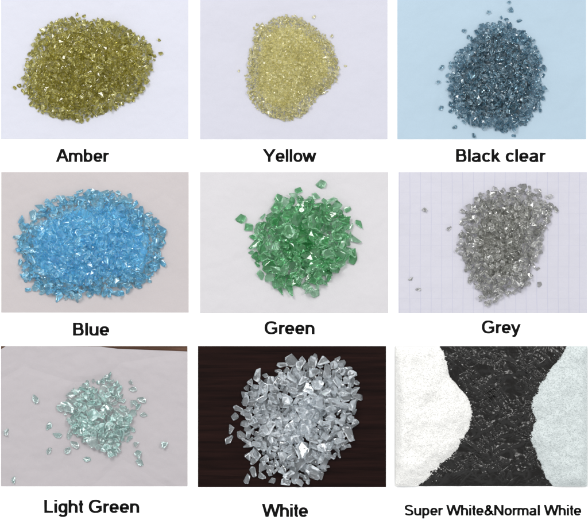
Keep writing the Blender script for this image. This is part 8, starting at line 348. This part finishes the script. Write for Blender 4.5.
def caption(text, x0, x1, base, cap, wd=.222):
    quads = []; pen = 0
    for ch in text:
        adv, lo, hi, paths = LETTERS[ch]
        for path in paths:
            pr, closed = stroke(path, wd)
            if len(path) == 2 and path[0][0] != path[1][0] and path[0][1] != path[1][1]:      # slanting stroke: cut its ends level
                sl = (path[1][0] - path[0][0]) / (path[1][1] - path[0][1])
                for c, e in zip(path, pr):
                    if not lo <= c[1] <= hi:
                        for p in e:
                            yy = lo if c[1] < lo else hi
                            p.x += (yy - p.y) * sl; p.y = yy
            cl = [tuple((p.x + pen, max(lo, min(hi, p.y))) for p in e) for e in pr]
            quads.append((cl, closed))
        pen += adv
    xs = [p[0] for q, c in quads for e in q for p in e]; a0, a1 = min(xs), max(xs)
    bm = bmesh.new()
    for i, (cl, closed) in enumerate(quads):
        zt = .13 + .006 * (i % 5); rows = []
        for e in cl:
            row = []
            for z in (.02, zt):
                for p in e: row.append(bm.verts.new(px(x0 + (p[0] - a0) / (a1 - a0) * (x1 - x0), base - p[1] * cap, z)))
            rows.append(row)
        m = len(rows)
        for j in range(m if closed else m - 1):
            r, q = rows[j], rows[(j + 1) % m]
            for f in ((r[2], r[3], q[3], q[2]), (r[0], q[0], q[1], r[1]), (r[0], r[2], q[2], q[0]), (r[1], q[1], q[3], r[3])): bm.faces.new(f)
        if not closed:
            for r in (rows[0], rows[-1]): bm.faces.new((r[0], r[1], r[3], r[2]))
    bmesh.ops.recalc_face_normals(bm, faces=bm.faces[:])
    me = bpy.data.meshes.new('caption'); bm.to_mesh(me); bm.free()
    o = link('caption', me, INK, board)
    o['label'] = ('black printed word reading ' if ' ' not in text else 'black printed words reading ') + text
    return o

for a in (('Amber', 55.8, 109.2, 162, 13), ('Yellow', 262.5, 316.6, 162, 13), ('Black clear', 456, 545.8, 162, 13),
          ('Blue', 73, 109.3, 335.6, 13), ('Green', 264.5, 314.6, 334.2, 13), ('Grey', 481.8, 520.8, 333.4, 13),
          ('Light Green', 44.2, 139.3, 512.8, 13.2), ('White', 261.8, 308, 516.8, 13.2), ('Super White&Normal White', 404.6, 581.3, 515.4, 10.7)):
    caption(*a)

# ---------------------------------------------------------------- the sheets
P = {
 'amber': mat_paper('lilac_paper', srgb(171, 172, 182), seed=1.0)[0],
 'yellow': mat_paper('grey_lilac_paper', srgb(166, 166, 176), seed=2.0)[0],
 'black': mat_paper('sky_blue_paper', srgb(143, 161, 174), seed=3.0)[0],
 'blue': mat_paper('warm_grey_paper', srgb(160, 154, 155), seed=4.0)[0],
 'green': mat_paper('cool_white_paper', srgb(172, 170, 173), seed=5.0)[0],
 'grey': mat_squared('squared_paper', srgb(168, 167, 176), srgb(138, 139, 164), .0106),
 'pale': mat_paper('creased_paper', srgb(154, 149, 152), crease=.5, seed=7.0)[0],
}
ZS = .5  # top of every sheet, mm above the board
SHEETS = {
 'amber': (1, -6, 188.5, 139, 'pale lilac paper sheet under the olive amber glass heap'),
 'yellow': (200, -6, 387.5, 139.3, 'grey lilac paper sheet under the fine yellow glass heap'),
 'black': (397.3, -6, 586, 139.3, 'light blue paper sheet under the dark slate glass heap'),
 'blue': (1.3, 172, 188.7, 312.5, 'warm grey paper sheet under the bright blue glass heap'),
 'green': (200, 172, 388.3, 313, 'off white paper sheet under the emerald green glass chips'),
 'grey': (398.5, 172, 587, 313, 'squared paper sheet with faint ruled lines under the smoky grey glass'),
}
for k, (x0, y0, x1, y1, lab) in SHEETS.items():
    o = link('paper_sheet', slab(x0, y0, x1, y1, .02, ZS), P[k])
    tag(o, lab, 'paper')

# light green: a paper sheet lying over a dark wooden board, its far edge torn a little askew
wb = link('wooden_board', slab(1, 346, 187.5, 486, .02, .22), mat_wood('brown_wood', (.028, .013, .008, 1), (.11, .06, .04, 1), .5))
tag(wb, 'dark brown wooden board showing as a strip above the creased paper', 'board')
def askew_sheet():
    bm = bmesh.new()
    edge = [(1, 349.2), (6, 346.1), (60, 346.1), (100, 346.6), (118, 348.8), (140, 349.6), (187.5, 351.4)]
    out = edge + [(187.5, 486), (1, 486)]
    top = [bm.verts.new(px(x, y, ZS)) for x, y in out]; bot = [bm.verts.new(px(x, y, .24)) for x, y in out]
    n = len(out)
    bm.faces.new(top); bm.faces.new(bot[::-1])
    for i in range(n): bm.faces.new((top[i], bot[i], bot[(i + 1) % n], top[(i + 1) % n]))
    bmesh.ops.recalc_face_normals(bm, faces=bm.faces[:])
    me = bpy.data.meshes.new('sheet'); bm.to_mesh(me); bm.free(); return me
tag(link('paper_sheet', askew_sheet(), P['pale']), 'creased grey paper sheet under the pale aqua glass chips', 'paper')

db = link('wooden_board', slab(198, 346, 386, 487, .02, ZS), mat_wood('dark_wood', (.004, .0015, .0013, 1), (.014, .0052, .0042, 1), .42))
tag(db, 'dark brown wooden board under the clear white glass chips', 'board')

# ---------------------------------------------------------------- heaps of glass
G = {  # glass, then the added filler mound's opaque tint standing in for scattered light
 'amber': (mat_glass('amber_glass', (.54, .50, .12, 1), (.97, .94, .52, 1), milk=.13, milkcol=(.42, .385, .08, 1)), mat_plain('amber_filler', (.24, .21, .03, 1), .5, .5, .4)),
 'yellow': (mat_glass('yellow_glass', (.87, .83, .47, 1), (.985, .965, .76, 1), milk=.16, milkcol=(.74, .69, .36, 1)), mat_plain('yellow_filler', (.46, .43, .22, 1), .5, .5, .25)),
 'black': (mat_glass('slate_glass', (.22, .40, .50, 1), (.68, .83, .90, 1), milk=.1, milkcol=(.14, .26, .33, 1)), mat_plain('slate_filler', (.03, .05, .065, 1), .5, .5, .5)),
 'blue': (mat_glass('blue_glass', (.34, .74, .95, 1), (.70, .94, 1, 1), milk=.1, milkcol=(.30, .72, .95, 1)), mat_plain('blue_filler', (.15, .44, .66, 1), .5, .5, .3)),
 'green': (mat_glass('green_glass', (.26, .70, .37, 1), (.80, .98, .86, 1), milk=.1, milkcol=(.15, .50, .22, 1)), mat_plain('green_filler', (.05, .30, .10, 1), .5, .5, .3)),
 'grey': (mat_glass('smoky_glass', (.66, .67, .63, 1), (.99, .99, .97, 1), milk=.12, milkcol=(.42, .42, .40, 1)), mat_plain('smoky_filler', (.16, .16, .145, 1), .5, .5, .4)),
 'pale': (mat_glass('aqua_glass', (.76, .95, .92, 1), (.95, 1, .99, 1), milk=.05, milkcol=(.65, .97, .90, 1)), mat_plain('aqua_filler', (.34, .52, .49, 1), .5, .5, .2)),
 'clear': (mat_glass('clear_glass', (.95, .98, 1, 1), (.99, .995, 1, 1), milk=.13, milkcol=(.88, .95, 1, 1)), mat_plain('clear_filler', (.5, .55, .6, 1), .5, .5, .25)),
}
KIND = {'amber': 'amber', 'yellow': 'yellow', 'black': 'slate', 'blue': 'blue', 'green': 'green', 'grey': 'grey', 'pale': 'aqua', 'clear': 'clear'}
WORDS = {
 'amber': ('small olive amber glass chip in the heap on lilac paper', 'amber glass chips in the heap',
   'heap of small olive amber glass crumbs between and under the larger chips',
   ['olive chip at the far left tip of the amber heap', 'olive chip just right of the far left tip chip', 'left chip of the pair topping the amber heap',
    'right chip of the pair topping the amber heap', 'olive chip just off the upper right of the amber heap', 'lower olive chip just off the right end of the amber heap']),
 'yellow': ('tiny pale yellow glass chip in the heap on grey lilac paper', 'yellow glass chips in the heap',
   'heap of fine pale yellow glass crumbs between and under the larger chips',
   ['higher yellow crumb off the upper left of the yellow heap', 'lower yellow crumb off the upper left of the yellow heap', 'lone yellow crumb above the top right of the yellow heap',
    'yellow crumb lying off the left side of the yellow heap', 'yellow crumb lying off the right side of the yellow heap', 'yellow crumb on the upper right slope edge of the yellow heap']),
 'black': ('dark slate glass chip in the heap on light blue paper', 'slate glass chips in the heap',
   'heap of dark slate glass crumbs between and under the larger chips',
   ['slate chip above the upper left of the slate heap peak', 'larger slate chip above the peak of the slate heap', 'slate chip at the very top edge of the blue paper',
    'slate chip just below right of the chip above the peak', 'slate chip off the upper left slope of the slate heap', 'slate chip off the left side at mid height of the slate heap',
    'slate chip off the left side beneath its neighbour at mid height', 'slate chip at the lower left corner of the slate heap', 'slate chip on the bottom left fringe of the slate heap',
    'slate chip near the bottom paper edge left of centre', 'slate chip near the bottom paper edge right of centre']),
 'blue': ('bright sky blue glass chip in the heap on warm grey paper', 'blue glass chips in the heap',
   'heap of sky blue glass crumbs between and under the larger chips',
   ['blue chip lying off the lower left edge of the blue heap']),
 'green': ('large emerald green glass chip in the heap on off white paper', 'green glass chips in the heap',
   'added green filler mound and a few chips at the core of the emerald chip heap',
   ['lone green chip lying apart above the upper right of the green heap', 'outermost green chip sticking out left of the green heap', 'second green chip of the arm reaching left from the green heap',
    'green chip standing out at the upper left of the green heap', 'green chip sticking out at the right end of the green heap', 'green chip at the very bottom of the green heap']),
 'grey': ('smoky grey glass chip in the heap on squared paper', 'grey glass chips in the heap',
   'heap of smoky grey glass crumbs between and under the larger chips',
   ['lone grey chip far left of the grey heap near the paper top', 'grey chip lying just left of the grey heap', 'upper grey chip of the two lying at lower left of squared paper',
    'lower grey chip of the two lying at lower left of squared paper', 'grey chip off the lower right of the grey heap', 'grey chip at the tip of the upper right arm of the grey heap',
    'grey chip off the upper left slope of the grey heap']),
 'pale': ('pale aqua glass chip in the heap on creased grey paper', 'aqua glass chips in the heap',
   'added pale aqua filler mound at the core of the aqua chip heap',
   ['upper aqua chip of the pair lying above right of the aqua heap', 'lower aqua chip of the pair lying above right of the aqua heap', 'aqua chip just off the upper left of the aqua heap',
    'upper left chip of the two beside the left of the aqua heap', 'deeper aqua chip of the two beside the left of the aqua heap', 'small aqua chip lying alone at the lower left of the aqua heap',
    'aqua chip just below left of the aqua heap', 'aqua chip just beneath the bottom of the aqua heap', 'top aqua chip of the three in a column at lower right',
    'middle aqua chip of the three in a column at lower right', 'bottom aqua chip of the three in a column at lower right', 'lone aqua chip far right of the aqua heap',
    'aqua chip at the left edge of the creased paper', 'aqua chip in the bottom left corner of the creased paper', 'lone aqua chip at the upper left of the creased paper',
    'upper aqua chip off the right side of the aqua heap', 'lower aqua chip off the right side of the aqua heap']),
 'clear': ('clear white glass chip in the heap on dark wood', 'clear glass chips in the heap',
   'heap of clear white glass crumbs between and under the larger chips',
   ['topmost clear chip of the four off the left of the heap on dark wood', 'second clear chip from the top off the left of the heap', 'third clear chip from the top off the left of the heap',
    'lowest clear chip of the four off the left of the heap', 'clear chip at the lower left corner outside the heap on dark wood', 'clear chip just above right of the lower left corner chip',
    'clear chip right of the lower left corner chip on dark wood', 'clear chip on the bottom fringe left of centre on dark wood']),
}

CORE = (3.2, 4.4)  # the added filler mound is sunk this far so it shows less

def decode(name):
    h = HEAPS[name]; nst, shown, rest = DATA[name]
    pts = h['poly'] + h['strays']; x0 = min(a for a, b in pts) - 8; y0 = min(b for a, b in pts) - 8
    r = random.Random(h['seed'] + 5)
    out = []
    for i in range(0, len(shown), 8):
        x, y, z, a, b, c, s, v = shown[i:i + 8]
        w = Vector((a, b, c)) / 30.0
        q = Quaternion(w.normalized(), w.length) if w.length > 1e-6 else Quaternion()
        out.append((px(x0 + x / 10, y0 + y / 10, z / 10 + ZS + .03), q, s / 20 * h['size'] * MM, v))
    n = len(out)
    for i in range(0, len(rest), 3):
        x, y, z = rest[i:i + 3]
        q = Quaternion((0, 0, 1), r.uniform(0, 6.28)) @ Quaternion(Vector((r.uniform(-1, 1), r.uniform(-1, 1), .01)).normalized(), r.gauss(0, .5))
        out.append((px(x0 + x / 10, y0 + y / 10, z / 10 + ZS + .03), q, r.uniform(.75, 1.0) * h['size'] * MM, r.randrange(NVAR)))
    return nst, n - nst, out

for name, h in HEAPS.items():
    glass, grit = G[name]
    lab, grp, stufflab, straylabs = WORDS[name]
    meshes = []
    for v in range(NVAR):
        bm = chip_bm(h, v); me = bpy.data.meshes.new('chip'); bm.to_mesh(me); bm.free(); me.materials.append(glass); meshes.append(me)
    nst, ind, recs = decode(name)
    first = None
    for i in range(nst + ind):
        loc, q, s, v = recs[i]
        if first is None:
            first = bpy.data.objects.new(KIND[name] + '_glass_chip', meshes[v]); first.rotation_mode = 'QUATERNION'; o = first
        else:
            o = first.copy(); o.data = meshes[v]
        C.objects.link(o)
        o.location = loc; o.rotation_quaternion = q; o.scale = (s, s, s)
        if i < nst: tag(o, straylabs[i], KIND[name] + ' chip')
        else: tag(o, lab, KIND[name] + ' chip', grp)
        if i < nst and 'group' in o: del o['group']
    # the rest: finer crumbs, and an added opaque mound that brightens the heap
    V = []; F = []; MI = []
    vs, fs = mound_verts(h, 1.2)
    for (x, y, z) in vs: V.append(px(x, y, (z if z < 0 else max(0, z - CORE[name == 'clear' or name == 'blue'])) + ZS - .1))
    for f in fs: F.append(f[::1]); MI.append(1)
    for loc, q, s, v in recs[nst + ind:]:
        b = len(V); m = Matrix.LocRotScale(loc, q, (s, s, s))
        V += [m @ w.co for w in meshes[v].vertices]
        for pl in meshes[v].polygons: F.append([b + k for k in pl.vertices]); MI.append(0)
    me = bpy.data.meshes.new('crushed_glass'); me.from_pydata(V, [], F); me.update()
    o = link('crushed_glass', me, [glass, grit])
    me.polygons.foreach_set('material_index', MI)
    tag(o, stufflab, 'crushed glass', None, 'stuff')

# ---------------------------------------------------------------- black film with two heaps of fine white grit
FX0, FY0, FX1, FY1 = 395, 346, 587, 486
LEFT = [(439, 340), (439, 346), (445, 357), (448, 370), (449, 377), (458, 387), (467, 397), (471, 408), (472, 416), (469, 427), (462, 440), (454, 453), (447, 460), (440, 463), (437, 470), (427, 479), (417, 486), (410, 492), (380, 492), (380, 340)]
RIGHT = [(575, 340), (569, 346), (560, 358), (550, 370), (541, 383), (534, 396), (531, 405), (533, 412), (536, 418), (534, 424), (531, 432), (530, 438), (535, 448), (538, 457), (542, 466), (546, 478), (555, 486), (560, 492), (602, 492), (602, 340)]

def rid(x, y, sx, sy, ang, seed, warp=.5):
    c, s = math.cos(ang), math.sin(ang)
    u, v = (x * c + y * s) * sx, (-x * s + y * c) * sy
    w = noise.noise(Vector((x * .06, y * .06, seed + 9)))
    t = noise.noise(Vector((u + warp * w * 3, v, seed)))
    return 1 - (math.sqrt(t * t + .004) - .063) * 2          # rounded crest

def film_z(x, y):
    n = noise.noise
    z = .9 + .9 * n(Vector((x * .03, y * .03, 2.0)))
    a = rid(x, y, .008, .045, .55, 5.1, .2); b = rid(x, y, .009, .06, -.45, 7.7, .2)
    z += 1.5 * max(0, a) ** 4 + 1.1 * max(0, b) ** 5
    turn = .35 * n(Vector((x * .02, y * .02, 31.0))); u = x - 491; v = y - 416                 # small creases swing round from place to place
    f = max(.05, .55 + 1.3 * n(Vector((x * .05, y * .05, 8.0))))
    c = rid(u, v, .055, .16, .95 + turn, 3.3, .5); d = rid(u, v, .07, .22, -.6 - turn, 1.3, .5); e = rid(u, v, .1, .3, .3 + turn, 6.3, .5)
    z += f * (1.25 * max(0, c) ** 3 + .85 * max(0, d) ** 4 + .5 * max(0, e) ** 3)
    z += .35 * n(Vector((x * .13, y * .1, 4.0))) + .12 * n(Vector((x * .3, y * .3, 6.0)))
    ed = min(x - FX0, FX1 - x, y - FY0, FY1 - y)
    return .1 + max(.02, z) * min(1, .1 + ed / 14)

def grid_mesh(x0, y0, x1, y1, step, fz, keep=None, skirt=None):
    nx = round((x1 - x0) / step) + 1; ny = round((y1 - y0) / step) + 1
    zs = [[fz(x0 + (x1 - x0) * i / (nx - 1), y0 + (y1 - y0) * j / (ny - 1)) for i in range(nx)] for j in range(ny)]
    V = [px(x0 + (x1 - x0) * i / (nx - 1), y0 + (y1 - y0) * j / (ny - 1), zs[j][i]) for j in range(ny) for i in range(nx)]
    F = []
    for j in range(ny - 1):
        for i in range(nx - 1):
            if keep is None or max(zs[j][i], zs[j + 1][i], zs[j][i + 1], zs[j + 1][i + 1]) > keep:
                F.append((j * nx + i, (j + 1) * nx + i, (j + 1) * nx + i + 1, j * nx + i + 1))
    me = bpy.data.meshes.new('grid'); me.from_pydata(V, [], F); me.update()
    return me

fm = grid_mesh(FX0, FY0, FX1, FY1, .32, film_z)
film = link('plastic_film', fm, mat_film('black_film'))
for pl in fm.polygons: pl.use_smooth = True
tag(film, 'crumpled glossy black plastic film between two heaps of fine white grit', 'plastic film')

def ragged(poly, x, y, seed):
    return edge_dist(poly, x, y) + 1.3 * noise.noise(Vector((x * .16, y * .16, seed + 4))) + .7 * noise.noise(Vector((x * .5, y * .5, seed + 7)))

def grit_z(poly, H, run, seed):
    def f(x, y):
        d = ragged(poly, x, y, seed)
        if d <= -1.5: return -.5
        t = max(0, min(1, (d + 1.0) / run)); s = t * (2 - t)
        ed = min(x - FX0, FX1 - x, y - FY0, FY1 - y)
        k = min(1, ed / 9.0); k = .2 + .8 * k * (2 - k)
        lump = 1 + .45 * noise.noise(Vector((x * .045, y * .045, seed))) + .12 * noise.noise(Vector((x * .15, y * .15, seed)))
        return 1.9 * min(1, (d + 1.5) / 1.8) + H * s * lump * k + .3 * noise.noise(Vector((x * .9, y * .9, seed)))
    return f

def grit_heap(poly, x0, x1, H, run, seed, mat_core, mat_grain, n, label, size):
    fz = grit_z(poly, H, run, seed)
    me = grid_mesh(x0, FY0, x1, FY1, 1.0, fz, 0)
    V = [v.co.copy() for v in me.vertices]; F = [list(p.vertices) for p in me.polygons]; MI = [0] * len(F)
    r = random.Random(seed)
    protos = []
    for k in range(10):
        bm = chip_bm(dict(seed=900 + seed, dims=(1, .85, .75), bev=.0001), k)
        bmesh.ops.remove_doubles(bm, verts=bm.verts[:], dist=.02)
        cs = [w.co.copy() for w in bm.verts]; bm.free(); bm = bmesh.new()
        hull = bmesh.ops.convex_hull(bm, input=[bm.verts.new(w) for w in cs])
        bmesh.ops.delete(bm, geom=list({g for g in hull['geom_interior'] + hull['geom_unused'] if isinstance(g, bmesh.types.BMVert)}), context='VERTS')
        bm.verts.index_update()
        protos.append(([v.co.copy() for v in bm.verts], [[v.index for v in f.verts] for f in bm.faces])); bm.free()
    c = 0
    while c < n:
        x = r.uniform(x0 + .9, x1 - .9); y = r.uniform(FY0 + .9, FY1 - .9)
        d = ragged(poly, x, y, seed)
        if d < (r.gauss(-.2, .5) if r.random() < .975 else -r.expovariate(.22)): continue
        c += 1
        z = max(film_z(x, y), fz(x, y)) + r.uniform(-.3, .05) * size
        q = Quaternion((r.gauss(0, 1), r.gauss(0, 1), r.gauss(0, 1), r.gauss(0, 1))).normalized()
        s = size * r.uniform(.65, 1.3) * MM
        m = Matrix.LocRotScale(px(x, y, z), q, (s, s, s))
        pv, pf = protos[r.randrange(10)]
        b = len(V); V += [m @ w for w in pv]
        for f in pf: F.append([b + k for k in f]); MI.append(1)
    me2 = bpy.data.meshes.new('grit_heap'); me2.from_pydata(V, [], F); me2.update()
    o = link('grit_heap', me2, [mat_core, mat_grain]); me2.polygons.foreach_set('material_index', MI)
    tag(o, label, 'glass grit', None, 'stuff')

grit_heap(LEFT, FX0, 474, 9.0, 26, 3, mat_plain('snow_grit', (.60, .597, .582, 1), .6, .4, .03, 900.0),
          mat_plain('snow_grain', (.60, .597, .582, 1), .5, .35, .03, 300.0), 9500,
          'heap of super white fine glass grit spilling over the left of black film', 1.25)
grit_heap(RIGHT, 528, FX1, 8.0, 24, 8, mat_plain('frost_grit', (.435, .475, .475, 1), .6, .4, .06, 900.0),
          mat_plain('frost_grain', (.455, .495, .495, 1), .4, .4, .1, 500.0), 9500,
          'heap of bluish normal white glass grit spilling over the right of black film', 1.25)

# ---------------------------------------------------------------- lamps and camera
surround = bpy.data.worlds.new('World'); sc.world = surround; surround.use_nodes = True
# unseen surround shaped for contrast in gloss and glass: bright sides, dim overhead
nodes_w = surround.node_tree; back = nodes_w.nodes['Background']
where = node(nodes_w, 'ShaderNodeTexCoord'); axes = node(nodes_w, 'ShaderNodeSeparateXYZ'); nodes_w.links.new(where.outputs['Generated'], axes.inputs[0])
ramp = node(nodes_w, 'ShaderNodeValToRGB'); nodes_w.links.new(axes.outputs['Z'], ramp.inputs[0])
stops = ramp.color_ramp.elements
stops[0].position = 0; stops[0].color = (.9, .93, .98, 1); stops[1].position = 1; stops[1].color = (.22, .22, .23, 1)
for height, tone in ((.35, (1, 1, 1, 1)), (.82, (.92, .94, .96, 1)), (.94, (.34, .345, .35, 1))):
    stop = stops.new(height); stop.color = tone
nodes_w.links.new(ramp.outputs[0], back.inputs['Color']); back.inputs['Strength'].default_value = 1.15

def area(name, loc, target, size, power, col):
    l = bpy.data.lights.new(name, 'AREA'); l.size = size; l.energy = power; l.color = col; l.shape = 'SQUARE'
    o = bpy.data.objects.new(name, l); C.objects.link(o); o.location = loc
    o.rotation_euler = (Vector(target) - Vector(loc)).to_track_quat('-Z', 'Y').to_euler()
    return o
area('window_light', (-.62, 1.0, 1.55), (0, 0, 0), .65, 28, (1, .99, .97))
area('glint_lamp', (1.3, .7, 2.3), (0, 0, 0), .6, 28, (1, .985, .96))  # added lamp, makes more glass facets glint

cam = bpy.data.cameras.new('camera'); co = bpy.data.objects.new('camera', cam); C.objects.link(co)
co.location = (0, 0, 1.7); cam.sensor_width = 36; cam.lens = 36 * 1.7 / .588; cam.clip_start = .05; cam.clip_end = 50
sc.camera = co

sc.view_settings.view_transform = 'Standard'; sc.view_settings.look = 'None'; sc.view_settings.exposure = 0; sc.view_settings.gamma = 1
sc.render.engine = 'CYCLES'
cy = sc.cycles
cy.max_bounces = 40; cy.transmission_bounces = 36; cy.glossy_bounces = 8; cy.diffuse_bounces = 5; cy.transparent_max_bounces = 8
cy.caustics_refractive = True; cy.caustics_reflective = True; cy.blur_glossy = .4
cy.sample_clamp_indirect = 10; cy.use_denoising = True
try: cy.denoiser = 'OPENIMAGEDENOISE'
except Exception: pass
